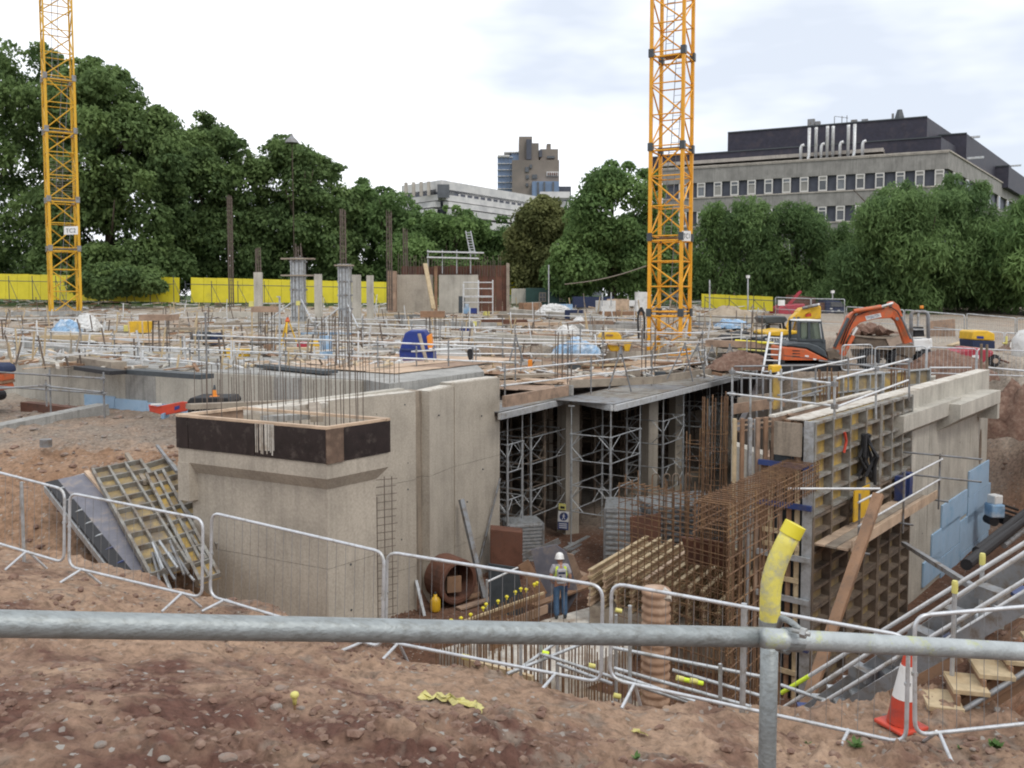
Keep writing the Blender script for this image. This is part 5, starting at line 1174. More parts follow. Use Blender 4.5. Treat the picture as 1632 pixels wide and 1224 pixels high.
# ------------------------------------------------------------------ yellow hoarding
def hoarding(x0, x1, yt0, yt1, yb0, yb1, Y0, Y1, n, lab, gaps=()):
    t = thing('hoarding', lab, 'hoarding', P((x0 + x1) / 2, yb0, (Y0 + Y1) / 2))
    for k in range(n):
        f0, f1 = k / n, (k + 1) / n
        A, B = P(lerp(x0, x1, f0), lerp(yt0, yt1, f0), lerp(Y0, Y1, f0)), P(lerp(x0, x1, f1), lerp(yt0, yt1, f1), lerp(Y0, Y1, f1))
        a, b = P(lerp(x0, x1, f0), lerp(yb0, yb1, f0), lerp(Y0, Y1, f0)), P(lerp(x0, x1, f1), lerp(yb0, yb1, f1), lerp(Y0, Y1, f1))
        e = (B - A); e.z = 0; e = e.normalized() * .012
        loop = [a + e, b - e, B - e + Vector((0, 0, random.uniform(-.03, .03))), A + e]
        MB().extr(loop, (0, .05, 0)).build('panel', M['hoard'], t)
    a, b = P(x0, lerp(yt0, yb0, .28), Y0), P(x1, lerp(yt1, yb1, .28), Y1)
    rod('handrail', a - Vector((0, 1.2, 0)), b - Vector((0, 1.2, 0)), .03, M['charcoal'], t)
    for k in range(0, n + 1, 2):
        f = k / n; p, q_ = P(lerp(x0, x1, f), lerp(yt0, yb0, .15), lerp(Y0, Y1, f)), P(lerp(x0, x1, f), lerp(yb0, yb1, f) + 3, lerp(Y0, Y1, f)); q_ = q_ - Vector((0, 1.2, 0)); p = Vector((q_.x, q_.y, p.z)); rod('post', q_, p, .03, M['charcoal'], t)
        rod('stay', Vector((q_.x, q_.y, p.z - .3)), q_ + Vector((.9, -.3, 0)), .022, M['charcoal'], t)
    return t
hoarding(-120, 286, 434, 442, 474, 482, 77, 74, 22, 'bright yellow site hoarding on the left behind the crane mast')
hoarding(304, 634, 442, 450, 482, 483, 75, 78, 16, 'bright yellow site hoarding right of the dark gap')
hoarding(812, 872, 449, 452, 470, 472, 84, 86, 4, 'short distant yellow hoarding beside the green cabin')
hoarding(1118, 1232, 468, 473, 490, 496, 70, 66, 6, 'yellow hoarding beyond the sand heap right of the orange crane')
# ------------------------------------------------------------------ concrete building with black brick plant rooms
b1L, b1R = P(1050, 268.5, 112), P(1512, 241, 97.6)
def bplane(a, b):
    e = (V2(b) - V2(a)).normalized(); n = Vector((e.y, -e.x)); return V2(a), e, n if n.y < 0 else -n
bp0, be, bn = bplane(b1L, b1R)
def onb(px, py, push=0):
    pp = bp0 + bn * push; r = ray(px, py); t = pp.dot(bn) / (r.x * bn.x + r.y * bn.y); h = r * t; return (V2(h) - bp0).dot(be), h.z
def bpt(s, z, push=0): p = bp0 + be * s + bn * push; return Vector((p.x, p.y, z))
bt = thing('office_building', 'long concrete office block with window bands and black brick plant rooms on the roof', 'building', (P(1400, 470, 110).x, 118, -.7))
sE = onb(1512, 241)[0]; zT = 16.0
zT = b1R.z
side_to = P(1640, 322, 146); side_to = Vector((side_to.x, side_to.y, zT))
s0 = .5
def slabpart(s0, s1, z0, z1, p0, p1, m, name, par=None, lab=None):
    v = [bpt(s0, 0, p1), bpt(s1, 0, p1), bpt(s1, 0, p0), bpt(s0, 0, p0)]
    return MB().prism([(q_.x, q_.y) for q_ in v], z0, z1).build(name, M[m], par or bt, lab)
# storey bands: spandrels of concrete; dark strip with windows set back
r1t, r1b = onb(1330, 279)[1], onb(1330, 304)[1]
r2t, r2b = onb(1330, 328)[1], onb(1330, 355.5)[1]
pitch = r1t - r2t
bands = []
ztop = zT
levels = [(r1t, r1b)] + [(r1t - pitch * k, r1b - pitch * k) for k in range(1, 5)]
sd = (V2(side_to) - bp0 - be * sE)
bd = -bn
core = [bpt(s0, 0, -.35), bpt(sE - .35, 0, -.35)]
cc_ = V2(core[1]) + sd * 1.1
MB().prism([tuple(V2(core[0])), tuple(V2(core[1])), tuple(cc_), tuple(V2(core[0]) + sd * 1.0)], -1.5, zT - .5).build('core', M['precast_panel'], bt)
zp = zT; 
sdu = sd.normalized(); sn_ = Vector((sdu.y, -sdu.x)); SL_ = sd.length * 1.08
def sidept(s, z, push=0): p = bp0 + be * sE + sdu * s + sn_ * push; return Vector((p.x, p.y, z))
for i, (wt_, wb_) in enumerate(levels + [(-99, -99)]):
    zb_ = wt_ if wt_ > -50 else -1.5
    if zb_ < zp: 
        slabpart(s0, sE, zb_, zp, -.5, 0, 'precast', 'spandrel')
        v = [sidept(.003, 0, -.5), sidept(SL_, 0, -.5), sidept(SL_, 0, 0), sidept(.003, 0, 0)]
        MB().prism([(q_.x, q_.y) for q_ in v], zb_, zp - .002).build('spandrel', M['precast'], bt)
        # thin sill line
        slabpart(s0, sE + .08, zp - .14, zp + .0, .003, .10, 'precast_light', 'sill')
    zp = wb_
slabpart(s0, sE + .1, zT, zT + .16, -.6, .14, 'precast_light', 'coping')
v = [sidept(0, 0, -.6), sidept(SL_, 0, -.6), sidept(SL_, 0, .14), sidept(0, 0, .14)]
MB().prism([(q_.x, q_.y) for q_ in v], zT, zT + .15).build('coping', M['precast_light'], bt)
# windows: (left px at row 1) from the photograph
wx = [1082, 1111, 1137.5, 1164, 1191, 1218, 1246.5, 1274.5, 1304, 1333, 1363.5, 1394.5, 1427, 1458, 1489]
def window(s, zt_, zb_, w_, par, push=-.02, frame_m='win_frame', opn=False):
    f = MB(); fw = .13; zi = zt_ - (zt_ - zb_) * .28; d0, d1 = push - .12, push + .05
    def bx(sa, sb, za, zb2):
        vv = [bpt(sa, 0, d1), bpt(sb, 0, d1), bpt(sb, 0, d0), bpt(sa, 0, d0)]; f.prism([(q_.x, q_.y) for q_ in vv], za, zb2)
    bx(s, s + fw, zb_, zt_); bx(s + w_ - fw, s + w_, zb_, zt_); bx(s + fw, s + w_ - fw, zt_ - fw, zt_); bx(s + fw, s + w_ - fw, zb_, zb_ + fw * 1.2); bx(s + fw, s + w_ - fw, zi - .05, zi + .05)
    wo_ = f.build('window', M[frame_m], par)
    for za, zb2 in ((zb_ + fw, zi - .05), (zi + .05, zt_ - fw)):
        g = MB(); vv = [bpt(s + fw, za, push - .04), bpt(s + w_ - fw, za, push - .04), bpt(s + w_ - fw, zb2, push - .04), bpt(s + fw, zb2, push - .04)]
        g.extr(vv, (-bn).to_3d() * .02); o = g.build('pane', M[random.choice(['glass_dark', 'glass_dark', 'glass_mid', 'blind'])], wo_); 
    return wo_
# remember: sub-parts hang under 'window', whose origin is at the building's
for r_, (wt_, wb_) in enumerate(levels[:4]):
    for x in wx:
        s_l = onb(x, 300)[0]; s_r = onb(x + 14.2 * (x / 1330) ** .6, 300)[0]
        window(s_l, wt_ - .03, wb_ + .03, s_r - s_l, bt)
    for k in range(9):
        sx = SL_ * (k + .4) / 9
        vv = [sidept(sx, 0, -.02), sidept(sx + 1.6, 0, -.02), sidept(sx + 1.6, 0, -.14), sidept(sx, 0, -.14)]; MB().prism([(q_.x, q_.y) for q_ in vv], wb_ + .03, wt_ - .03).build('side_window', M['win_frame'], bt)
        vv = [sidept(sx + .15, 0, .0), sidept(sx + 1.45, 0, .0), sidept(sx + 1.45, 0, -.1), sidept(sx + .15, 0, -.1)]; MB().prism([(q_.x, q_.y) for q_ in vv], wb_ + .18, wt_ - .18).build('side_pane', M['glass_dark'], bt)
# roof deck, plant rooms of black brick
MB().prism([tuple(V2(bpt(s0, 0, -.5))), tuple(V2(bpt(sE - .4, 0, -.5))), tuple(V2(sidept(SL_, 0, -.5))), tuple(V2(sidept(SL_, 0, -.5)) - be * 60)], zT - .6, zT - .5).build('roof_deck', M['precast'], bt)
def plant(px0, px1, py0, py1, setb, name, lab, zbase=None, depth=14, sidepx=None):
    sa, za = onb(px0, py0, -setb); sb, zb2 = onb(px1, py1, -setb); z = (za + zb2) / 2
    z0_ = zbase if zbase is not None else zT - .6
    a, b = bpt(sa, 0, -setb), bpt(sb, 0, -setb); c_ = V2(b) + sdu * depth; d = V2(a) + sdu * depth
    MB().prism([tuple(V2(a)), tuple(V2(b)), tuple(c_), tuple(d)], z0_, z).build(name, M['brick_dark'], bt, lab)
    n = MB(); n.prism([tuple(V2(a) + bn * .12), tuple(V2(b) + bn * .12), tuple(V2(b) - bn * .15), tuple(V2(a) - bn * .15)], z, z + .14); n.build('parapet_coping', M['charcoal'], bt)
    return z
plant(1160, 1478, 212, 187, 8, 'plant_room', 'tallest black brick plant room', depth=16)
plant(1040, 1500, 245, 226, 5.5, 'plant_room', 'lower black brick storey running the roof length', depth=14)
plant(1487, 1541, 217, 213, 14, 'plant_room', 'stepped black brick plant room to the right', depth=34)
plant(1560, 1608, 268, 264, 34, 'plant_room', 'farthest black brick block at the right edge', depth=40)
# canopy strip over a dark recess between plant room and parapet
sa, za = onb(1050, 276, -3.2); sb, zb2 = onb(1408, 236.5, -3.2); zc_ = P(1300, 247.5, 103.5).z
zc_ = zT + .95; slabpart(sa, sb, zc_ - .05, zc_ + .38, -5.4, -3.0, 'precast_light', 'canopy'); slabpart(sa, sb, zT - .5, zc_ - .25, -5.4, -4.6, 'glass_dark', 'recess_glazing')
for k in range(10): slabpart(lerp(sa, sb, (k + .5) / 10), lerp(sa, sb, (k + .5) / 10) + .25, zT - .5, zc_ - .26, -4.5, -4.3, 'precast_light', 'recess_mullion')
# flues
for (x, yt, hook) in ((1276.5, 231, 1), (1290, 204, 2), (1301, 203, 0), (1309, 229, 1), (1319, 201, 0), (1328, 201, 0), (1339, 226, 1), (1352.5, 199, 0), (1362.5, 198, 2), (1375, 224.5, 1)):
    st, ztp = onb(x, yt, -1.6); p0 = bpt(st, zT - .3, -1.6); p1 = bpt(st, ztp, -1.6)
    pts = [p0, p1 - Vector((0, 0, .3)), p1]
    if hook == 1: pts = [p0, p1 - Vector((0, 0, .35)), p1 + Vector((.1, -.05, -.1)), p1 + Vector((.35, -.1, 0))]
    if hook == 2: pts = [p0 + Vector((-.5, 0, .1)), p0 + Vector((-.1, 0, .6)), p0 + Vector((0, 0, 1.1)), p1]
    MB().tube(pts, .18, 10).build('flue', M['rail'], bt, smooth=True)
for (x0, x1, yt, yb, sb_) in ((1287, 1298, 190, 196, 9), (1299, 1307, 193.5, 197, 9), (1356, 1366, 191, 194, 9), (1373, 1383, 190, 193, 9)):
    s1_, z1_ = onb(x0, yt, -sb_); s2_, z2_ = onb(x1, yb, -sb_); slabpart(s1_, s2_, z2_ - .5, z1_, -sb_ - .8, -sb_, 'galv_dark', 'roof_vent')
st, ztp = onb(1434, 175, -9); b = MB(); p0 = bpt(st, ztp, -9); b.lathe((p0.x, p0.y, 0), [(.75, ztp - 1.6), (.55, ztp - .8), (.3, ztp)], 6); b.build('roof_cowl', M['charcoal'], bt)
st, ztp = onb(1423, 181, -9); p0 = bpt(st, ztp, -9); rod('vent_pipe', p0 - Vector((0, 0, .8)), p0, .14, M['galv_dark'], bt)
for x, yt in ((1330, 186), (1342, 185), (1350, 184)):
    st, ztp = onb(x, yt, -9); p0 = bpt(st, ztp, -9); rod('aerial', p0 - Vector((0, 0, 1.2)), p0, .05, M['galv_dark'], bt)
st, ztp = onb(1343, 186, -9); p0 = bpt(st, ztp, -9)
for k in range(5): rod('aerial_arm', p0 + Vector((-.9 + k * .35, -.25, -.05 * k)), p0 + Vector((-.9 + k * .35, .25, .1 - .05 * k)), .03, M['galv_dark'], bt)
rod('aerial_arm', p0 + Vector((-1, 0, .05)), p0 + Vector((.7, 0, -.15)), .03, M['galv_dark'], bt)
for (px, py, Y) in ((1548, 221, 112), (1553, 254, 104), (1616, 266, 138)):
    c_ = P(px, py, Y); MB().beam(c_ + Vector((-.9, 0, .1)), c_ + Vector((.9, -.3, .2)), .3, .25).build('floodlight', M['galv'], bt)
# ------------------------------------------------------------------ distant white megastructure and brown tower
wb = thing('terraced_building', 'long white terraced block with dark recessed galleries behind the middle trees', 'building', P(800, 400, 165))
A, B, Cc = P(704, 289, 150), P(640, 292.5, 158), P(940, 334, 192)
zA = A.z
def wallstrip(a, b, z0, z1, push, m, name, th=1.2):
    a, b = V2(a), V2(b); e = (b - a).normalized(); n = Vector((e.y, -e.x)); n = n if n.y < 0 else -n
    a, b = a + n * push, b + n * push
    return MB().prism([tuple(a), tuple(b), tuple(b - n * th), tuple(a - n * th)], z0, z1).build(name, M[m], wb)
def zz(y): return (472 - y) / 1400 * 150
ext_push = 0
for (y0, y1, pu, m) in ((289, 307, 0, 'white_clad'), (307, 312, -1.6, 'glass_dark'), (312, 321, .8, 'white_clad'), (321, 323.5, -.6, 'glass_dark'), (323.5, 332, 1.5, 'white_clad'), (332, 335, .2, 'glass_dark'), (335, 345, 2.2, 'white_clad'), (345, 350, .9, 'glass_dark'), (350, 362, 2.9, 'white_clad'), (362, 420, 2, 'white_clad')):
    z0_, z1_ = zz(y1), zz(y0)
    nseg = 12
    wallstrip(A, Cc, z0_, z1_, pu, m, 'parapet_band' if m == 'white_clad' else 'gallery'); wallstrip(B, A, z0_, z1_, pu, m, 'parapet_band' if m == 'white_clad' else 'gallery')
for k in range(26):
    p = V2(A).lerp(V2(Cc), (k + .5) / 26); MB().box((p.x, p.y - .1, zz(309.5)), (.35, .5, zz(307) - zz(312)), 0).build('mullion', M['white_clad'], wb)
MB().prism([tuple(V2(B)), tuple(V2(A)), tuple(V2(Cc)), (Cc.x + 5, Cc.y + 20), (B.x, B.y + 30)], 0, zA - 1.2).build('core', M['precast_panel'], wb)
# frames at the left end
for k in range(4):
    x = 648 + k * 12; p = P(x, 300, 152 + 1.2 * k * -.4); MB().box((p.x, p.y - .8, zz(303)), (.5, .8, zz(292) - zz(314))).build('end_frame', M['precast_light'], wb)
MB().box(P(707, 305, 149.0), (2.0, 1.2, 2.2)).build('corner_recess', M['glass_dark'], wb)
for k in range(6):
    p = P(860 + 12 * k, 318 + 1.5 * k, 175); 
MB().box(P(884, 312, 181), (6, 4, 1.2)).build('roof_dome', M['white_clad'], wb)
for (x, y) in ((908, 335.5), (921, 337)): MB().box(P(x, y, 185.2), (1.3, 1, .9)).build('gallery_window', M['glass_dark'], wb)
MB().prism([tuple(V2(P(868, 320, 186))), tuple(V2(P(960, 320, 189))), tuple(V2(P(960, 320, 196))), tuple(V2(P(868, 320, 193)))], 3, P(900, 325, 187).z).build('end_wing', M['white_clad'], wb)
tw = thing('tower_block', 'brown concrete tower with blue glazed left face rising behind the white block', 'tower', P(840, 400, 300))
YT = 300
def tbx(x0, x1, yt, yb, Y, dep, m, name, lab=None):
    a, b = P(x0, yt, Y), P(x1, yb, Y); return MB().box(((a.x + b.x) / 2, Y + dep / 2, (a.z + b.z) / 2), (abs(b.x - a.x), dep, abs(a.z - b.z))).build(name, M[m], tw, lab)
tbx(793, 832, 248, 330, 302, 14, 'tower_glass', 'glazed_face')
for k in range(8): 
    y = 250 + 10 * k; tbx(792.6, 817, y, y + 1.1, 301.3, 1, 'white_clad', 'floor_band')
tbx(815, 832, 243.5, 252, 302.6, 13, 'tower_glass', 'glazed_step'); tbx(803, 832, 241.5, 243.5, 302, 13, 'white_clad', 'glazed_step_coping')
tbx(793, 812, 247, 249.5, 301, 13, 'white_clad', 'coping')
for x in (799.5, 806, 811.5): tbx(x, x + .7, 249, 320, 301.2, 1, 'tower_glass', 'mullion')
tbx(827, 848, 217.5, 330, 300, 16, 'tower_conc', 'main_shaft'); tbx(845.5, 858.5, 228, 330, 299, 16, 'tower_conc', 'stair_shaft')
tbx(816, 891, 255, 330, 297.5, 18, 'tower_conc', 'lower_mass'); tbx(861, 889.5, 237.5, 256, 299, 12, 'tower_conc', 'right_head'); tbx(871.5, 878, 229, 239, 300, 5, 'tower_conc', 'chimney')
tbx(859, 864, 239, 250, 298.5, 8, 'precast_panel', 'recess'); tbx(872, 884, 248.5, 252, 298, 5, 'glass_dark', 'slot')
tbx(839, 847, 222, 254, 298.5, 3, 'precast_panel', 'dark_bay')
for (x0, x1, yt, yb) in ((837, 843, 266, 274), (848, 856, 278, 284.5), (838, 843, 279, 285), (844, 848, 262, 268), (838, 842, 292, 297)): tbx(x0, x1, yt, yb, 297, 1, 'glass_dark', 'window')
tbx(871, 890, 273.5, 280.5, 297, 1, 'white_clad', 'pale_panel'); 
for k in range(5): tbx(873 + k * 3.4, 874.7 + k * 3.4, 275, 279.5, 296.7, .5, 'rust', 'panel_slot')
tbx(848, 891, 289, 330, 294, 8, 'tower_glass', 'podium_glazing')
for x in (856, 866, 880): tbx(x, x + 3, 290, 330, 293.3, 1, 'glass_dark', 'podium_bay')
tbx(889, 910, 297, 340, 296, 14, 'precast_panel', 'side_block')
# ------------------------------------------------------------------ trees
def leaf_mat(name, c0, c1):
    m, ns, ls, b = nm(name); at = ns.new('ShaderNodeAttribute'); at.attribute_name = 'tone'
    r = ramp(ns, [(0, c0), (1, c1)]); ls.new(at.outputs['Fac'], r.inputs[0]); ls.new(r.outputs[0], b.inputs['Base Color']); b.inputs['Roughness'].default_value = .75; b.inputs['Specular IOR Level'].default_value = .12
    tr = ns.new('ShaderNodeBsdfTranslucent'); ls.new(r.outputs[0], tr.inputs['Color']); mx_ = ns.new('ShaderNodeMixShader'); mx_.inputs[0].default_value = .45
    out = ns['Material Output']; ls.new(b.outputs[0], mx_.inputs[1]); ls.new(tr.outputs[0], mx_.inputs[2]); ls.new(mx_.outputs[0], out.inputs[0]); return m
LM = {'dark': leaf_mat('dark_green_leaves', (.075, .125, .052), (.215, .305, .11)), 'mid': leaf_mat('mid_green_leaves', (.08, .135, .052), (.20, .31, .11)),
      'olive': leaf_mat('olive_leaves', (.105, .125, .05), (.24, .25, .10)), 'fresh': leaf_mat('fresh_green_leaves', (.085, .15, .055), (.24, .355, .125)), 'willow': leaf_mat('willow_leaves', (.078, .135, .056), (.215, .32, .12))}
def tree(lab, outline, Y, base_y, m, nleaf, leaf, depth=1.0, droop=0., seed=0, trunk=True, kind='broadleaf_tree', puff=(1.0, 2.2), cat='tree', skirt=0, grp=None):
    """outline: list of (px, py) silhouette points at distance Y, given left to right over the top; crown fills down to base_y"""
    nleaf = int(nleaf * 1.95); leaf *= .6; rr = np.random.default_rng(seed); xs = np.array([p[0] for p in outline], float); ys = np.array([p[1] for p in outline], float)
    cxp = (xs.min() + xs.max()) / 2; g = P(cxp, 480, Y); zb = float(height(np.array([g.x]), np.array([Y]), False)[0])
    t = thing(kind, lab, cat, (g.x, Y, zb), grp)
    sc = Y / FPX
    # puffs filling the silhouette
    puffs = []; area = (xs.max() - xs.min()) * sc; H_ = (base_y - ys.min()) * sc
    npf = int(area * H_ / (puff[1] ** 2) * 2.9)
    halfw = area / 2
    for k in range(npf):
        for _q in range(6):
            x = rr.uniform(xs.min(), xs.max()); yt = np.interp(x, xs, ys)
            if rr.random() < (base_y - yt) / (base_y - ys.min()): break
        rad = rr.uniform(*puff); rp_ = rad / sc
        lo = base_y
        v = rr.random() ** 1.1; y = yt + rp_ * .7 + v * max(2, lo - yt - rp_ * 1.0)
        edge = abs(x - cxp) / max(1, (xs.max() - xs.min()) / 2)
        dmax = math.sqrt(max(.05, 1 - edge ** 2)) * halfw * depth * (.55 + .45 * math.sin(math.pi * min(1, max(.08, (y - ys.min()) / max(1, lo - ys.min())))))
        dy = rr.uniform(-1, .6) * dmax * (.6 + .4 * rr.random())
        Yk = Y + dy; p = P(x, y, Yk); puffs.append((p.x * 1.0, Yk, p.z, rad, rr.random()))
    # edge puffs right along the silhouette
    L = np.sum(np.hypot(np.diff(xs), np.diff(ys))) * sc
    for k in range(int(L / .8)):
        f = rr.random() * (len(xs) - 1); i = int(f); x = lerp(xs[i], xs[i+1], f - i); y = lerp(ys[i], ys[i+1], f - i); rad = rr.uniform(puff[0] * .35, puff[0] * .8)
        Ye = Y + rr.uniform(-1.5, 1.0); p = P(x, y + rad / sc * .55, Ye); puffs.append((p.x, Ye, p.z, rad, rr.random()))
    pf = np.array(puffs); w = pf[:, 3] ** 2; idx = rr.choice(len(pf), nleaf, p=w / w.sum())
    d = rr.normal(size=(nleaf, 3)); d /= np.linalg.norm(d, axis=1)[:, None]; d[:, 2] = np.where(rr.random(nleaf) < .35, np.abs(d[:, 2]), d[:, 2])
    rad = pf[idx, 3][:, None] * (.55 + .5 * rr.random((nleaf, 1)))
    c = pf[idx, :3] + d * rad * np.array([1, 1, .78]); 
    if droop: c[:, 2] -= droop * rr.random(nleaf) ** 2 * 1.2
    nrm = d * .6 + rr.normal(size=(nleaf, 3)) * .6 + np.array([0, 0, .55]); nrm /= np.linalg.norm(nrm, axis=1)[:, None]
    up = np.tile([0, 0, 1.0], (nleaf, 1)) + rr.normal(size=(nleaf, 3)) * .5
    u = np.cross(nrm, up); u /= np.linalg.norm(u, axis=1)[:, None]; v = np.cross(nrm, u)
    s = (leaf * (.6 + .8 * rr.random((nleaf, 1))))
    su, sv = s * (.55 if not droop else .34), s * (.9 if not droop else 1.5)
    q = np.stack([c - v * sv, c + u * su - v * sv * .1, c + v * sv, c - u * su + v * sv * .15], 1)
    me = bpy.data.meshes.new('crown'); co = (q - np.array([g.x, Y, zb])).reshape(-1, 3)
    me.vertices.add(len(co)); me.vertices.foreach_set('co', co.ravel()); me.loops.add(len(co)); me.loops.foreach_set('vertex_index', np.arange(len(co), dtype=np.int32))
    me.polygons.add(nleaf); me.polygons.foreach_set('loop_start', (np.arange(nleaf) * 4).astype(np.int32)); me.update(calc_edges=True)
    tone = np.clip(pf[idx, 4] * .6 + rr.random(nleaf) * .4, 0, 1); a = me.attributes.new('tone', 'FLOAT', 'POINT'); a.data.foreach_set('value', np.repeat(tone, 4))
    me.materials.append(LM[m]); o = bpy.data.objects.new('crown', me); COL.objects.link(o); o.parent = t; o['kind'] = 'stuff'
    if trunk:
        top = Vector((g.x, Y, zb + H_ * .75)); tr = MB(); r0_ = .28 + H_ * .012
        tr.tube([(g.x, Y, zb - .3), (g.x + .1, Y, zb + H_ * .3), (g.x - .1, Y + .2, zb + H_ * .6), tuple(top)], [r0_, r0_ * .8, r0_ * .5, r0_ * .2], 9)
        rn_ = random.Random(seed)
        for k in range(9):
            z = zb + H_ * rn_.uniform(.18, .6); a_ = rn_.uniform(0, 6.28); L_b = halfw * rn_.uniform(.4, .85)
            tr.tube([(g.x, Y, z), (g.x + math.cos(a_) * L_b * .5, Y + math.sin(a_) * L_b * .5, z + L_b * .35), (g.x + math.cos(a_) * L_b, Y + math.sin(a_) * L_b, z + L_b * .9)], [r0_ * .4, r0_ * .25, r0_ * .08], 6)
        tr.build('trunk', M['bark'], t, smooth=True)
    return t
tree('huge dark broadleaf tree at the far left edge, cut by the frame', [(-150, 120), (-60, 70), (0, 62), (22, 70), (48, 84), (62, 66), (80, 78), (100, 96), (108, 200)], 88, 462, 'dark', 26000, .40, seed=1)
tree('great rounded broadleaf tree behind the left crane mast', [(66, 200), (84, 110), (112, 96), (150, 92), (172, 100), (200, 118), (222, 140), (240, 158), (262, 180), (276, 205), (284, 260), (288, 330)], 84, 470, 'dark', 42000, .40, seed=2, skirt=1)
tree('dark broadleaf tree between the two largest left hand trees and the lamp mast', [(262, 240), (282, 205), (300, 212), (318, 178), (334, 184), (350, 200), (372, 212), (382, 228), (404, 250), (425, 270)], 92, 462, 'dark', 26000, .40, seed=3)
tree('tall dark tree behind the slender lamp mast', [(395, 280), (410, 236), (428, 232), (442, 214), (462, 218), (478, 232), (492, 240), (512, 248), (530, 262), (548, 262), (556, 290), (572, 330)], 93, 462, 'dark', 26000, .40, seed=4)
tree('mid green tree right of the lamp mast tree', [(548, 330), (564, 300), (578, 284), (596, 296), (622, 300), (640, 306), (655, 318), (672, 335), (690, 350)], 95, 466, 'mid', 18000, .38, seed=5)
tree('broad mid green tree before the left end of the white block', [(640, 360), (668, 342), (690, 336), (716, 326), (740, 332), (757, 345), (776, 362), (785, 385)], 88, 462, 'fresh', 13000, .36, seed=6)
tree('smaller green tree left of the olive one', [(756, 372), (778, 352), (800, 344), (822, 350), (838, 372)], 90, 458, 'mid', 8000, .35, seed=7)
tree('olive green upright tree before the white block', [(822, 400), (834, 350), (846, 322), (862, 312), (880, 316), (894, 330), (906, 356), (916, 395)], 84, 452, 'olive', 15000, .34, seed=8)
tree('large fresh green tree just left of the orange crane', [(888, 420), (902, 380), (920, 356), (928, 318), (940, 294), (956, 272), (976, 256), (1002, 260), (1022, 272), (1038, 268), (1052, 300), (1060, 360), (1064, 420)], 78, 466, 'fresh', 34000, .34, seed=9)
tree('thin birch like tree right of the orange crane', [(1108, 400), (1118, 345), (1132, 322), (1148, 320), (1160, 345), (1168, 400)], 76, 455, 'mid', 4600, .24, droop=.9, seed=10, puff=(.6, 1.3))
tree('drooping birch in front of the office block, left of three', [(1150, 420), (1160, 340), (1178, 314), (1200, 312), (1216, 318), (1232, 340), (1240, 400)], 76, 462, 'willow', 11000, .25, droop=1.2, seed=11, puff=(.7, 1.5))
tree('drooping birch in front of the office block, middle one', [(1222, 420), (1236, 330), (1252, 318), (1266, 324), (1278, 318), (1296, 330), (1312, 350), (1318, 410)], 77, 462, 'willow', 12000, .25, droop=1.2, seed=12, puff=(.7, 1.5))
tree('small drooping tree between the birches and the great willow', [(1322, 430), (1332, 372), (1344, 352), (1358, 356), (1366, 400)], 78, 450, 'willow', 3800, .25, droop=.9, seed=13, puff=(.6, 1.2))
tree('great spreading willow like tree on the right before the office block', [(1322, 430), (1340, 396), (1366, 372), (1382, 340), (1396, 306), (1428, 290), (1466, 282), (1500, 280), (1530, 276), (1556, 280), (1572, 296), (1592, 316), (1606, 340), (1618, 380)], 70, 490, 'willow', 62000, .26, droop=1.3, seed=14, puff=(.9, 1.9), depth=.8)
tree('bright green tree cut by the right picture edge', [(1580, 440), (1594, 390), (1606, 360), (1622, 330), (1640, 310), (1680, 290), (1740, 300), (1800, 350)], 66, 490, 'fresh', 20000, .32, droop=.6, seed=15)
# understorey
def shrub_row(name, lab, x0, x1, Y, yt, yb, m, n, seed, leaf=.3):
    xs = list(np.linspace(x0, x1, 14)); rr = random.Random(seed)
    return tree(lab, [(x, yt + rr.uniform(-8, 8)) for x in xs], Y, yb, m, n, leaf, depth=.12, seed=seed, trunk=False, kind=name, puff=(.6, 1.2), cat='shrubs')
shrub_row('shrub_mass', 'dark undergrowth beneath the left trees behind the hoarding', -60, 640, 97, 410, 476, 'dark', 22000, 30)
shrub_row('shrub_mass', 'dark undergrowth behind the cabins and silos', 780, 1130, 93, 400, 472, 'dark', 16000, 31)
shrub_row('shrub_mass', 'dark undergrowth under the birches before the office block', 1110, 1380, 84, 448, 476, 'dark', 8000, 32)
shrub_row('shrub_mass', 'deep shade undergrowth under the great willow', 1330, 1700, 76, 420, 492, 'dark', 17000, 33)
tree('low bush overhanging the yellow hoarding by the left crane', [(120, 430), (150, 420), (200, 418), (250, 430), (262, 440)], 73, 468, 'dark', 9000, .34, depth=.4, seed=35, trunk=False, puff=(.6, 1.3), cat='bush', kind='bush')
# slender lamp mast with small canopy
a = P(465, 225, 86); t = thing('lamp_mast', 'slender lamp mast with a small grey hooded head above the left trees', 'lamp mast', P(470, 470, 86))
b_ = P(470, 480, 86); rod('mast', b_, P(465.5, 226, 86), .05, M['bark'], t); MB().lathe(P(465, 228, 86), [(.7, 0), (.6, .2), (.2, .6), (.06, .9)], 10).build('lamp_head', M['galv_dark'], t)
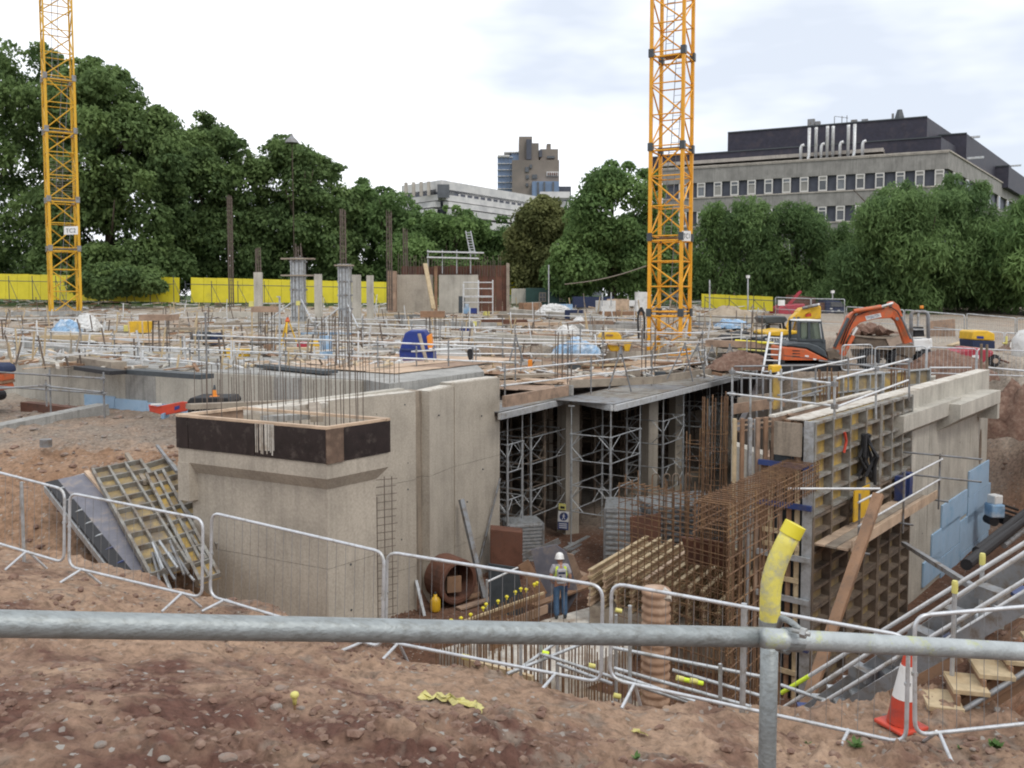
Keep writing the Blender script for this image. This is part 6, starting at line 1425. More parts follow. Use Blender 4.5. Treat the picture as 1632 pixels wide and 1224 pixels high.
# ------------------------------------------------------------------ machines on the far side of the works
def PXE(name, pts, Y, th, m, par=None, lab=None, bev=.02, y0=0):
    """a shape drawn by its outline at distance Y, with real thickness th"""
    loop = [P(x, y, Y) for x, y in pts]; loop = [Vector((p.x, Y + y0, p.z)) for p in loop]
    b = MB(); b.extr(loop, (0, th, 0)); o = b.build(name, M[m] if isinstance(m, str) else m, par, lab)
    if bev: bmod(o, bev)
    return o
def wheel(par, px, py, Y, rad, wid, hub='mud'):
    c = P(px, py, Y); w = MB(); w.tube([c + Vector((0, -.02, 0)), c + Vector((0, wid * .12, 0)), c + Vector((0, wid * .85, 0)), c + Vector((0, wid, 0))], [rad * .88, rad, rad, rad * .88], 22)
    wo_ = w.build('wheel', M['black'], par); 
    MB().tube([c + Vector((0, -.05, 0)), c + Vector((0, .03, 0))], rad * .5, 14).build('rim', M[hub], wo_)
    for k in range(14):
        a = k * 2 * math.pi / 14; MB().box(c + Vector((math.cos(a) * rad, wid / 2, math.sin(a) * rad)), (.09, wid * .95, .05), M=Matrix.Rotation(-a, 3, 'Y') ).build('tread_block', M['black'], wo_)
def tracks(par, x0, x1, yt, yb, Y, wid):
    for dy in (0, 1.35):
        a = P(x0, yt, Y); b = P(x1, yb, Y); h = a.z - b.z; r = h / 2; zc = (a.z + b.z) / 2
        pts = [(a.x + r + r * math.cos(t_), zc + r * math.sin(t_)) for t_ in np.linspace(math.pi / 2, 3 * math.pi / 2, 8)] + [(b.x - r + r * math.cos(t_), zc + r * math.sin(t_)) for t_ in np.linspace(-math.pi / 2, math.pi / 2, 8)]
        MB().extr([(x, Y + dy, z) for x, z in pts], (0, wid, 0)).build('track', M['black'], par)
# orange midi excavator
Y = 33.5
ex = thing('excavator', 'orange midi excavator with raised orange arm and charcoal engine cover', 'excavator', P(1295, 588, Y + 1))
tracks(ex, 1236, 1345, 574, 592, Y, .4)
PXE('body', [(1249, 556), (1250, 553), (1262, 553), (1285, 556), (1305, 566), (1326, 577), (1326, 581), (1249, 581)], Y, 1.7, 'orange', ex, 'bright orange lower body', .05)
PXE('engine_cover', [(1252, 552), (1256, 547), (1272, 545), (1290, 546), (1304, 551), (1316, 559), (1320, 572), (1306, 565), (1286, 555), (1262, 552.5)], Y - .02, 1.72, 'charcoal', ex, None, .05)
for k in range(3): PXE('vent_slot', [(1263, 558 + 4.6 * k), (1275, 558.6 + 4.6 * k), (1275, 560 + 4.6 * k), (1263, 559.6 + 4.6 * k)], Y - .012, .01, 'black', ex, None, 0)
cabx = thing
PXE('cab_floor', [(1272, 541), (1316, 541), (1317, 560), (1305, 552), (1290, 546), (1272, 545)], Y + .1, 1.1, 'charcoal', ex)
cf = MB()
for (x0, y0, x1, y1) in ((1274, 512, 1274, 543), (1308, 512, 1314, 546), (1290.5, 512, 1290.5, 542)):
    for dy in (.1, 1.15): cf.beam(P(x0, y0, Y) + Vector((0, dy, 0)), P(x1, y1, Y) + Vector((0, dy, 0)), .09, .09)
for yy in (512.5, 542):
    for dy in (.1, 1.15): cf.beam(P(1273, yy, Y) + Vector((0, dy, 0)), P(1311, yy, Y) + Vector((0, dy, 0)), .07, .07)
cf.build('cab_frame', M['charcoal'], ex)
PXE('cab_roof', [(1273, 512), (1275, 509.5), (1307, 509.5), (1311, 513)], Y + .05, 1.15, 'white', ex, 'pale grey cab roof', .03)
M['cab_glass'], ns_, ls_, b_s = nm('tinted_cab_glass'); b_s.inputs['Base Color'].default_value = (.25, .33, .28, 1); b_s.inputs['Roughness'].default_value = .1; b_s.inputs['Transmission Weight'].default_value = .75; b_s.inputs['Alpha'].default_value = 1
PXE('cab_glass', [(1276, 514), (1309, 514), (1311, 541), (1276, 541)], Y + .14, .01, 'cab_glass', ex, None, 0)
PXE('seat', [(1292, 528), (1298, 528), (1300, 541), (1288, 541), (1288, 537), (1293, 537)], Y + .45, .4, 'black', ex)
PXE('boom', [(1327, 568), (1334, 545), (1343, 524), (1352, 504), (1360, 497), (1378, 494), (1416, 490), (1424, 497), (1421, 507), (1400, 508), (1380, 512), (1372, 514), (1360, 524), (1350, 541), (1342, 560), (1339, 572)], Y + .7, .28, 'orange', ex, None, .03)
PXE('stick', [(1416, 482), (1424, 480), (1433, 487), (1441, 508), (1449, 527), (1456, 549), (1450, 553), (1442, 548), (1434, 526), (1428, 512), (1421, 506)], Y + .74, .22, 'orange', ex, None, .03)
for (x0, y0, x1, y1, r, m, nn) in ((1361, 496, 1404, 489, .085, 'orange', 'ram_barrel'), (1404, 489, 1423, 483, .045, 'rail', 'ram_rod'), (1330, 553, 1352, 507, .07, 'charcoal', 'hose'), (1358, 536, 1366, 522, .045, 'white', 'ram_rod'), (1341, 572, 1360, 535, .08, 'orange', 'ram_barrel'), (1437, 505, 1452, 540, .05, 'galv_dark', 'ram_rod')):
    a, b = P(x0, y0, Y + .6), P(x1, y1, Y + .6); rod(nn, a, b, r, M[m], ex)
PXE('name_panel', [(1379, 504), (1403, 499), (1405, 505), (1381, 510.5)], Y + .69, .012, 'white', ex, None, 0)
tt = P(1380.5, 509.5, Y + .68); text('name_lettering', 'TIM BAXTON', .12, tt, P(1404, 504.4, Y + .68) - tt, (0, 0, 1), M['blue_steel'], ex, .004, width=.52)
PXE('bucket', [(1440, 551), (1454, 547), (1460, 553), (1459, 564), (1450, 571), (1441, 566)], Y + .45, .7, 'mud', ex)
PXE('swing_post', [(1318, 560), (1332, 556), (1340, 566), (1338, 584), (1322, 584)], Y + .5, .7, 'mud', ex)
PXE('dozer_blade', [(1338, 572), (1352, 568), (1356, 590), (1342, 592)], Y - .1, 1.9, 'mud', ex)
for q_ in ([(1340, 548), (1350, 522), (1362, 500), (1385, 492), (1412, 487)], [(1343, 550), (1353, 524), (1364, 503), (1386, 495), (1410, 491)], [(1418, 488), (1430, 496), (1440, 514), (1450, 538)]): MB().tube([P(x, y, Y + .66) for x, y in q_], .022, 6).build('hydraulic_hose', M['black'], ex, smooth=True)
for (x, y) in ((1364, 500), (1419, 486), (1335, 560), (1452, 548), (1430, 508)): MB().tube([P(x, y, Y + .64), P(x, y, Y + 1.05)], .07, 10).build('pin', M['galv_dark'], ex)
PXE('grab_rail', [(1306, 516), (1307, 516), (1310, 540), (1309, 540)], Y + .03, .05, 'rail', ex, None, 0); PXE('counterweight_seam', [(1249, 566), (1318, 574), (1318, 575), (1249, 567)], Y - .008, .01, 'charcoal', ex, None, 0)
for (x, y, w_) in ((1283, 566, 6), (1296, 571, 5)): PXE('data_plate', [(x, y), (x + w_, y + .6), (x + w_, y + 3), (x, y + 2.4)], Y - .012, .012, 'white', ex, None, 0)
# yellow excavator behind it
Y = 41
jx = thing('excavator', 'yellow excavator with folded boom and lettered dark engine panel behind the orange one', 'excavator', P(1270, 570, Y + 1))
tracks(jx, 1205, 1300, 556, 572, Y, .5)
PXE('boom', [(1255, 541), (1257, 522), (1262, 506), (1270, 499), (1278, 494), (1292, 489), (1304, 485), (1309, 489), (1309, 508), (1298, 510), (1286, 510), (1276, 512), (1271, 524), (1270, 541)], Y + .6, .5, 'jcb', jx, None, .05)
PXE('boom_cheek', [(1274, 496), (1279, 491), (1290, 489), (1292, 497), (1284, 501), (1276, 512), (1271, 540), (1265, 540), (1267, 512)], Y + .5, .72, 'jcb', jx, None, .03)
for (x0, y0, x1, y1, m, r) in ((1279, 491, 1303, 486, 'galv_dark', .07), (1259, 536, 1266, 505, 'galv_dark', .06), (1265, 535, 1273, 505, 'mud', .07), (1294, 487, 1306, 485, 'rail', .05)): rod('ram', P(x0, y0, Y + .45), P(x1, y1, Y + .45), r, M[m], jx)
PXE('hood', [(1220, 531), (1224, 528), (1240, 527), (1252, 525), (1271, 527), (1272, 532), (1240, 536), (1222, 535)], Y, 2.2, 'jcb', jx, 'sun faded pale yellow hood', .06)
PXE('engine_panel', [(1212, 540), (1222, 535), (1240, 535), (1272, 531), (1272, 556), (1212, 556)], Y + .05, 2.1, 'charcoal', jx, None, .04)
tt = P(1219, 549, Y - .02); text('name_lettering', 'TIM BAXTON', .28, tt, P(1260, 547, Y - .02) - tt, (0, 0, 1), M['white'], jx, .005, width=1.16)
PXE('boom_badge', [(1284, 500), (1293, 499), (1293, 504), (1284, 505)], Y + .58, .012, 'red', jx, None, 0)
PXE('mirror_arm', [(1249, 520), (1251, 519), (1256, 527), (1254, 528)], Y + .1, .05, 'black', jx, None, 0)
# black cabbed machine on the left of it
Y = 43.5
bx_ = thing('dumper_cab', 'black canopied machine with pale windscreen standing left of the yellow excavator', 'machine', P(1232, 560, Y))
PXE('canopy', [(1217, 507), (1222, 504), (1252, 504), (1256, 510), (1250, 515), (1222, 516)], Y, 1.8, 'charcoal', bx_, None, .05)
for x0, x1 in ((1223, 1221), (1248, 1252)): rod('canopy_post', P(x0, 514, Y + .2), P(x1, 545, Y + .2), .06, M['black'], bx_)
PXE('windscreen', [(1224, 516), (1245, 516), (1246, 528), (1224, 529)], Y + .3, .03, 'glass_dark', bx_, None, 0); PXE('pale_bag', [(1227, 518), (1242, 517), (1243, 528), (1228, 529)], Y + .24, .3, 'sheet_white', bx_)
PXE('lower_body', [(1214, 530), (1256, 529), (1258, 556), (1212, 556)], Y + .4, 1.6, 'black', bx_)
MB().tube([P(1216, 530, Y), P(1216, 520, Y), P(1220, 517, Y), P(1224, 518, Y)], .04, 6).build('mirror_bracket', M['charcoal'], bx_)
# black skip further left, with yellow tube rail
t = thing('black_skip', 'black open skip by the crane foot with a dark mesh crate', 'skip', P(1180, 560, 43))
PXE('skip_side', [(1148, 545), (1162, 535), (1195, 529), (1194, 547), (1188, 556), (1152, 556)], 42.5, 1.6, 'black', t)
PXE('crate', [(1160, 532), (1190, 527), (1193, 540), (1162, 543)], 44, .8, 'charcoal', t)
tag(rod('yellow_tube', P(1172, 543, 40.5), P(1240, 548, 39.5), .06, M['yellow']), 'bright yellow tube rail before the black skip', 'tube')
tag(rod('yellow_tube', P(1176, 556, 40.3), P(1222, 560, 39.6), .04, M['cap_yellow']), 'dull yellow lower tube before the black skip', 'tube')
# site dumper loaded with earth
Y = 36.5
dp = thing('site_dumper', 'site dumper with mud caked skip full of red earth, white bonnet and roll hoop', 'dumper', P(1430, 585, Y))
PXE('skip', [(1356, 534), (1420, 537), (1433, 533), (1436, 549), (1424, 556), (1372, 552), (1360, 546)], Y, 1.7, 'mud', dp, 'mud caked skip')
PXE('skip_rim', [(1358, 533), (1395, 537), (1421, 537.5), (1434, 532.5), (1434, 534.5), (1421, 540), (1395, 539.5), (1358, 535.5)], Y - .06, 1.82, 'timber_grey', dp, None, 0)
PXE('skip_front', [(1412, 540), (1436, 533), (1440, 551), (1424, 556), (1418, 554)], Y - .05, 1.5, 'silo', dp, 'pale clean corner of the skip')
b = MB(); rn = random.Random(5)
for k in range(46):
    vs, fs = blob_template(k); c_ = P(1364 + rn.uniform(0, 66), 530, Y + .1 + rn.uniform(0, 1.5)); hgt = .42 * (1 - abs((c_.x - P(1397, 530, Y).x) / 1.0) ** 2 * .9); s = rn.uniform(.16, .30)
    b.add([(c_.x + v[0]*s, c_.y + v[1]*s, P(1397, 536, Y).z + max(0, hgt) * rn.uniform(.2, 1) + v[2]*s*.7) for v in vs], fs)
b.build('earth_load', M['clod'], dp)
PXE('bonnet', [(1456, 541), (1486, 539), (1487, 552), (1480, 562), (1456, 560)], Y + .2, 1.1, 'white', dp, 'white bonnet', .05)
PXE('chassis', [(1368, 558), (1490, 560), (1490, 572), (1372, 570)], Y + .3, .9, 'mud', dp)
MB().tube(arc_path([P(1452, 562, Y + .3), P(1452, 497, Y + .3), P(1479, 497, Y + .3), P(1480, 566, Y + .3)], .2), .075, 10).build('roll_hoop', M['galv_dark'], dp, smooth=True)
rod('beacon_post', P(1463, 520, Y + .3), P(1463.5, 498, Y + .3), .05, M['galv'], dp); rod('beacon', P(1469, 492, Y + .3), P(1469, 487, Y + .3), .07, M['orange_plastic'], dp); rod('beacon_post', P(1469, 498, Y + .3), P(1469, 492, Y + .3), .03, M['charcoal'], dp)
PXE('seat', [(1457, 527), (1462, 521), (1472, 521), (1474, 536), (1458, 537)], Y + .4, .5, 'black', dp)
PXE('steering_console', [(1456, 524), (1474, 524), (1475, 526), (1456, 526)], Y + .3, .6, 'galv', dp, None, 0)
for (x, y) in ((1434, 573), (1478, 574), (1388, 573)): wheel(dp, x, y, Y - .1, .42, .45)
# yellow generator on blue base
Y = 39.5
t = thing('generator', 'yellow canopied generator on a dark blue base behind the crimson drum', 'generator', P(1566, 575, Y))
PXE('canopy', [(1550, 529), (1553, 527), (1575, 527), (1586, 532), (1586, 543), (1549, 541.5)], Y, 1.2, 'jcb', t, None, .05); PXE('base', [(1549, 541.8), (1586, 543.5), (1586, 556), (1550, 553)], Y + .03, 1.15, 'navy', t, None, .03)
PXE('badge', [(1557, 535.5), (1568, 536), (1568, 540), (1557, 539.5)], Y - .015, .012, 'blue', t, None, 0)
# crimson mixer drum
Y = 36.5
t = thing('concrete_skip', 'crimson concrete skip lying on its side on the haul road', 'skip', P(1555, 582, Y))
PXE('shell', [(1517, 571), (1521, 563), (1534, 557), (1552, 554), (1572, 556), (1586, 560), (1583, 567), (1574, 572), (1570, 579), (1552, 582), (1524, 581), (1517, 577)], Y, 1.2, 'crimson', t, None, .12)
PXE('white_patch', [(1549, 566), (1560, 566), (1560, 572), (1549, 572)], Y - .015, .014, 'white', t, None, 0)
wheel(t, 1586, 575, Y + .1, .22, .2, 'silo'); rod('tow_arm', P(1583, 570, Y + .2), P(1608, 578, Y + .2), .04, M['rust'], t); PXE('handle_rail', [(1530, 556), (1534, 553), (1546, 555), (1544, 557)], Y + .2, .5, 'crimson', t, None, 0)
# far machines behind mesh fence
Y = 66
t = thing('telehandler', 'dark red machine with raised boom parked behind the far mesh fence', 'telehandler', P(1262, 500, Y))
PXE('body', [(1238, 492), (1250, 486), (1283, 484), (1285, 502), (1238, 504)], Y, 2, 'crimson', t, None, .08); PXE('boom', [(1256, 486), (1273, 466), (1277, 463), (1278, 466), (1262, 484)], Y + .8, .4, 'crimson', t)
PXE('roof_dark', [(1262, 470), (1300, 474), (1300, 488), (1262, 486)], Y + 2.4, 1.5, 'rust', t)
t = thing('parked_lorry', 'dark blue lorry parked behind the far mesh fence', 'lorry', P(1328, 510, Y + 2))
PXE('cab', [(1316, 478), (1340, 479), (1346, 488), (1346, 504), (1316, 504)], Y + 1, 2.2, 'navy', t, None, .1); PXE('windscreen', [(1324, 481), (1342, 482), (1344, 489), (1324, 489)], Y + .95, .05, 'glass_dark', t, None, 0)
PXE('body_side', [(1304, 484), (1317, 482), (1317, 504), (1304, 504)], Y + 1.2, 2, 'rust', t)
for x in (1312, 1338): wheel(t, x, 506, Y + .8, .45, .3)
PXE('bumper', [(1314, 502), (1348, 502), (1348, 507), (1314, 507)], Y + .9, .2, 'galv_dark', t)
for (x, y) in ((1323, 491), (1325, 495), (1335, 494)): PXE('badge', [(x, y), (x + 4, y), (x + 4, y + 2), (x, y + 2)], Y + .93, .03, 'sheet_white', t, None, 0)
# machine at the far left edge
Y = 27.5
t = thing('excavator', 'rear corner of an orange excavator with navy top at the left picture edge', 'excavator', P(-30, 650, Y))
PXE('lower_body', [(-160, 612), (2, 612), (4, 622), (-160, 628)], Y + .05, .7, 'orange', t, None, .04); PXE('side_stripe', [(-160, 608), (3, 608), (3, 612), (-160, 612)], Y + .02, .74, 'timber_red', t, None, 0)
PXE('upper_body', [(-160, 597), (4, 595), (4, 608), (-160, 608)], Y + .05, .7, 'orange', t, None, .04); PXE('top_cover', [(-160, 580), (-6, 580), (3, 585), (5, 595), (-160, 597)], Y, .8, 'navy', t, 'dark navy cover', .06)
tracks(t, -180, -40, 630, 648, Y - .2, .4)
# items on the terrace beside the pier
Y = 24.5
t = thing('plastic_barrier', 'red and white plastic barrier lying by the terrace edge', 'plastic barrier', P(265, 660, Y))
PXE('panel', [(236, 645), (250, 648), (290, 640), (298, 641), (298, 655), (262, 662), (238, 656)], Y, .08, 'red', t); PXE('white_stripe', [(240, 643.5), (257, 643), (257, 645.5), (240, 646)], Y - .06, .05, 'white', t, None, 0); PXE('foot', [(256, 660), (262, 658), (262, 668), (256, 668)], Y - .1, .4, 'tarp_blue', t)
PXE('blue_patch', [(278, 648), (286, 646), (286, 651), (278, 654)], Y - .012, .012, 'blue', t, None, 0)
Y = 23.6
t = thing('black_pallet', 'black plastic crate with pale slats next to the red barrier', 'crate', P(332, 660, Y))
PXE('top', [(298, 640), (303, 634), (362, 634), (367, 640), (367, 645), (298, 645)], Y, 1.0, 'black', t, None, .03)
for k in range(4): PXE('leg', [(299 + k * 20, 645), (306 + k * 20, 645), (306 + k * 20, 662), (299 + k * 20, 662)], Y + .02, .8, 'black', t)
for k in range(5): PXE('slat', [(310 + k * 8, 646), (312.5 + k * 8, 646), (312.5 + k * 8, 660), (310 + k * 8, 660)], Y + .2, .1, 'timber_grey', t, None, 0)
c_ = P(342, 633, Y + .4); t = thing('small_cone', 'tiny orange cone standing on the black crate', 'cone', c_); MB().lathe(c_, [(.14, 0), (.14, .03), (.07, .04), (.05, .2)], 12).build('body', M['orange_plastic'], t); MB().lathe(c_, [(.045, .201), (.02, .34)], 12).build('tip', M['charcoal'], t)
# blue tipping skip on the slab
Y = 32.5
t = thing('tipping_skip', 'large dark blue tipping skip with orange inside standing on the slab', 'skip', P(666, 597, Y))
PXE('front_shell', [(645, 531), (652, 527), (676, 527), (683, 540), (690, 556), (694, 596), (690, 600), (638, 600), (636, 560)], Y, 1.2, 'blue', t, None, .05)
PXE('lip', [(638, 555), (695, 557), (695, 560), (638, 558)], Y - .06, .06, 'blue_steel', t, None, 0); PXE('orange_inside', [(680, 536), (686, 532), (689, 556), (682, 556)], Y - .03, .7, 'orange_plastic', t, None, .02)
tag(plank('scaffold_board', P(668, 532, 31.8), P(686, 600, 31.0), .12, .05, M['timber_grey']), 'grey board leaning against the blue tipping skip', 'board')
for k in range(5): PXE('rib', [(643 + 10 * k, 575), (645 + 10 * k, 575), (645 + 10 * k, 597), (643 + 10 * k, 597)], Y - .03, .03, 'blue_steel', t, None, 0)
# yellow bowser under the crane
Y = 43
t = thing('mixer_bowser', 'rounded yellow bowser beside the orange crane foot', 'bowser', P(978, 562, Y))
PXE('tank', [(955, 545), (958, 534), (968, 529), (980, 527), (989, 532), (992, 541), (990, 547), (955, 548)], Y, 1.4, 'jcb', t, None, .1); PXE('cone_body', [(966, 548), (991, 548), (988, 560), (974, 560)], Y + .2, 1.0, 'jcb', t, None, .04); PXE('hopper', [(993, 546), (1007, 544), (1003, 560), (996, 560)], Y, .7, 'jcb', t, None, .03)
for dx in (957, 990): rod('leg', P(dx, 548, Y), P(dx, 566, Y), .05, M['charcoal'], t)
rod('pump_arm', P(992, 537, Y), P(1010, 533, Y), .06, M['galv_dark'], t); PXE('badge', [(966, 533), (977, 533), (977, 535.5), (966, 535.5)], Y - .05, .04, 'timber_red', t, None, 0)
MB().tube(arc_path([P(1018, 540, 43), P(1016, 500, 43), P(1022, 490, 43), P(1027, 500, 43), P(1027, 540, 43)], .35), .05, 8, False).build('hose', M['black'], t, smooth=True)
# cabins, silos
Y = 78
t = thing('site_cabin', 'dark green site cabin with two framed windows beneath the silos', 'cabin', P(880, 486, Y))
PXE('wall', [(838, 459), (922, 459), (924, 487), (838, 487)], Y, 3.0, 'green_cabin', t, None, .03)
for x in (859, 891.5):
    PXE('window', [(x, 466), (x + 11.5, 466), (x + 11.5, 481), (x, 481)], Y - .08, .07, 'timber_grey', t, None, 0); 
    for i in (0, 1):
        for j in (0, 1): PXE('pane', [(x + 1.2 + 5 * i, 467.2 + 6.8 * j), (x + 5.4 + 5 * i, 467.2 + 6.8 * j), (x + 5.4 + 5 * i, 473 + 6.8 * j), (x + 1.2 + 5 * i, 473 + 6.8 * j)], Y - .10, .02, 'glass_dark', t, None, 0)
PXE('door', [(907, 462), (918, 462), (918, 486), (907, 486)], Y - .06, .05, 'charcoal', t, None, 0)
for k, nm_ in enumerate(('left', 'middle', 'right')):
    c_ = P(882.5 + 16.3 * k, 459, Y + 1.2); t = thing('silo', 'cream cylindrical tank above the green cabin, %s of three' % nm_, 'tank', c_, 'cream tanks')
    h = P(880, 439, Y + 1.2).z - P(880, 459, Y + 1.2).z; MB().lathe(c_, [(.40, 0), (.43, .1), (.43, h - .12), (.36, h - .02), (.1, h + .03)], 18).build('shell', M['silo'], t, smooth=True)
    MB().lathe(c_, [(.445, h * .5), (.445, h * .53)], 18).build('band', M['timber_grey'], t)
tag(PXE('grey_screen', [(815, 460), (841, 460), (841, 484), (815, 484)], 79, .1, 'concrete_light'), 'pale grey screen panel left of the green cabin', 'panel')
tag(PXE('yellow_crate', [(859, 436), (873, 436), (873, 448), (859, 448)], 88, .8, 'hoard'), 'small yellow crate shape against the trees above the cabin', 'crate')
for (px, y0, y1, Y, lab) in ((874.5, 422, 492, 70, 'tall thin grey pole before the cream tanks'), (960, 466, 488, 62, 'thin post near the crane, farther left'), (974, 466, 488, 62, 'thin post near the crane, second'), (1131, 446, 500, 60, 'thin grey post right of the orange crane'), (1192, 441, 500, 62, 'thin lamp post with a small white lamp by the yellow hoarding'), (1327, 465, 478, 66, 'thin white lamp on a post above the far lorry')):
    a = P(px, y0, Y); b_ = P(px, y1, Y); t = thing('slim_post', lab, 'post', b_); rod('tube', b_, a, .05, M['galv'], t)
    if px in (1192, 1327): MB().box(a, (.22, .22, .2)).build('lamp', M['white'], t)
# sagging cable to the crane
pts = [P(lerp(900, 1030, k / 10), lerp(453, 424, k / 10) + 5 * math.sin(math.pi * k / 10), lerp(70, 47, k / 10)) for k in range(11)]
tag(MB().tube(pts, .035, 5).build('cable', M['timber_grey']), 'sagging cable running from the cream tanks to the orange crane', 'cable')
# heaps
def heap(name, lab, px, py_top, py_base, Y, wpx, m, seed, sq=.8, cat='heap'):
    c_ = P(px, py_base, Y); H_ = P(px, py_top, Y).z - c_.z; w = wpx / 2 * Y / FPX; b = MB(); nr, na = 16, 44; rr = random.Random(seed); vs = []; 
    for i in range(nr + 1):
        f = i / nr
        for j in range(na):
            a = 6.283 * j / na; r_ = f * (1 + .12 * math.sin(3 * a + seed) + .08 * rr.uniform(-1, 1)); nx_ = float(fbm(np.array([math.cos(a) * f * 2.2 + seed]), np.array([math.sin(a) * f * 2.2]), 4, seed)[0]); z = H_ * (.85 * math.cos(min(1, f) * math.pi / 2) ** .8 * (1 + .55 * nx_) + .04 * rr.uniform(-1, 1)) - (.1 if i == nr else 0)
            vs.append((c_.x + math.cos(a) * r_ * w, c_.y + math.sin(a) * r_ * w * sq, c_.z + z))
    b.add(vs, [(i*na+j, i*na+(j+1)%na, (i+1)*na+(j+1)%na, (i+1)*na+j)[::-1] for i in range(nr) for j in range(na)])
    return tag(b.build(name, M[m], smooth=m in ('clod', 'sand')), lab, cat)
heap('sand_heap', 'low pale sand heap before the yellow hoarding right of the crane', 1160, 488, 512, 58, 96, 'sand', 1)
heap('sheeted_heap', 'white sheeted heap in front of the green cabin', 880, 480, 500, 62, 62, 'sheet_white', 2)
heap('tarp_heap', 'blue and white tarpaulin heap left of the yellow bowser', 918, 535, 560, 40, 74, 'tarp_blue', 3)
heap('tarp_heap', 'blue tarpaulin heap on the far left slab below the left crane', 108, 506, 528, 46, 46, 'tarp_blue', 4)
heap('sheeted_heap', 'white sheeting heap beside the far left blue tarpaulin', 138, 500, 524, 48, 50, 'sheet_white', 5)
heap('sheeted_heap', 'small white sheeting mound before the sheeted heap', 923, 503, 515, 55, 22, 'white', 6)
heap('sheeted_heap', 'white bundle on the deck left of the starter cluster', 905, 515, 530, 47, 44, 'sheet_white', 7)
heap('tarp_heap', 'pale blue wrapped bundle beyond the sand near the far rails', 1165, 505, 520, 52, 58, 'tarp_blue', 8)
heap('soil_heap', 'brown soil mound before the black skip', 1185, 560, 585, 37, 120, 'clod', 9, .4)
heap('soil_heap', 'long spoil mound beside the dumper', 1500, 556, 600, 34.5, 170, 'clod', 10, .4)
heap('rubble_heap', 'grey rubble heap right of the generator', 1612, 545, 575, 40, 70, 'stone', 11, .5)
heap('soil_heap', 'red soil bank beyond the far end of the right wall', 1622, 600, 690, 32, 150, 'clod', 12, .6)
# formed and bare columns
def column(lab, px0, px1, yt, yb, Y, m='concrete_light', n='concrete_column'):
    a, b = P(px0, yt, Y), P(px1, yb, Y); return tag(MB().box(((a.x + b.x) / 2, Y, (a.z + b.z) / 2), (b.x - a.x, (b.x - a.x) * .9, a.z - b.z), R(8)).build(n, M[m]), lab, 'column', 'bare concrete columns on the slab')
column('bare concrete column farthest left, before the yellow hoarding', 405, 419, 434, 512, 50); column('bare concrete column between the two steel column forms', 501, 514, 437, 520, 49)
column('bare concrete column just right of the right steel column form', 561, 576, 438, 520, 50); column('rightmost bare concrete column, next to the rusty wall', 584, 596, 439, 516, 53)
def formed(lab, px0, px1, yt, yb, Y, plat):
    cxp_ = (px0 + px1) / 2; a, b = P(px0, yt, Y), P(px1, yb, Y); w = b.x - a.x; cx_ = (a.x + b.x) / 2; t = thing('column_form', lab, 'column formwork', (cx_, Y, b.z), 'steel column forms')
    h = a.z - b.z
    for (dx, dy, sx, sy) in ((0, -w * .5, w * .8, .06), (0, w * .5, w * .8, .06), (-w * .5, 0, .06, w * .8), (w * .5, 0, .06, w * .8)): MB().box((cx_ + dx, Y + dy, b.z + h / 2), (sx, sy, h)).build('form_sheet', M['galv'], t)
    for dx in (-.5, -.17, .17, .5): plank('stiffener', (cx_ + dx * w, Y - w * .56, b.z), (cx_ + dx * w, Y - w * .56, a.z), .05, .08, M['galv_dark'] if abs(dx) < .3 else M['galv'], t)
    for k in range(5): MB().box((cx_, Y, b.z + h * (.06 + .22 * k)), (w * 1.25, w * 1.25, .09)).build('clamp', M['galv_dark'], t)
    for (x0, x1, y) in plat: plank('platform_board', P(x0, y, Y - .3), P(x1, y, Y - .3), .5, .07, M['timber_grey'], t)
    rod('push_pull_prop', (cx_ + w * .4, Y - .5, b.z + h * .35), (cx_ + w * 1.6, Y - 1.2, b.z), .035, M['galv'], t); rod('push_pull_prop', (cx_ - w * .4, Y - .5, b.z + h * .3), (cx_ - w * 2.4, Y - 1.0, b.z), .035, M['galv'], t)
formed('left steel column form with a timber platform at its top', 466, 486, 411, 512, 45, ((449, 501, 412.5), (449, 500, 439)))
formed('right steel column form with the tall bar cage above it', 541, 559, 421, 520, 44, ((534, 563, 423),))
# rusty back wall group
Y = 57
t = thing('wall_formwork', 'rusty steel faced wall formwork at the back with a pale cast wall within it', 'wall formwork', P(715, 500, Y))
PXE('edge_post', [(618, 432), (631, 432), (631, 498), (618, 498)], Y - .5, .6, 'ply_dirty', t, 'tan timber faced end post'); PXE('cast_wall', [(632, 438), (690, 438), (690, 498), (632, 498)], Y + .3, .3, 'concrete', t); PXE('cast_wall', [(699, 438), (762, 438), (762, 499), (699, 499)], Y, .3, 'concrete_light', t, 'pale right hand cast wall')
PXE('opening', [(731, 472), (741, 472), (741, 499), (731, 499)], Y - .02, .02, 'charcoal', t, None, 0)
for k in range(6):
    x = 746 + k * 11; PXE('form_sheet', [(x, 423), (x + 10.5, 423), (x + 10.5, 496), (x, 496)], Y + .6, .08, 'rust', t, None, 0)
for k in range(10):
    x = 640 + k * 11; PXE('form_sheet', [(x, 424 + rn.uniform(-2, 2)), (x + 10.4, 424), (x + 10.4, 440), (x, 440)], Y + .7, .08, 'rust', t, None, 0)
PXE('end_timber', [(807, 419), (812, 420), (812, 498), (807, 497)], Y + .2, .3, 'timber_grey', t); PXE('soldier', [(692, 424), (697, 424), (697, 498), (692, 498)], Y - .1, .2, 'timber_red', t)
rn = random.Random(15)
for k in range(40):
    x = 634 + k * 4.2 + rn.uniform(-1, 1); p = P(x, 440, Y + .5); rod('bar', p, P(x, 408 + rn.uniform(-4, 8), Y + .5), .02, M['rebar_dark'], t, 'thin')
for y in (401, 410): plank('walkway_board', P(681, y, Y - .4), P(755 + (8 if y > 405 else 16), y + 2, Y - .4), .5, .08, M['rail'], t)
for x in (682, 705, 728, 750): rod('walkway_post', P(x, 398, Y - .5), P(x, 436, Y - .5), .03, M['galv'], t)
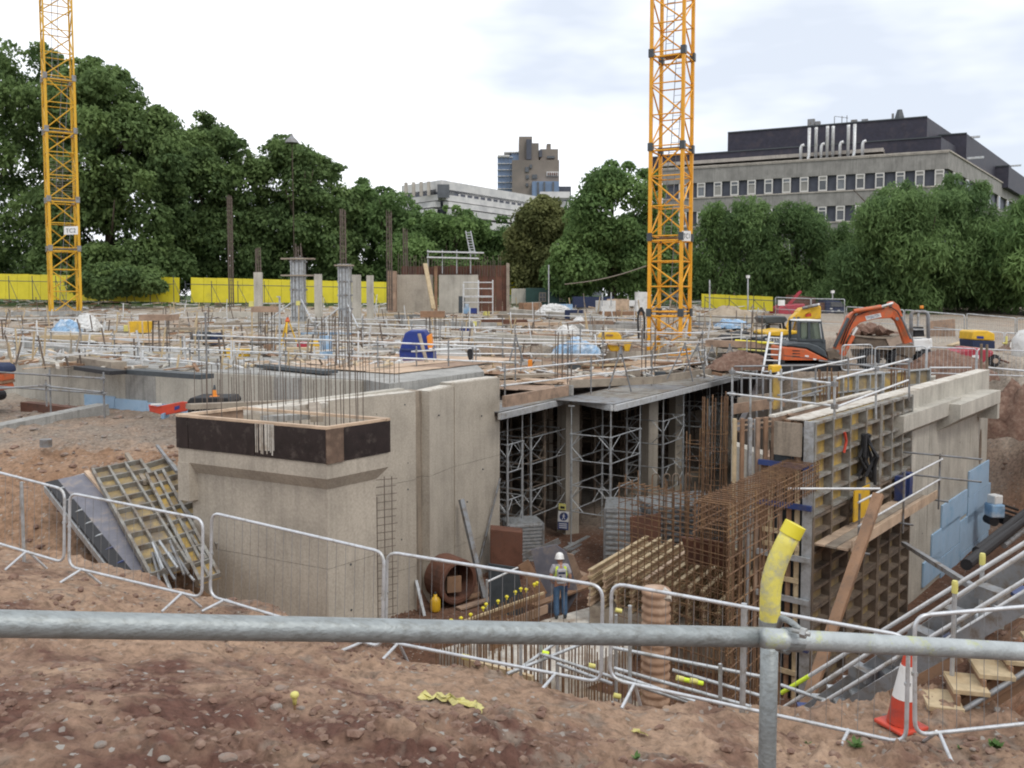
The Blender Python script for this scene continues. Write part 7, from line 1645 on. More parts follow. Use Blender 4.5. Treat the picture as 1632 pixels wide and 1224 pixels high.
for dx in (0, 8): rod('ladder_stile', P(742 + dx, 368, Y - .2), P(750 + dx, 408, Y - .2), .04, M['galv'], t)
for k in range(9): rod('ladder_rung', P(742.5 + k * .9, 371 + 4.2 * k, Y - .2), P(750 + k * .9, 371 + 4.2 * k, Y - .2), .025, M['galv'], t)
tag(plank('leaning_board', P(677.5, 420, Y - .8), P(691, 492, Y - 1.8), .28, .08, M['timber']), 'pale timber plank leaning against the rusty back wall', 'plank')
Y = 54
t = thing('mobile_tower', 'small aluminium access tower in front of the pale cast wall', 'access tower', P(760, 500, Y))
for x in (738, 762, 785):
    for dy in (0, 1.0): rod('standard', P(x, 500, Y) + Vector((0, dy, 0)), P(x, 446 if x > 740 else 452, Y) + Vector((0, dy, 0)), .028, M['rail'], t)
for y in (450, 460, 472, 482):
    for dy in (0, 1.0): rod('ledger', P(738, y, Y) + Vector((0, dy, 0)), P(785, y, Y) + Vector((0, dy, 0)), .024, M['rail'], t)
PXE('deck_board', [(738, 472), (785, 472), (785, 474), (738, 474)], Y, 1.0, 'rail', t, None, 0)
for (x0, y0, w_, h_, m) in ((738, 490, 12, 10, 'tarp_blue'), (750, 491, 10, 9, 'blue'), (741, 484, 6, 6, 'tarp_blue')): PXE('stored_drum', [(x0, y0), (x0 + w_, y0), (x0 + w_, y0 + h_), (x0, y0 + h_)], Y + .2, .4, m, t)
# mesh fences on the right
def heras(lab, x0, x1, yt0, yt1, hpx0, hpx1, Y0, Y1, mid=True):
    a, b = P(x0, yt0 + hpx0, Y0), P(x1, yt1 + hpx1, Y1); A, B = P(x0, yt0, Y0), P(x1, yt1, Y1)
    t = thing('mesh_fence_panel', lab, 'fence panel', (a + b) / 2, 'mesh fence panels on the right')
    MB().tube(arc_path([a, A, B, b], .08), .03, 8).build('frame', M['galv'], t, smooth=True); rod('bottom_rail', a.lerp(A, .08), b.lerp(B, .08), .025, M['galv'], t)
    if mid: rod('mid_rail', a.lerp(A, .55), b.lerp(B, .55), .02, M['galv'], t)
    n = 22; mb_ = MB()
    for k in range(1, n): p, q_ = a.lerp(b, k / n), A.lerp(B, k / n); mb_.beam(p, q_, .006, .006)
    for k in range(1, 8): p, q_ = a.lerp(A, k / 8), b.lerp(B, k / 8); mb_.beam(p, q_, .006, .006)
    mb_.build('wire_mesh', M['galv_dark'], t)
    for p in (a, b): MB().box(p + Vector((0, 0, -.02)), (.25, .6, .16)).build('block_foot', M['concrete_grey'], t)
heras('far mesh fence panel before the red machine', 1236, 1292, 474, 476, 41, 42, 58, 57); heras('far mesh fence panel before the dark lorry', 1293, 1346, 476, 477, 42, 43, 57, 56)
heras('mesh fence panel behind the orange excavator arm', 1349, 1440, 489, 494, 50, 52, 50, 48); heras('mesh fence panel behind the dumper roll hoop', 1442, 1537, 494, 502, 50, 54, 48, 46); heras('mesh fence panel behind the yellow generator', 1541, 1618, 500, 507, 54, 56, 46, 45); heras('mesh fence panel cut by the right picture edge', 1621, 1720, 507, 512, 56, 58, 45, 43)
def mini_barrier(lab, x0, x1, yt0, yt1, Y0, Y1):
    a, b = P(x0, yt0, Y0), P(x1, yt1, Y1); dn = Vector((0, 0, -.95)); t = thing('pedestrian_barrier', lab, 'barrier', (a + b) / 2 + dn, 'far pedestrian barriers on the right')
    mdl = (a + b) / 2 + dn
    MB().tube(arc_path([mdl, b + dn, b, a, a + dn, mdl], .14), .022, 8, False).build('frame', M['barrier'], t, smooth=True)
    for k in range(1, 12): p = a.lerp(b, k / 12); rod('infill_bar', p, p + dn, .006, M['galv'], t, 'thin')
for lab, x0, x1, y0, y1, Y0, Y1 in (('far small barrier before the dumper skip', 1342, 1390, 550, 549, 33, 33), ('far small barrier before the dumper wheels', 1395, 1476, 553, 552, 33, 32.5), ('far small barrier before the crimson skip', 1478, 1556, 553, 556, 32, 32.5), ('far barrier before the generator', 1558, 1640, 556, 560, 32.5, 33.5), ('farther barrier left of the generator', 1480, 1546, 525, 526, 44, 43), ('farther barrier behind the generator', 1558, 1600, 528, 530, 43, 42.5), ('farther barrier right of the generator', 1602, 1680, 530, 533, 42.5, 42)): mini_barrier(lab, x0, x1, y0, y1, Y0, Y1)
tag(PXE('timber_hoard', [(1481, 512), (1522, 508), (1523, 536), (1481, 536)], 47, .1, 'ply_dirty'), 'rusty tan sheet behind the far small barrier', 'sheet')
tag(plank('yellow_plank', P(1514, 551, 41), P(1533, 545, 42), .3, .06, M['timber']), 'pale yellow plank left of the generator', 'plank')
tag(PXE('tan_board', [(1499, 557), (1515, 557), (1515, 576), (1499, 576)], 36.2, .06, 'ply_dirty'), 'upright tan board left of the crimson skip', 'board')
t = thing('yellow_marker_frame', 'yellow marker frame with a white notice at the right edge', 'marker', P(1606, 565, 40)); rod('post', P(1604, 562, 40), P(1604, 536, 40), .05, M['cap_yellow'], t); rod('arm', P(1598, 547, 40), P(1612, 547, 40), .04, M['cap_yellow'], t); PXE('notice', [(1611, 545), (1620, 547), (1619, 559), (1609, 556)], 39.8, .04, 'white', t, None, 0); rod('base', P(1596, 560, 40), P(1612, 562, 40), .05, M['hivis'], t)
tag(MB().lathe(P(1634, 575, 38), [(.5, 0), (.55, .1), (.55, .9), (.3, 1.3), (.1, 1.35)], 16).build('wrapped_bale', M['sheet_white'], smooth=True), 'grey plastic wrapped bale at the right edge', 'bale')
t = thing('notice_board', 'white notice on the far mesh fence', 'notice', P(1246, 482, 57.4)); PXE('plate', [(1240, 478), (1251, 478), (1251, 487), (1240, 487)], 57.3, .02, 'white', t, None, 0)
c_ = P(1563, 640, 30.9)
for k, x in enumerate((1564, 1573)): tag(rod('projecting_bar', P(x, 598, 31), P(x, 548 + k, 31), .045, M['mud']), 'short dark tube projecting above the far wall end, %s of two' % ('left' if k == 0 else 'right'), 'tube', 'tubes above the wall end')
tag(rod('low_rail', P(1482, 586, 31), P(1548, 586, 31.5), .03, M['rail']), 'pale low rail left of the far wall end', 'rail'); tag(rod('low_rail', P(1574, 586, 31.5), P(1690, 596, 30), .035, M['rail']), 'pale low rail right of the far wall end', 'rail')
# ------------------------------------------------------------------ guard rails and braces
def railrun(lab, top, drops=(0, .5), post=1.15, pm='galv_dark', step=2.3, rm='rail', cat='guard rail', posts_px=None):
    pts = [P(*q_) for q_ in top]; t = thing('guard_rail', lab, cat, pts[0] - Vector((0, 0, post)), 'tube guard rails round the slab edges')
    for i in range(len(pts) - 1):
        a, b = pts[i], pts[i + 1]; e = (b - a).normalized()
        for d_ in drops: dz = Vector((0, 0, -d_)); rod('rail_tube', a + dz - e * .15, b + dz + e * .15, .028, M[rm], t)
        n = max(1, int((b - a).length / step))
        for k in range(n + 1):
            if i and k == 0: continue
            p = a.lerp(b, k / n); q_ = p + Vector((.03, .06, 0)); rod('post', q_ - Vector((0, 0, post)), q_ + Vector((0, 0, .18)), .025, M[pm], t)
            for d_ in drops: MB().box(p + Vector((.02, .03, -d_)), (.09, .12, .09)).build('coupler', M['galv_dark'], t)
    return t
railrun('long twin guard rail crossing the slab in front of the blue tipping skip', [(314, 534, 30.5), (600, 545, 28.8), (820, 555, 30.5)])
railrun('long twin guard rail farther back from the column forms to the crane', [(502, 513, 41), (820, 525, 38), (1119, 531, 40.5)], drops=(0, .42))
railrun('twin guard rail along the near edge of the plywood deck', [(803, 590, 27.2), (941, 576, 30.5), (1122, 558, 35.5)], drops=(0, .48), step=2.8)
railrun('guard rail at the far left edge of the slab', [(-20, 541, 39), (120, 549, 33.5), (217, 552, 31.5), (300, 556, 30.5)], drops=(0, .5))
railrun('upper left guard rail beyond the timber stack', [(-10, 521, 46), (34, 526, 43), (178, 533, 39)], drops=(0, .4))
railrun('short pair of pale tubes on the slab left of the starter row', [(133, 563, 31.5), (267, 572, 30), (345, 580, 28.8)], drops=(0,), post=.5)
railrun('low tube rail on the terrace at the far left with yellow clamps', [(-20, 592, 27.5), (76, 598, 27), (162, 603, 26)], drops=(0, .45), post=1.2, rm='galv_dark')
railrun('second low tube rail on the terrace before the slab wall', [(-20, 620, 24.5), (70, 615, 25.2), (162, 625, 26)], drops=(0,), post=.6, rm='galv_dark')
railrun('far thin guard rail before the sand heap', [(1114, 504, 50), (1190, 507, 49), (1232, 506, 50)], drops=(0, .3), post=.9, rm='mud')
railrun('far thin guard rail along the timber stacks by the left crane', [(34, 514, 55), (160, 514, 55), (300, 518, 52)], drops=(0,), post=.8, rm='mud')
railrun('far guard rail behind the concrete columns', [(330, 520, 47), (500, 517, 46)], drops=(0,), post=.9)
railrun('guard rail between the blue skip and the middle deck', [(690, 556, 31.5), (757, 557, 32)], drops=(0,), post=1.0)
def aframe(lab, x0, x1, xa, yt, yb0, yb1, Y):
    t = thing('braced_frame', lab, 'brace', P(xa, yb0, Y), 'raking braces on the deck edge'); rod('leg', P(x0, yb0, Y), P(xa + 1, yt, Y), .026, M['galv_dark'], t); rod('leg', P(x1, yb1, Y + .2), P(xa - 1, yt, Y), .026, M['galv_dark'], t)
    MB().box(P(xa, yt + 8, Y), (.12, .12, .12)).build('coupler', M['galv_dark'], t)
aframe('raking brace pair on the deck nearest the camera', 970, 1006, 989, 553, 621, 624, 29.2); aframe('raking brace pair before the crane, left', 1063, 1104, 1092, 546, 604, 608, 33); aframe('raking brace pair before the crane, right', 1086, 1124, 1112, 548, 600, 602, 35); aframe('raking brace pair right of the crane', 1118, 1150, 1135, 550, 590, 592, 37); aframe('raking brace pair at the left of the deck', 812, 834, 822, 533, 576, 576, 30.5); aframe('raking brace pair before the black skip', 1150, 1182, 1163, 548, 588, 590, 38)
# guard rails of the right hand cell, nearer tubes
t = thing('cell_scaffold', 'tube scaffold with guard rails around the top of the right hand cell', 'scaffold', P(1230, 680, 20))
T_ = [(1163, 592, 21, 1334, 612, 17.6), (1160, 627, 20.8, 1338, 648, 17.4), (1332, 604, 17.6, 1447, 573, 21.5), (1332, 649, 17.4, 1447, 606, 21.3), (1236, 598, 20.0, 1378, 568, 25), (1240, 630, 20, 1330, 612, 22), (1170, 584, 24, 1448, 580, 24.5), (1170, 602, 24, 1300, 606, 23.5), (1250, 640, 19.8, 1310, 622, 22), (1305, 575, 24, 1450, 590, 23)]
for k, (x0, y0, Y0, x1, y1, Y1) in enumerate(T_): rod('tube', P(x0, y0, Y0), P(x1, y1, Y1), .0245, M['rail'] if k < 5 else M['galv_dark'], t)
for (x, y0, y1, Y) in ((1167, 586, 700, 20.9), (1196, 596, 690, 20.5), (1206, 590, 668, 23.5), (1228, 590, 690, 19.9), (1245, 588, 665, 19.6), (1262, 584, 640, 22), (1330, 602, 668, 17.6), (1352, 570, 625, 23), (1396, 578, 668, 19.6), (1449, 572, 640, 22), (1300, 580, 630, 23), (1182, 586, 650, 22.5), (1216, 592, 655, 22.4)): rod('standard', P(x, y1, Y), P(x, y0, Y), .0245, M['galv'] if Y < 22 else M['galv_dark'], t)
for (x, y, Y) in ((1167, 593, 20.8), (1228, 600, 19.8), (1167, 628, 20.7), (1228, 636, 19.7), (1330, 612, 17.5), (1330, 648, 17.3), (1396, 588, 19.5), (1245, 603, 19.5), (1449, 574, 21.9)): MB().box(P(x, y, Y), (.1, .1, .1), .4).build('coupler', M['galv_dark'], t)
for k, (x0, y0, x1, y1) in enumerate(((1172, 672, 1262, 660), (1176, 679, 1268, 666), (1182, 687, 1275, 672))): plank('scaffold_board', P(x0, y0, 20.6 - .2 * k), P(x1, y1, 19.2 - .3 * k), .235, .04, M['ply'] if k == 1 else M['ply_dirty'], t)
plank('toe_board', P(1168, 652, 21), P(1250, 640, 22), .04, .25, M['ply_dirty'], t); plank('toe_board', P(1176, 640, 22), P(1232, 632, 23), .04, .2, M['timber_grey'], t)
ld = thing('ladder', 'aluminium ladder leaning behind the cell scaffold', 'ladder', P(1225, 600, 24))
for (x0, x1) in ((1227, 1214), (1246, 1240)): rod('stile', P(x1, 600, 24), P(x0, 530, 25.5), .03, M['rail'], ld)
for k in range(7): rod('rung', P(lerp(1215, 1226, k / 6), lerp(592, 538, k / 6), lerp(24.2, 25.4, k / 6)), P(lerp(1240.5, 1245.5, k / 6), lerp(593, 539, k / 6), lerp(24.2, 25.4, k / 6)), .02, M['rail'], ld)
tag(PXE('yellow_board', [(1232, 598), (1246, 596), (1246, 650), (1233, 654)], 20.6, .08, 'yellow_ply'), 'upright narrow yellow panel in the cell scaffold', 'panel')
tag(PXE('yellow_box', [(1230, 583), (1246, 582), (1246, 592), (1230, 594)], 20.2, .3, 'jcb'), 'small bright yellow box on the cell scaffold rail', 'box')
for k, x in enumerate((1206, 1255, 1262, 1270)): tag(plank('upright_timber', P(x, 668 + k, 19.0 - .2 * k), P(x + (2 if k else 0), 775, 18.9 - .2 * k), .1, .16 if k else .1, M['timber_red'] if k != 0 else M['rail']), ['white prop under the cell scaffold boards', 'reddish upright timber, left of three at the cage end', 'reddish upright timber, middle of three at the cage end', 'reddish upright timber, right of three beside the stop end'][k], 'timber', 'timbers at the cage end')
tag(PXE('bin_bag', [(744, 559), (748, 555), (753, 558), (754, 565), (751, 575), (747, 574), (745, 567)], 31, .25, 'black', None, None, .06), 'black cloth hung on the guard rail right of the blue skip', 'cloth')
# ------------------------------------------------------------------ stacks and litter on slab and deck
LAND = [(60, 'the far left rail'), (135, 'the left crane foot'), (255, 'the tan plated bars'), (330, 'the far left column cage'), (410, 'the first bare column'), (475, 'the left column form'), (548, 'the right column form'), (590, 'the last bare column'), (660, 'the blue skip'), (735, 'the access tower'), (790, 'the rusty form end'), (850, 'the green cabin'), (898, 'the deck bar cluster'), (975, 'the yellow bowser'), (1066, 'the orange crane'), (1130, 'the pale upstand'), (1180, 'the black skip')]
used_l = {}
def lab_for(desc, px, py):
    lm = min(LAND, key=lambda l: abs(l[0] - px)); side = 'left of' if px < lm[0] - 4 else ('right of' if px > lm[0] + 4 else 'in line with')
    row = 'far back, ' if py < 505 else ('farther, ' if py < 530 else ('midway, ' if py < 560 else 'nearest, '))
    s = '%s, %s%s %s' % (desc, row, side, lm[1]); n = used_l.get(s, 0); used_l[s] = n + 1
    return s if n == 0 else s.replace(desc, ['another ' , 'yet another ', 'one more '][min(2, n - 1)] + desc)
def groundz(px, py):
    """distance at which this pixel meets slab, deck or site"""
    if px < 640 and py > 548: z = SL; return P(px, py, z / ray(px, py).z * ray(px, py).y)
    if px >= 640 and py > 556: z = PZ + .03; return P(px, py, z / ray(px, py).z * ray(px, py).y)
    Yq = 4.09 / ((py - 472) / 1400 + .043) if py > 474 else 80
    return P(px, py, min(80, Yq))
def board_stack(px, py, L_, n, m, ang, desc, w=.22, h=.05, cols=3, cat='timber stack'):
    c_ = groundz(px, py); t = thing('board_stack', lab_for(desc, px, py), cat, c_, 'timber stacks on the site'); d = Vector((math.cos(ang), math.sin(ang), 0)); s = Vector((-d.y, d.x, 0))
    for k in (-.3, .3): plank('bearer', c_ + d * L_ * k - s * w * cols * .55 + Vector((0, 0, .03)), c_ + d * L_ * k + s * w * cols * .55 + Vector((0, 0, .03)), .08, .06, M['timber_grey'], t)
    for j in range(n):
        for i in range(cols):
            o = c_ + s * (i - (cols - 1) / 2) * w * 1.04 + Vector((0, 0, .09 + j * h * 1.08)) + d * rn.uniform(-.12, .12); plank('board', o - d * L_ / 2, o + d * L_ / 2, w, h, M[m], t)
    return t
rn = random.Random(77)
BS = [(215, 548, 3.2, 5, 'ply', .1, 'stack of tan boards'), (120, 545, 3.0, 5, 'timber', .05, 'stack of yellowish boards'), (70, 528, 3.5, 3, 'timber_grey', 0, 'stack of grey boards'), (190, 526, 3, 3, 'rail', .1, 'stack of pale tubes'), (300, 528, 2.6, 3, 'timber_grey', .2, 'stack of grey boards'), (360, 548, 2.5, 2, 'ply', 0, 'low stack of boards'), (440, 545, 2.4, 3, 'timber_grey', .3, 'stack of grey boards'), (500, 560, 2.6, 2, 'timber', .1, 'flat stack of planks'), (600, 523, 3, 3, 'timber_grey', .05, 'stack of grey boards'), (620, 505, 3.2, 3, 'timber', .05, 'stack of yellow beams'), (585, 548, 2.4, 2, 'ply_dirty', .2, 'stack of dirty boards'), (670, 508, 3.4, 4, 'galv', .05, 'stack of steel sheets'), (720, 512, 2.6, 3, 'timber', .1, 'stack of yellow beams'), (760, 520, 3, 3, 'timber', -.1, 'stack of yellow beams'), (735, 535, 2.6, 3, 'timber_red', .2, 'stack of brown boards'), (800, 518, 3, 5, 'rust', .02, 'stack of rusty channels'), (830, 508, 3, 4, 'timber_grey', .1, 'stack of grey boards'), (845, 540, 2.6, 3, 'timber_red', .15, 'stack of brown boards'), (860, 520, 2.6, 3, 'ply', .15, 'stack of tan boards'), (900, 545, 2.4, 3, 'timber', .1, 'stack of planks'), (940, 520, 2.8, 5, 'ply_dirty', -.1, 'stack of dirty boards'), (990, 505, 3, 6, 'timber_red', .1, 'stack of brown boards'), (980, 520, 2.8, 4, 'concrete_grey', 0, 'stack of grey blocks'), (1130, 520, 3, 3, 'galv_dark', .1, 'stack of dark steel'), (1185, 515, 2.6, 4, 'timber_grey', 0, 'stack of grey boards'), (1150, 540, 2.6, 3, 'timber_grey', .2, 'stack of grey boards'), (840, 603, 2.2, 2, 'timber_grey', .3, 'stack of grey planks'), (960, 585, 2.6, 1, 'timber', .5, 'single layer of planks'), (1080, 582, 2.4, 2, 'timber_red', .4, 'stack of brown planks'), (865, 612, 1.6, 2, 'ply', -.4, 'short stack of offcuts'), (810, 575, 2.2, 2, 'timber_red', .1, 'stack of brown planks'), (720, 580, 2.4, 1, 'ply', .1, 'single layer of ply strips'), (385, 520, 3, 3, 'timber_grey', .1, 'stack of grey boards'), (450, 525, 2.6, 2, 'concrete_light', 0, 'stack of pale slabs'), (520, 535, 2.6, 2, 'tarp_blue', .1, 'stack of blue boards'), (330, 560, 2.0, 2, 'sheet_white', .3, 'white wrapped stack'), (40, 508, 4, 2, 'timber_grey', 0, 'stack of grey boards'), (560, 512, 3.0, 2, 'timber_grey', 0, 'stack of grey boards'), (1215, 575, 2.0, 2, 'timber_red', .1, 'stack of brown boards')]
for (px, py, L_, n, m, ang, desc) in BS: board_stack(px, py, L_, n, m, ang, desc)
# pale kicker walls and slab edges cast between the working areas
for k, (x0, y0, x1, y1, h, m) in enumerate([(300, 506, 420, 505, .35, 'concrete_light'), (398, 512, 560, 520, .4, 'concrete_light'), (560, 530, 760, 540, .35, 'cap'), (590, 498, 700, 500, .3, 'concrete_light'), (760, 545, 900, 552, .45, 'concrete_light'), (600, 565, 760, 572, .3, 'concrete_grey'), (60, 538, 240, 545, .35, 'cap'), (250, 562, 420, 566, .25, 'cap'), (800, 500, 960, 512, .4, 'concrete_light'), (905, 528, 1020, 530, .4, 'concrete_grey'), (1110, 515, 1230, 518, .5, 'concrete_light'), (1120, 575, 1230, 572, .4, 'concrete_light'), (640, 520, 790, 524, .35, 'concrete_grey'), (0, 504, 130, 502, .3, 'concrete_grey'), (430, 540, 600, 548, .25, 'cap'), (1125, 552, 1260, 556, .3, 'ply_dirty')]):
    a, b = groundz(x0, y0), groundz(x1, y1); tag(MB().beam(a + Vector((0, 0, h / 2)), b + Vector((0, 0, h / 2)), .45, h).build('kicker_wall', M[m]), lab_for('low pale cast kicker wall' if m != 'ply_dirty' else 'low boarded edge', (x0 + x1) / 2, y0), 'low wall', 'low kicker walls on the slab')
railrun('mid slab guard rail behind the starter clusters', [(400, 506, 50), (640, 510, 47), (800, 508, 48)], drops=(0, .45), post=1.0)
railrun('guard rail from the rusty wall towards the crane', [(812, 500, 52), (940, 505, 50), (1020, 508, 49)], drops=(0,), post=1.0)
railrun('crossing tube pair right of the blue skip', [(662, 560, 29.5), (752, 555, 31)], drops=(0,), post=.5)
railrun('inner guard rail on the left slab', [(60, 550, 36), (190, 556, 34), (330, 558, 33)], drops=(0, .5), post=1.05)
railrun('third long guard rail between the plywood and the far stacks', [(640, 545, 34), (800, 546, 35), (960, 548, 36)], drops=(0, .45), post=1.1)
railrun('long guard rail along the front of the far left slab', [(180, 540, 36), (400, 545, 35), (560, 548, 35)], drops=(0, .45), post=1.1)
railrun('outer guard rail at the left rear', [(-10, 508, 56), (150, 506, 58), (330, 506, 56)], drops=(0,), post=1.0)
# low formwork cubes and blocks
def crate(px, py, w, d, h, m, desc, cat='block', ang=None, bev=.015, name='block'):
    c_ = groundz(px, py); a = rn.uniform(-.4, .6) if ang is None else ang
    o = MB().box(c_ + Vector((0, 0, h / 2)), (w, d, h), a).build(name, M[m]); bmod(o, bev); return tag(o, lab_for(desc, px, py), cat, 'blocks and crates on the site')
CR = [(225, 530, 1.0, .8, .62, 'jcb', 'yellow crate'), (205, 528, .5, .5, .35, 'cap_yellow', 'small yellow box'), (320, 545, .8, .6, .5, 'charcoal', 'dark blue-black crate'), (345, 550, .7, .6, .6, 'navy', 'navy crate'), (278, 580, .4, .3, .22, 'sheet_white', 'white lump'), (362, 572, .3, .3, .4, 'jcb', 'yellow canister'), (388, 568, .5, .3, .3, 'jcb', 'yellow box'), (503, 555, .45, .4, .35, 'jcb', 'yellow box'), (482, 557, .4, .4, .35, 'crimson', 'red box'), (520, 572, .4, .3, .9, 'tarp_blue', 'blue upright bundle'), (690, 500, .9, .5, .2, 'yellow', 'yellow strip'), (660, 496, .3, .3, .3, 'cap_yellow', 'small yellow pack'), (775, 503, .35, .35, .3, 'cap_yellow', 'small yellow pack'), (740, 530, .5, .4, .3, 'blue', 'blue box'), (760, 513, 1.6, .4, .14, 'timber', 'timber frame'), (845, 497, 1.5, 1.0, .7, 'timber_red', 'brown crate'), (895, 500, 1.6, 1, .7, 'tarp_blue', 'blue-grey crate'), (915, 508, 1.2, .9, .6, 'navy', 'navy crate'), (965, 498, 1.2, 1, .9, 'sheet_white', 'pile of white bags'), (985, 495, 1.6, 1, .9, 'ply', 'tan crate'), (1003, 488, 1, 1, .5, 'white', 'white box'), (1022, 500, .9, .4, 1.6, 'sheet_white', 'tall white board'), (945, 490, 3.4, .6, .9, 'navy', 'long dark container'), (1125, 560, 1.5, .3, .75, 'concrete_grey', 'grey concrete block'), (1010, 600, .5, .3, .35, 'timber_grey', 'grey lump'), (1052, 604, .4, .3, .3, 'charcoal', 'dark tool bag'), (845, 588, .18, .18, .42, 'orange_plastic', 'small orange marker'), (915, 588, .5, .4, .18, 'charcoal', 'dark bag'), (1150, 500, .8, .6, .3, 'timber_grey', 'grey crate'), (620, 515, .6, .5, .3, 'timber_grey', 'grey crate'), (575, 530, .5, .4, .3, 'sheet_white', 'white bag'), (430, 558, .5, .4, .25, 'timber_red', 'brown block'), (100, 520, .8, .6, .3, 'sheet_white', 'white bundle'), (165, 540, .8, .2, .2, 'timber', 'timber offcut'), (50, 545, .9, .3, .2, 'galv', 'steel block')]
for c_ in CR: crate(*c_)
# litter field as one uncountable mass: offcuts, ties, scraps
b = MB(); rn = random.Random(9)
mats_l = {k: MB() for k in ('timber', 'timber_grey', 'sheet_white', 'timber_red', 'rail', 'rebar_dark', 'cap', 'ply', 'concrete_light')}
for k in range(2500):
    px, py = rn.uniform(0, 1230), 480 + rn.random() ** 1.3 * 122
    if px < 640 and py > 590: continue
    c_ = groundz(px, py)
    if c_.y > 46 and -3 < c_.x < 12 and False: continue
    a = rn.uniform(0, 3.14); L_ = rn.uniform(.15, 1.3); d = Vector((math.cos(a), math.sin(a), rn.uniform(-.02, .12))) * L_ / 2; m = rn.choice(list(mats_l)); w_ = rn.uniform(.04, .16)
    mats_l[m].beam(c_ - d + Vector((0, 0, .06)), c_ + d + Vector((0, 0, .08)), w_, rn.uniform(.02, .12))
for k in range(420):
    px, py = rn.uniform(0, 1230), 484 + rn.random() * 105
    if px < 640 and py > 588: continue
    c_ = groundz(px, py); h = rn.uniform(.25, 1.3); mats_l[rn.choice(['rail', 'timber_grey', 'rebar_dark', 'timber'])].beam(c_, c_ + Vector((rn.uniform(-.2, .2), rn.uniform(-.2, .2), h)), .05, .05)
    if k % 3 == 0: a = rn.uniform(0, 3.14); mats_l[rn.choice(['rail', 'cap', 'sheet_white'])].beam(c_ + Vector((0, 0, .35)), c_ + Vector((math.cos(a) * rn.uniform(1, 3), math.sin(a) * .6, rn.uniform(.3, .6))), .06, .06)
for m, mb_ in mats_l.items(): mb_.build('site_litter', M[m], kind='stuff', label='scattered offcuts and scraps on the slab and deck')
# upright props and short poles standing about
for k, (px, py, h, m, lab) in enumerate([(476, 545, 1.9, 'cap_yellow', 'thin yellow topped stake right of the tripod'), (402, 566, 2.1, 'cap_yellow', 'thin yellow topped stake left of the tripod'), (555, 575, 2.0, 'galv_dark', 'dark prop right of the starter cluster'), (446, 592, 2.4, 'galv', 'grey prop in the starter row'), (757, 575, 1.9, 'cap_yellow', 'yellowish prop right of the blue skip'), (1190, 590, 1.5, 'galv', 'grey prop before the black skip'), (1196, 596, .7, 'rail', 'short white prop near the cell scaffold'), (322, 556, 1.2, 'timber_grey', 'leaning timber by the dark crates'), (830, 598, 1.2, 'galv_dark', 'short dark prop at the deck edge'), (330, 598, 1.9, 'galv_dark', 'dark prop at the left of the starter row')]):
    c_ = groundz(px, py); t = thing('stake', lab, 'stake', c_); rod('shaft', c_, c_ + Vector((rn.uniform(-.05, .05), 0, h)), .03, M['timber'] if m == 'cap_yellow' else M[m], t)
    MB().box(c_ + Vector((0, 0, h)), (.18, .1, .22) if m == 'cap_yellow' else (.1, .1, .04)).build('head', M[m], t)
c_ = groundz(459, 555); t = thing('survey_tripod', 'orange and yellow survey tripod on the slab', 'tripod', c_)
for k in range(3): a = k * 2.09 + .5; plank('leg', c_ + Vector((.5 * math.cos(a), .5 * math.sin(a), 0)), c_ + Vector((.06 * math.cos(a), .06 * math.sin(a), 1.25)), .07, .05, M['jcb'], t)
MB().lathe(c_ + Vector((0, 0, 1.22)), [(.1, 0), (.12, .06), (.06, .14), (.06, .22)], 10).build('head', M['orange'], t)
# distant workers by the bowser
# ------------------------------------------------------------------ things standing in the pit
def panel_stack(lab, c, w, d, h, ang, n, face, grp='stacked steel formwork panels'):
    """upright stack of ribbed steel panels"""
    t = thing('panel_stack', lab, 'panel stack', c, grp); ca, sa = math.cos(ang), math.sin(ang); e = Vector((ca, sa, 0)); s = Vector((-sa, ca, 0))
    for k in range(n):
        o = Vector(c) + s * (d * k / n); MB().box(o + Vector((0, 0, h / 2)) + s * .03, (w, .04, h), ang).build('panel', M[face if k % 2 == 0 else 'galv_dark'], t)
        plank('top_channel', o - e * w / 2 + Vector((0, 0, h)), o + e * w / 2 + Vector((0, 0, h)), .07, .07, M['galv'], t)
    o = Vector(c)
    for k in range(11): plank('face_rib', o - e * w / 2 - s * .03 + Vector((0, 0, h * (k + .5) / 11)), o + e * w / 2 - s * .03 + Vector((0, 0, h * (k + .5) / 11)), .06, .05, M['galv'], t, up=s)
    for k in (-.5, .5): plank('end_post', o + e * w * k - s * .04, o + e * w * k - s * .04 + Vector((0, 0, h)), .07, .07, M['galv_dark'], t)
    return t
Yq = 27.4
panel_stack('grey ribbed panel stack with open top, left of the rusty cages', Vector((*V2(P(991, 906, Yq)), PIT)), 1.1, 1.6, 1.9, R(-8), 7, 'galv')
panel_stack('second grey panel stack partly behind the rusty cage', Vector((*V2(P(1075, 900, Yq - .6)), PIT)), 1.4, 1.6, 2.1, R(14), 7, 'galv_dark'); panel_stack('third grey panel stack at the right behind the cages', Vector((*V2(P(1124, 890, Yq + .2)), PIT)), 1.2, 1.4, 2.1, R(20), 6, 'galv')
tag(PXE('rusty_plate', [(1004, 824), (1054, 818), (1052, 930), (1006, 930)], 25.0, .06, 'rust'), 'rust red plate leaning on the grey panel stack', 'steel plate')
tag(PXE('dark_plate', [(1086, 856), (1166, 866), (1180, 905), (1098, 900)], 20.6, .12, 'rust'), 'dark rusty plate lying across behind the big cage', 'steel plate')
panel_stack('low ribbed grey panel stack at the foot of the wall end', Vector((*V2(P(838, 872, 28.0)), PIT)), 1.15, 1.0, 1.25, R(14), 6, 'galv')
tag(PXE('brown_panel', [(781, 843), (833, 848), (833, 926), (781, 924)], 26.2, .5, 'rust', None, None, .03), 'brown rusty panel box before the low grey stack', 'panel')
t = thing('steel_channels', 'two grey steel channels lying right of the sign column', 'steel channels', P(915, 880, 27)); 
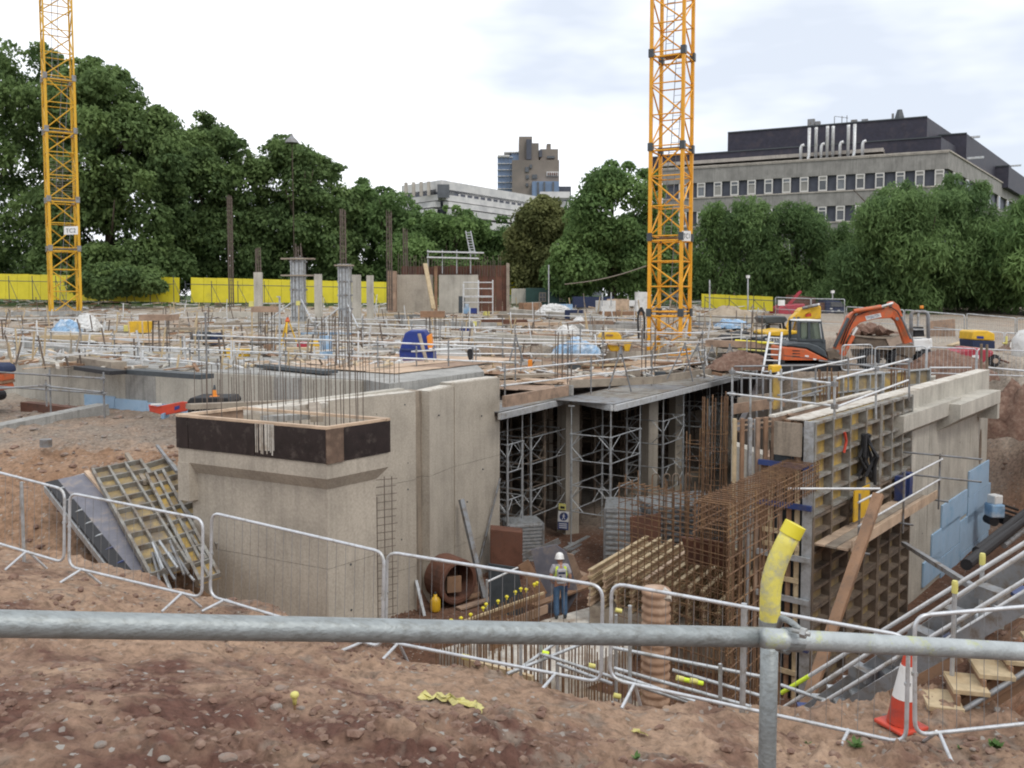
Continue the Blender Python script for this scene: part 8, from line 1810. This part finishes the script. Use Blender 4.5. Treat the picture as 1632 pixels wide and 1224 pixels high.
for k in range(3): plank('channel', P(900 + 6 * k, 876 + 4 * k, 29.4 - .3 * k), P(938 + 4 * k, 856 + 4 * k, 31.0), .14, .1, M['galv'] if k != 1 else M['galv_dark'], t)
# tilted ply sheets behind the person
for (pts, Y, m, lab) in (([(846, 876), (886, 868), (903, 880), (922, 945), (898, 985), (872, 985)], 23.4, 'film_grey', 'grey faced sheet tilted behind the person'), ([(826, 902), (842, 892), (872, 945), (858, 955)], 23.2, 'timber_red', 'reddish board leaning left of the grey sheet'), ([(896, 880), (914, 884), (928, 920), (916, 930)], 23.9, 'ply_dirty', 'tan board leaning right of the grey sheet'), ([(832, 884), (890, 858), (894, 866), (840, 890)], 24.2, 'galv_dark', 'dark steel edge above the tilted grey sheet'), ([(778, 898), (826, 905), (838, 985), (780, 985)], 23.2, 'charcoal', 'black panel table left of the tilted sheets')): tag(PXE('sheet', pts, Y, .05, m, None, None, 0), lab, 'sheet', 'sheets dumped in the pit')
t = thing('handrail_frame', 'bright tube handrail frame in the pit before the black panel', 'tube frame', P(778, 975, 20.5)); rod('upright', P(776, 1035, 20.5), P(776, 924, 20.5), .03, M['galv'], t); rod('sloping_tube', P(777, 927, 20.5), P(825, 905, 21.5), .026, M['rail'], t)
# rusty cable drum
c_ = P(718, 922, 24.1); t = thing('rusty_drum', 'big rusty open drum lying on its side against the wall', 'drum', c_)
for k in range(4):
    a0 = Vector((-.30 + .17 * k, .35 - .2 * k, 0)); rr_ = .53
d_ = Vector((.62, -.75, 0)).normalized()
nseg = 26; vs = []; pr_ = Vector((0, 0, 1)); qq_ = d_.cross(pr_)
for (o_, r_) in ((-.4, .58), (-.38, .63), (.38, .63), (.4, .58), (.4, .50), (-.3, .50)):
    for k in range(nseg): a = 6.283 * k / nseg; vs.append(c_ + d_ * o_ + (pr_ * math.cos(a) + qq_ * math.sin(a)) * r_)
MB().add(vs, [(i*nseg+k, i*nseg+(k+1)%nseg, (i+1)*nseg+(k+1)%nseg, (i+1)*nseg+k) for i in range(5) for k in range(nseg)] + [tuple(range(nseg))]).build('drum_shell', M['rust'], t)
MB().box(c_ + d_ * .1 + Vector((.05, -.1, -.1)), (.4, .05, .45), .3).build('inner_plate', M['timber_red'], t)
tag(MB().box(c_ + Vector((-.36, .25, .05)), (.4, .5, 1.0), -.6).build('drum_cover', M['mud']), 'dark stained board standing behind the rusty drum', 'board')
# prop leaning on wall
tag(plank('steel_channel', P(735, 796, 25.4), G(772, 953, PIT + .05), .14, .12, M['galv_dark']), 'dark steel channel leaning against the long wall', 'steel channel'); tag(rod('thin_prop', P(797, 762, 27.0), P(757, 925, 26.3), .035, M['galv_dark']), 'thin grey prop leaning at the wall end', 'prop')
tag(plank('thin_channel', P(663, 925, 23.6), P(677, 985, 23.2), .08, .05, M['galv']), 'short bright channel leaning in the dark corner of the pit', 'channel')
c_ = G(694, 974, PIT + .02); t = thing('gas_bottle', 'small yellow gas bottle on the pit floor by the drum', 'gas bottle', c_); MB().lathe(c_, [(.12, 0), (.14, .04), (.14, .30), (.10, .38), (.05, .41), (.05, .47)], 16).build('body', M['jcb'], t, smooth=True); rod('valve', c_ + Vector((0, 0, .46)), c_ + Vector((0, 0, .53)), .03, M['charcoal'], t)
for k, (x0, y0, x1, y1, Y, m) in enumerate(((718, 960, 790, 940, 20.8, 'timber_red'), (730, 970, 800, 950, 20.4, 'ply_dirty'), (850, 965, 960, 925, 21.0, 'timber_red'), (880, 955, 945, 915, 22.5, 'timber_red'), (905, 905, 935, 918, 24.5, 'ply_dirty'))): tag(plank('loose_board', G(x0, y0, PIT + .07 if k in (0, 1, 4) else PSZ + .06), G(x1, y1, PIT + .07 if k in (0, 1, 4) else PSZ + .06), .24, .05, M[m]), ['brown board lying in front of the rusty drum', 'tan board lying right of the gas bottle', 'long brown board right of the person', 'brown board behind the person', 'short board on the red earth beyond the person'][k], 'board', 'loose boards on the pit floor')
# stack of timber beams
t = thing('beam_stack', 'large stack of pale timber formwork beams in the pit behind the rusty mesh', 'timber stack', P(1040, 960, 21.5))
A_ = P(940, 945, 21.2); dd_ = (P(1055, 893, 25.2) - A_); dd_.z = 0; Lb_ = 3.6; dd_.normalize(); ss_ = Vector((dd_.y, -dd_.x, 0))
zbase = P(940, 965, 21.2).z
for j in range(4):
    for i in range(11):
        if j == 3 and i in (9, 10): continue
        o = Vector((A_.x, A_.y, zbase + .10 + j * .23)) + ss_ * (i * .36) + dd_ * rn.uniform(-.08, .08)
        m_ = M['timber'] if (i * 3 + j) % 5 else M['ply']
        plank('beam_flange', o + Vector((0, 0, .09)), o + dd_ * Lb_ + Vector((0, 0, .09)), .10, .045, m_, t); plank('beam_flange', o - Vector((0, 0, .07)), o + dd_ * Lb_ - Vector((0, 0, .07)), .10, .045, m_, t); plank('beam_web', o + Vector((0, 0, .01)), o + dd_ * Lb_ + Vector((0, 0, .01)), .03, .12, M['ply'], t)
MB().prism([tuple(V2(A_)), tuple(V2(A_) + V2(dd_) * Lb_), tuple(V2(A_) + V2(dd_) * Lb_ + V2(ss_) * 4), tuple(V2(A_) + V2(ss_) * 4)], PIT, zbase - .02).build('bearer_block', M['timber_grey'], t)
# ------------------------------------------------------------------ safety sign on the column
sgc = P(899, 828, 30.9); t = thing('safety_sign', 'blue and white pedestrian route sign with yellow plate on the column', 'sign', sgc)
Ys = 30.85
def SG(name, pts, m, y0=0, th=.012): return PXE(name, pts, Ys + y0, th, m, t, None, 0)
SG('white_plate', [(890, 814), (907, 816), (906, 832), (889, 831)], 'white'); SG('blue_plate', [(889, 831.5), (906, 832.5), (905.5, 845), (889, 843)], 'blue_steel', -.002)
c_ = P(898.4, 823.2, Ys - .015); MB().extr([c_ + Vector((math.cos(a) * .150, 0, math.sin(a) * .150)) for a in np.linspace(0, 6.283, 25)[:-1]], (0, .008, 0)).build('blue_disc', M['blue_steel'], t)
fg = MB(); q_ = lambda x, z: (c_.x + x, c_.y - .008, c_.z + z)
fg.extr([q_(.02 * math.cos(a) + .005, .085 + .022 * math.sin(a)) for a in np.linspace(0, 6.283, 11)[:-1]], (0, .004, 0))
fg.beam(q_(0, .06), q_(-.005, -.01), .045, .006, (0, 1, 0)); fg.beam(q_(-.005, -.01), q_(.045, -.10), .022, .006, (0, 1, 0)); fg.beam(q_(-.005, -.01), q_(-.05, -.10), .022, .006, (0, 1, 0)); fg.beam(q_(0, .055), q_(.05, .0), .016, .006, (0, 1, 0)); fg.beam(q_(0, .055), q_(-.045, .01), .016, .006, (0, 1, 0))
fg.build('walking_figure', M['white'], t)
for k in range(3): SG('text_line', [(891, 834 + 3 * k), (903.5, 834.8 + 3 * k), (903.5, 836 + 3 * k), (891, 835.2 + 3 * k)], 'white', -.006, .004)
SG('yellow_plate', [(890.5, 802), (902, 803.5), (902, 813), (890.5, 812)], 'cap_yellow'); SG('black_panel', [(893, 806.5), (900, 807.3), (900, 811), (893, 810.4)], 'black', -.004)
# ------------------------------------------------------------------ person in the pit, seen from behind
def skin_mesh(name, verts, edges, radii, m, parent, sub=2, root=0, flat=None):
    off = Vector((0, 0, 0)); q = parent
    while q is not None: off += q.location; q = q.parent
    me = bpy.data.meshes.new(name); me.from_pydata([tuple(Vector(v) - off) for v in verts], edges, []); me.materials.append(m)
    o = bpy.data.objects.new(name, me); COL.objects.link(o); o.parent = parent
    sk = o.modifiers.new('skin', 'SKIN'); me.skin_vertices.new() if not me.skin_vertices else None
    for i, r in enumerate(radii):
        d = me.skin_vertices[0].data[i]; d.radius = r if isinstance(r, tuple) else (r, r); d.use_root = (i == root)
    sk.use_smooth_shade = True
    s = o.modifiers.new('sub', 'SUBSURF'); s.levels = s.render_levels = sub
    return o
def build_person(base, lab, H=1.72, rz=0):
    t = thing('person', lab, 'person', base); c, s = math.cos(rz), math.sin(rz)
    def W3(x, y, z): return Vector((base[0] + x * c - y * s, base[1] + x * s + y * c, base[2] + z * H / 1.72))
    # facing +y, standing with weight on the right leg, arms slightly out, head bowed
    J = {'pel': (0, 0, .93), 'wa': (0, .0, 1.08), 'ch': (0, .02, 1.28), 'ne': (0, .03, 1.44), 'hd': (-.01, .06, 1.53), 'ht': (-.02, .09, 1.65),
         'shl': (-.17, .02, 1.38), 'ell': (-.245, .0, 1.13), 'wrl': (-.20, .16, .95), 'hal': (-.18, .22, .90), 'shr': (.17, .02, 1.38), 'elr': (.245, -.02, 1.12), 'wrr': (.22, .08, .90), 'har': (.215, .12, .83),
         'hpl': (-.09, 0, .88), 'knl': (-.10, .04, .49), 'anl': (-.09, -.01, .10), 'tol': (-.10, .14, .04), 'hpr': (.09, 0, .88), 'knr': (.105, .05, .49), 'anr': (.12, .02, .10), 'tor': (.14, .17, .04)}
    names = list(J); V = [W3(*J[k]) for k in names]; ix = {k: i for i, k in enumerate(names)}
    E = [('pel','wa'),('wa','ch'),('ch','ne'),('ne','hd'),('hd','ht'),('ch','shl'),('shl','ell'),('ell','wrl'),('wrl','hal'),('ch','shr'),('shr','elr'),('elr','wrr'),('wrr','har'),('pel','hpl'),('hpl','knl'),('knl','anl'),('anl','tol'),('pel','hpr'),('hpr','knr'),('knr','anr'),('anr','tor')]
    Rr = {'pel': (.14, .10), 'wa': (.135, .10), 'ch': (.15, .11), 'ne': .055, 'hd': (.075, .09), 'ht': (.07, .085), 'shl': .062, 'ell': .042, 'wrl': .028, 'hal': (.04, .02), 'shr': .062, 'elr': .042, 'wrr': .028, 'har': (.04, .02), 'hpl': .085, 'knl': .058, 'anl': .042, 'tol': .035, 'hpr': .085, 'knr': .058, 'anr': .042, 'tor': .035}
    body = skin_mesh('body', V, [(ix[a], ix[b]) for a, b in E], [Rr[k] for k in names], M['skin'], t)
    # fingers: four and a thumb on each hand
    for sd, hk, wk in ((-1, 'hal', 'wrl'), (1, 'har', 'wrr')):
        h = W3(*J[hk]); d = (h - W3(*J[wk])).normalized(); side = Vector((d.y, -d.x, 0)).normalized()
        for k in range(4):
            o0 = h + side * (-.027 + .018 * k); L = (.055, .065, .06, .048)[k]; skin_mesh('finger', [o0 - d * .02, o0 + d * L * .5, o0 + d * L * .8 - Vector((0, 0, .02)) + d * .005], [(0, 1), (1, 2)], [.011, .0095, .008], M['skin'], body, 1)
        skin_mesh('thumb', [h - d * .03 + side * .03 * sd * -1, h + side * .05 * -sd, h + d * .03 + side * .055 * -sd], [(0, 1), (1, 2)], [.012, .011, .009], M['skin'], body, 1)
    # jeans
    jn = ['pel', 'wz', 'hpl', 'knl', 'anl', 'hpr', 'knr', 'anr']; JJ = dict(J); JJ['wz'] = (0, 0, 1.0); JJ['anl'] = (-.09, .0, .085); JJ['anr'] = (.12, .02, .085)
    skin_mesh('jeans', [W3(*JJ[k]) for k in jn], [(0, 1), (0, 2), (2, 3), (3, 4), (0, 5), (5, 6), (6, 7)], [(.155, .125), (.15, .115), .102, .082, .074, .102, .082, .074], M['jeans'], t)
    # shirt with sleeves to the elbow
    sn2 = ['wz', 'wa', 'ch', 'ne2', 'shl', 'e1', 'shr', 'e2']; JJ.update(wz=(0, 0, .99), ne2=(0, .025, 1.43), e1=(-.235, .005, 1.19), e2=(.235, -.015, 1.18))
    skin_mesh('shirt', [W3(*JJ[k]) for k in sn2], [(0, 1), (1, 2), (2, 3), (2, 4), (4, 5), (2, 6), (6, 7)], [(.165, .13), (.155, .12), (.168, .128), .075, .083, .068, .083, .068], M['shirt'], t)
    # hi-vis vest: back panel, two side panels, shoulder straps
    def slab_(pts, th, m, nmx): 
        b = MB(); b.extr([W3(*p) for p in pts], (W3(0, -th, 0) - W3(0, 0, 0))); o = b.build(nmx, m, t); bmod(o, .012); return o
    v = skin_mesh('vest', [W3(0, 0, 1.0), W3(0, .0, 1.12), W3(0, .015, 1.28), W3(0, .02, 1.38)], [(0, 1), (1, 2), (2, 3)], [(.182, .145), (.176, .14), (.185, .142), (.13, .10)], M['hivis'], t)
    for sx in (-1, 1): slab_([(sx * .13, -.10, 1.42), (sx * .07, -.10, 1.44), (sx * .08, -.165, 1.2), (sx * .15, -.165, 1.2)], .015, M['hivis'], 'vest_strap')
    # grey panelled backpack worn over the vest
    pk = MB(); pk.box(W3(0, -.20, 1.20), (.24, .13, .38), rz); o = pk.build('backpack', M['shirt'], t); bmod(o, .05, 3)
    slab_([(-.085, -.262, 1.33), (.085, -.262, 1.33), (.085, -.262, 1.28), (-.085, -.262, 1.28)], .012, M['navy'], 'backpack_band'); slab_([(-.07, -.262, 1.22), (-.02, -.262, 1.25), (.03, -.262, 1.14), (-.05, -.262, 1.12)], .012, M['navy'], 'backpack_print')
    slab_([(-.12, -.262, 1.10), (.12, -.262, 1.10), (.12, -.262, 1.085), (-.12, -.262, 1.085)], .012, M['charcoal'], 'backpack_seam')
    # helmet
    hc = W3(-.015, .06, 1.60); hm = MB(); hm.lathe(hc, [(.145, -.035), (.128, -.02), (.127, .02), (.112, .075), (.08, .115), (.035, .135), (.003, .14)], 20, Matrix.Rotation(R(-14), 3, 'X') @ Matrix.Diagonal((.88, 1.05, 1))); hm.build('helmet', M['white'], t, smooth=True)
    pkm = MB(); pkm.extr([W3(-.015 + .11 * math.cos(a), .06 + .12 + .075 * math.sin(a), 1.545) for a in np.linspace(0, math.pi, 9)], (0, 0, .01)); pkm.build('helmet_peak', M['white'], t)
    # face features (turned away): ears, nose, mouth
    for sx in (-1, 1): skin_mesh('ear', [W3(-.015 + sx * .078, .055, 1.53), W3(-.015 + sx * .086, .045, 1.57)], [(0, 1)], [.016, .018], M['skin'], body, 1)
    skin_mesh('nose', [W3(-.015, .165, 1.56), W3(-.015, .185, 1.525)], [(0, 1)], [.010, .014], M['skin'], body, 1)
    # boots, glove tucked in back pocket
    for k in ('l', 'r'):
        a, b = J['an' + k], J['to' + k]; skin_mesh('boot', [W3(a[0], a[1] - .04, .05), W3(a[0], a[1], .05), W3((a[0]+b[0])/2, (a[1]+b[1])/2, .05), W3(b[0], b[1], .04), W3(a[0], a[1] - .01, .15)], [(0, 1), (1, 2), (2, 3), (1, 4)], [.05, .06, .05, .042, .055], M['charcoal'], t, root=1)
    slab_([(.10, -.115, .93), (.16, -.10, .93), (.17, -.11, .78), (.11, -.12, .76)], .05, M['navy'], 'glove')
    return t
pb = G(893, 987, PSZ)
build_person((pb.x, pb.y, PSZ), 'worker seen from behind in white helmet, yellow hi-vis vest, grey backpack and blue jeans', 1.66, R(4))
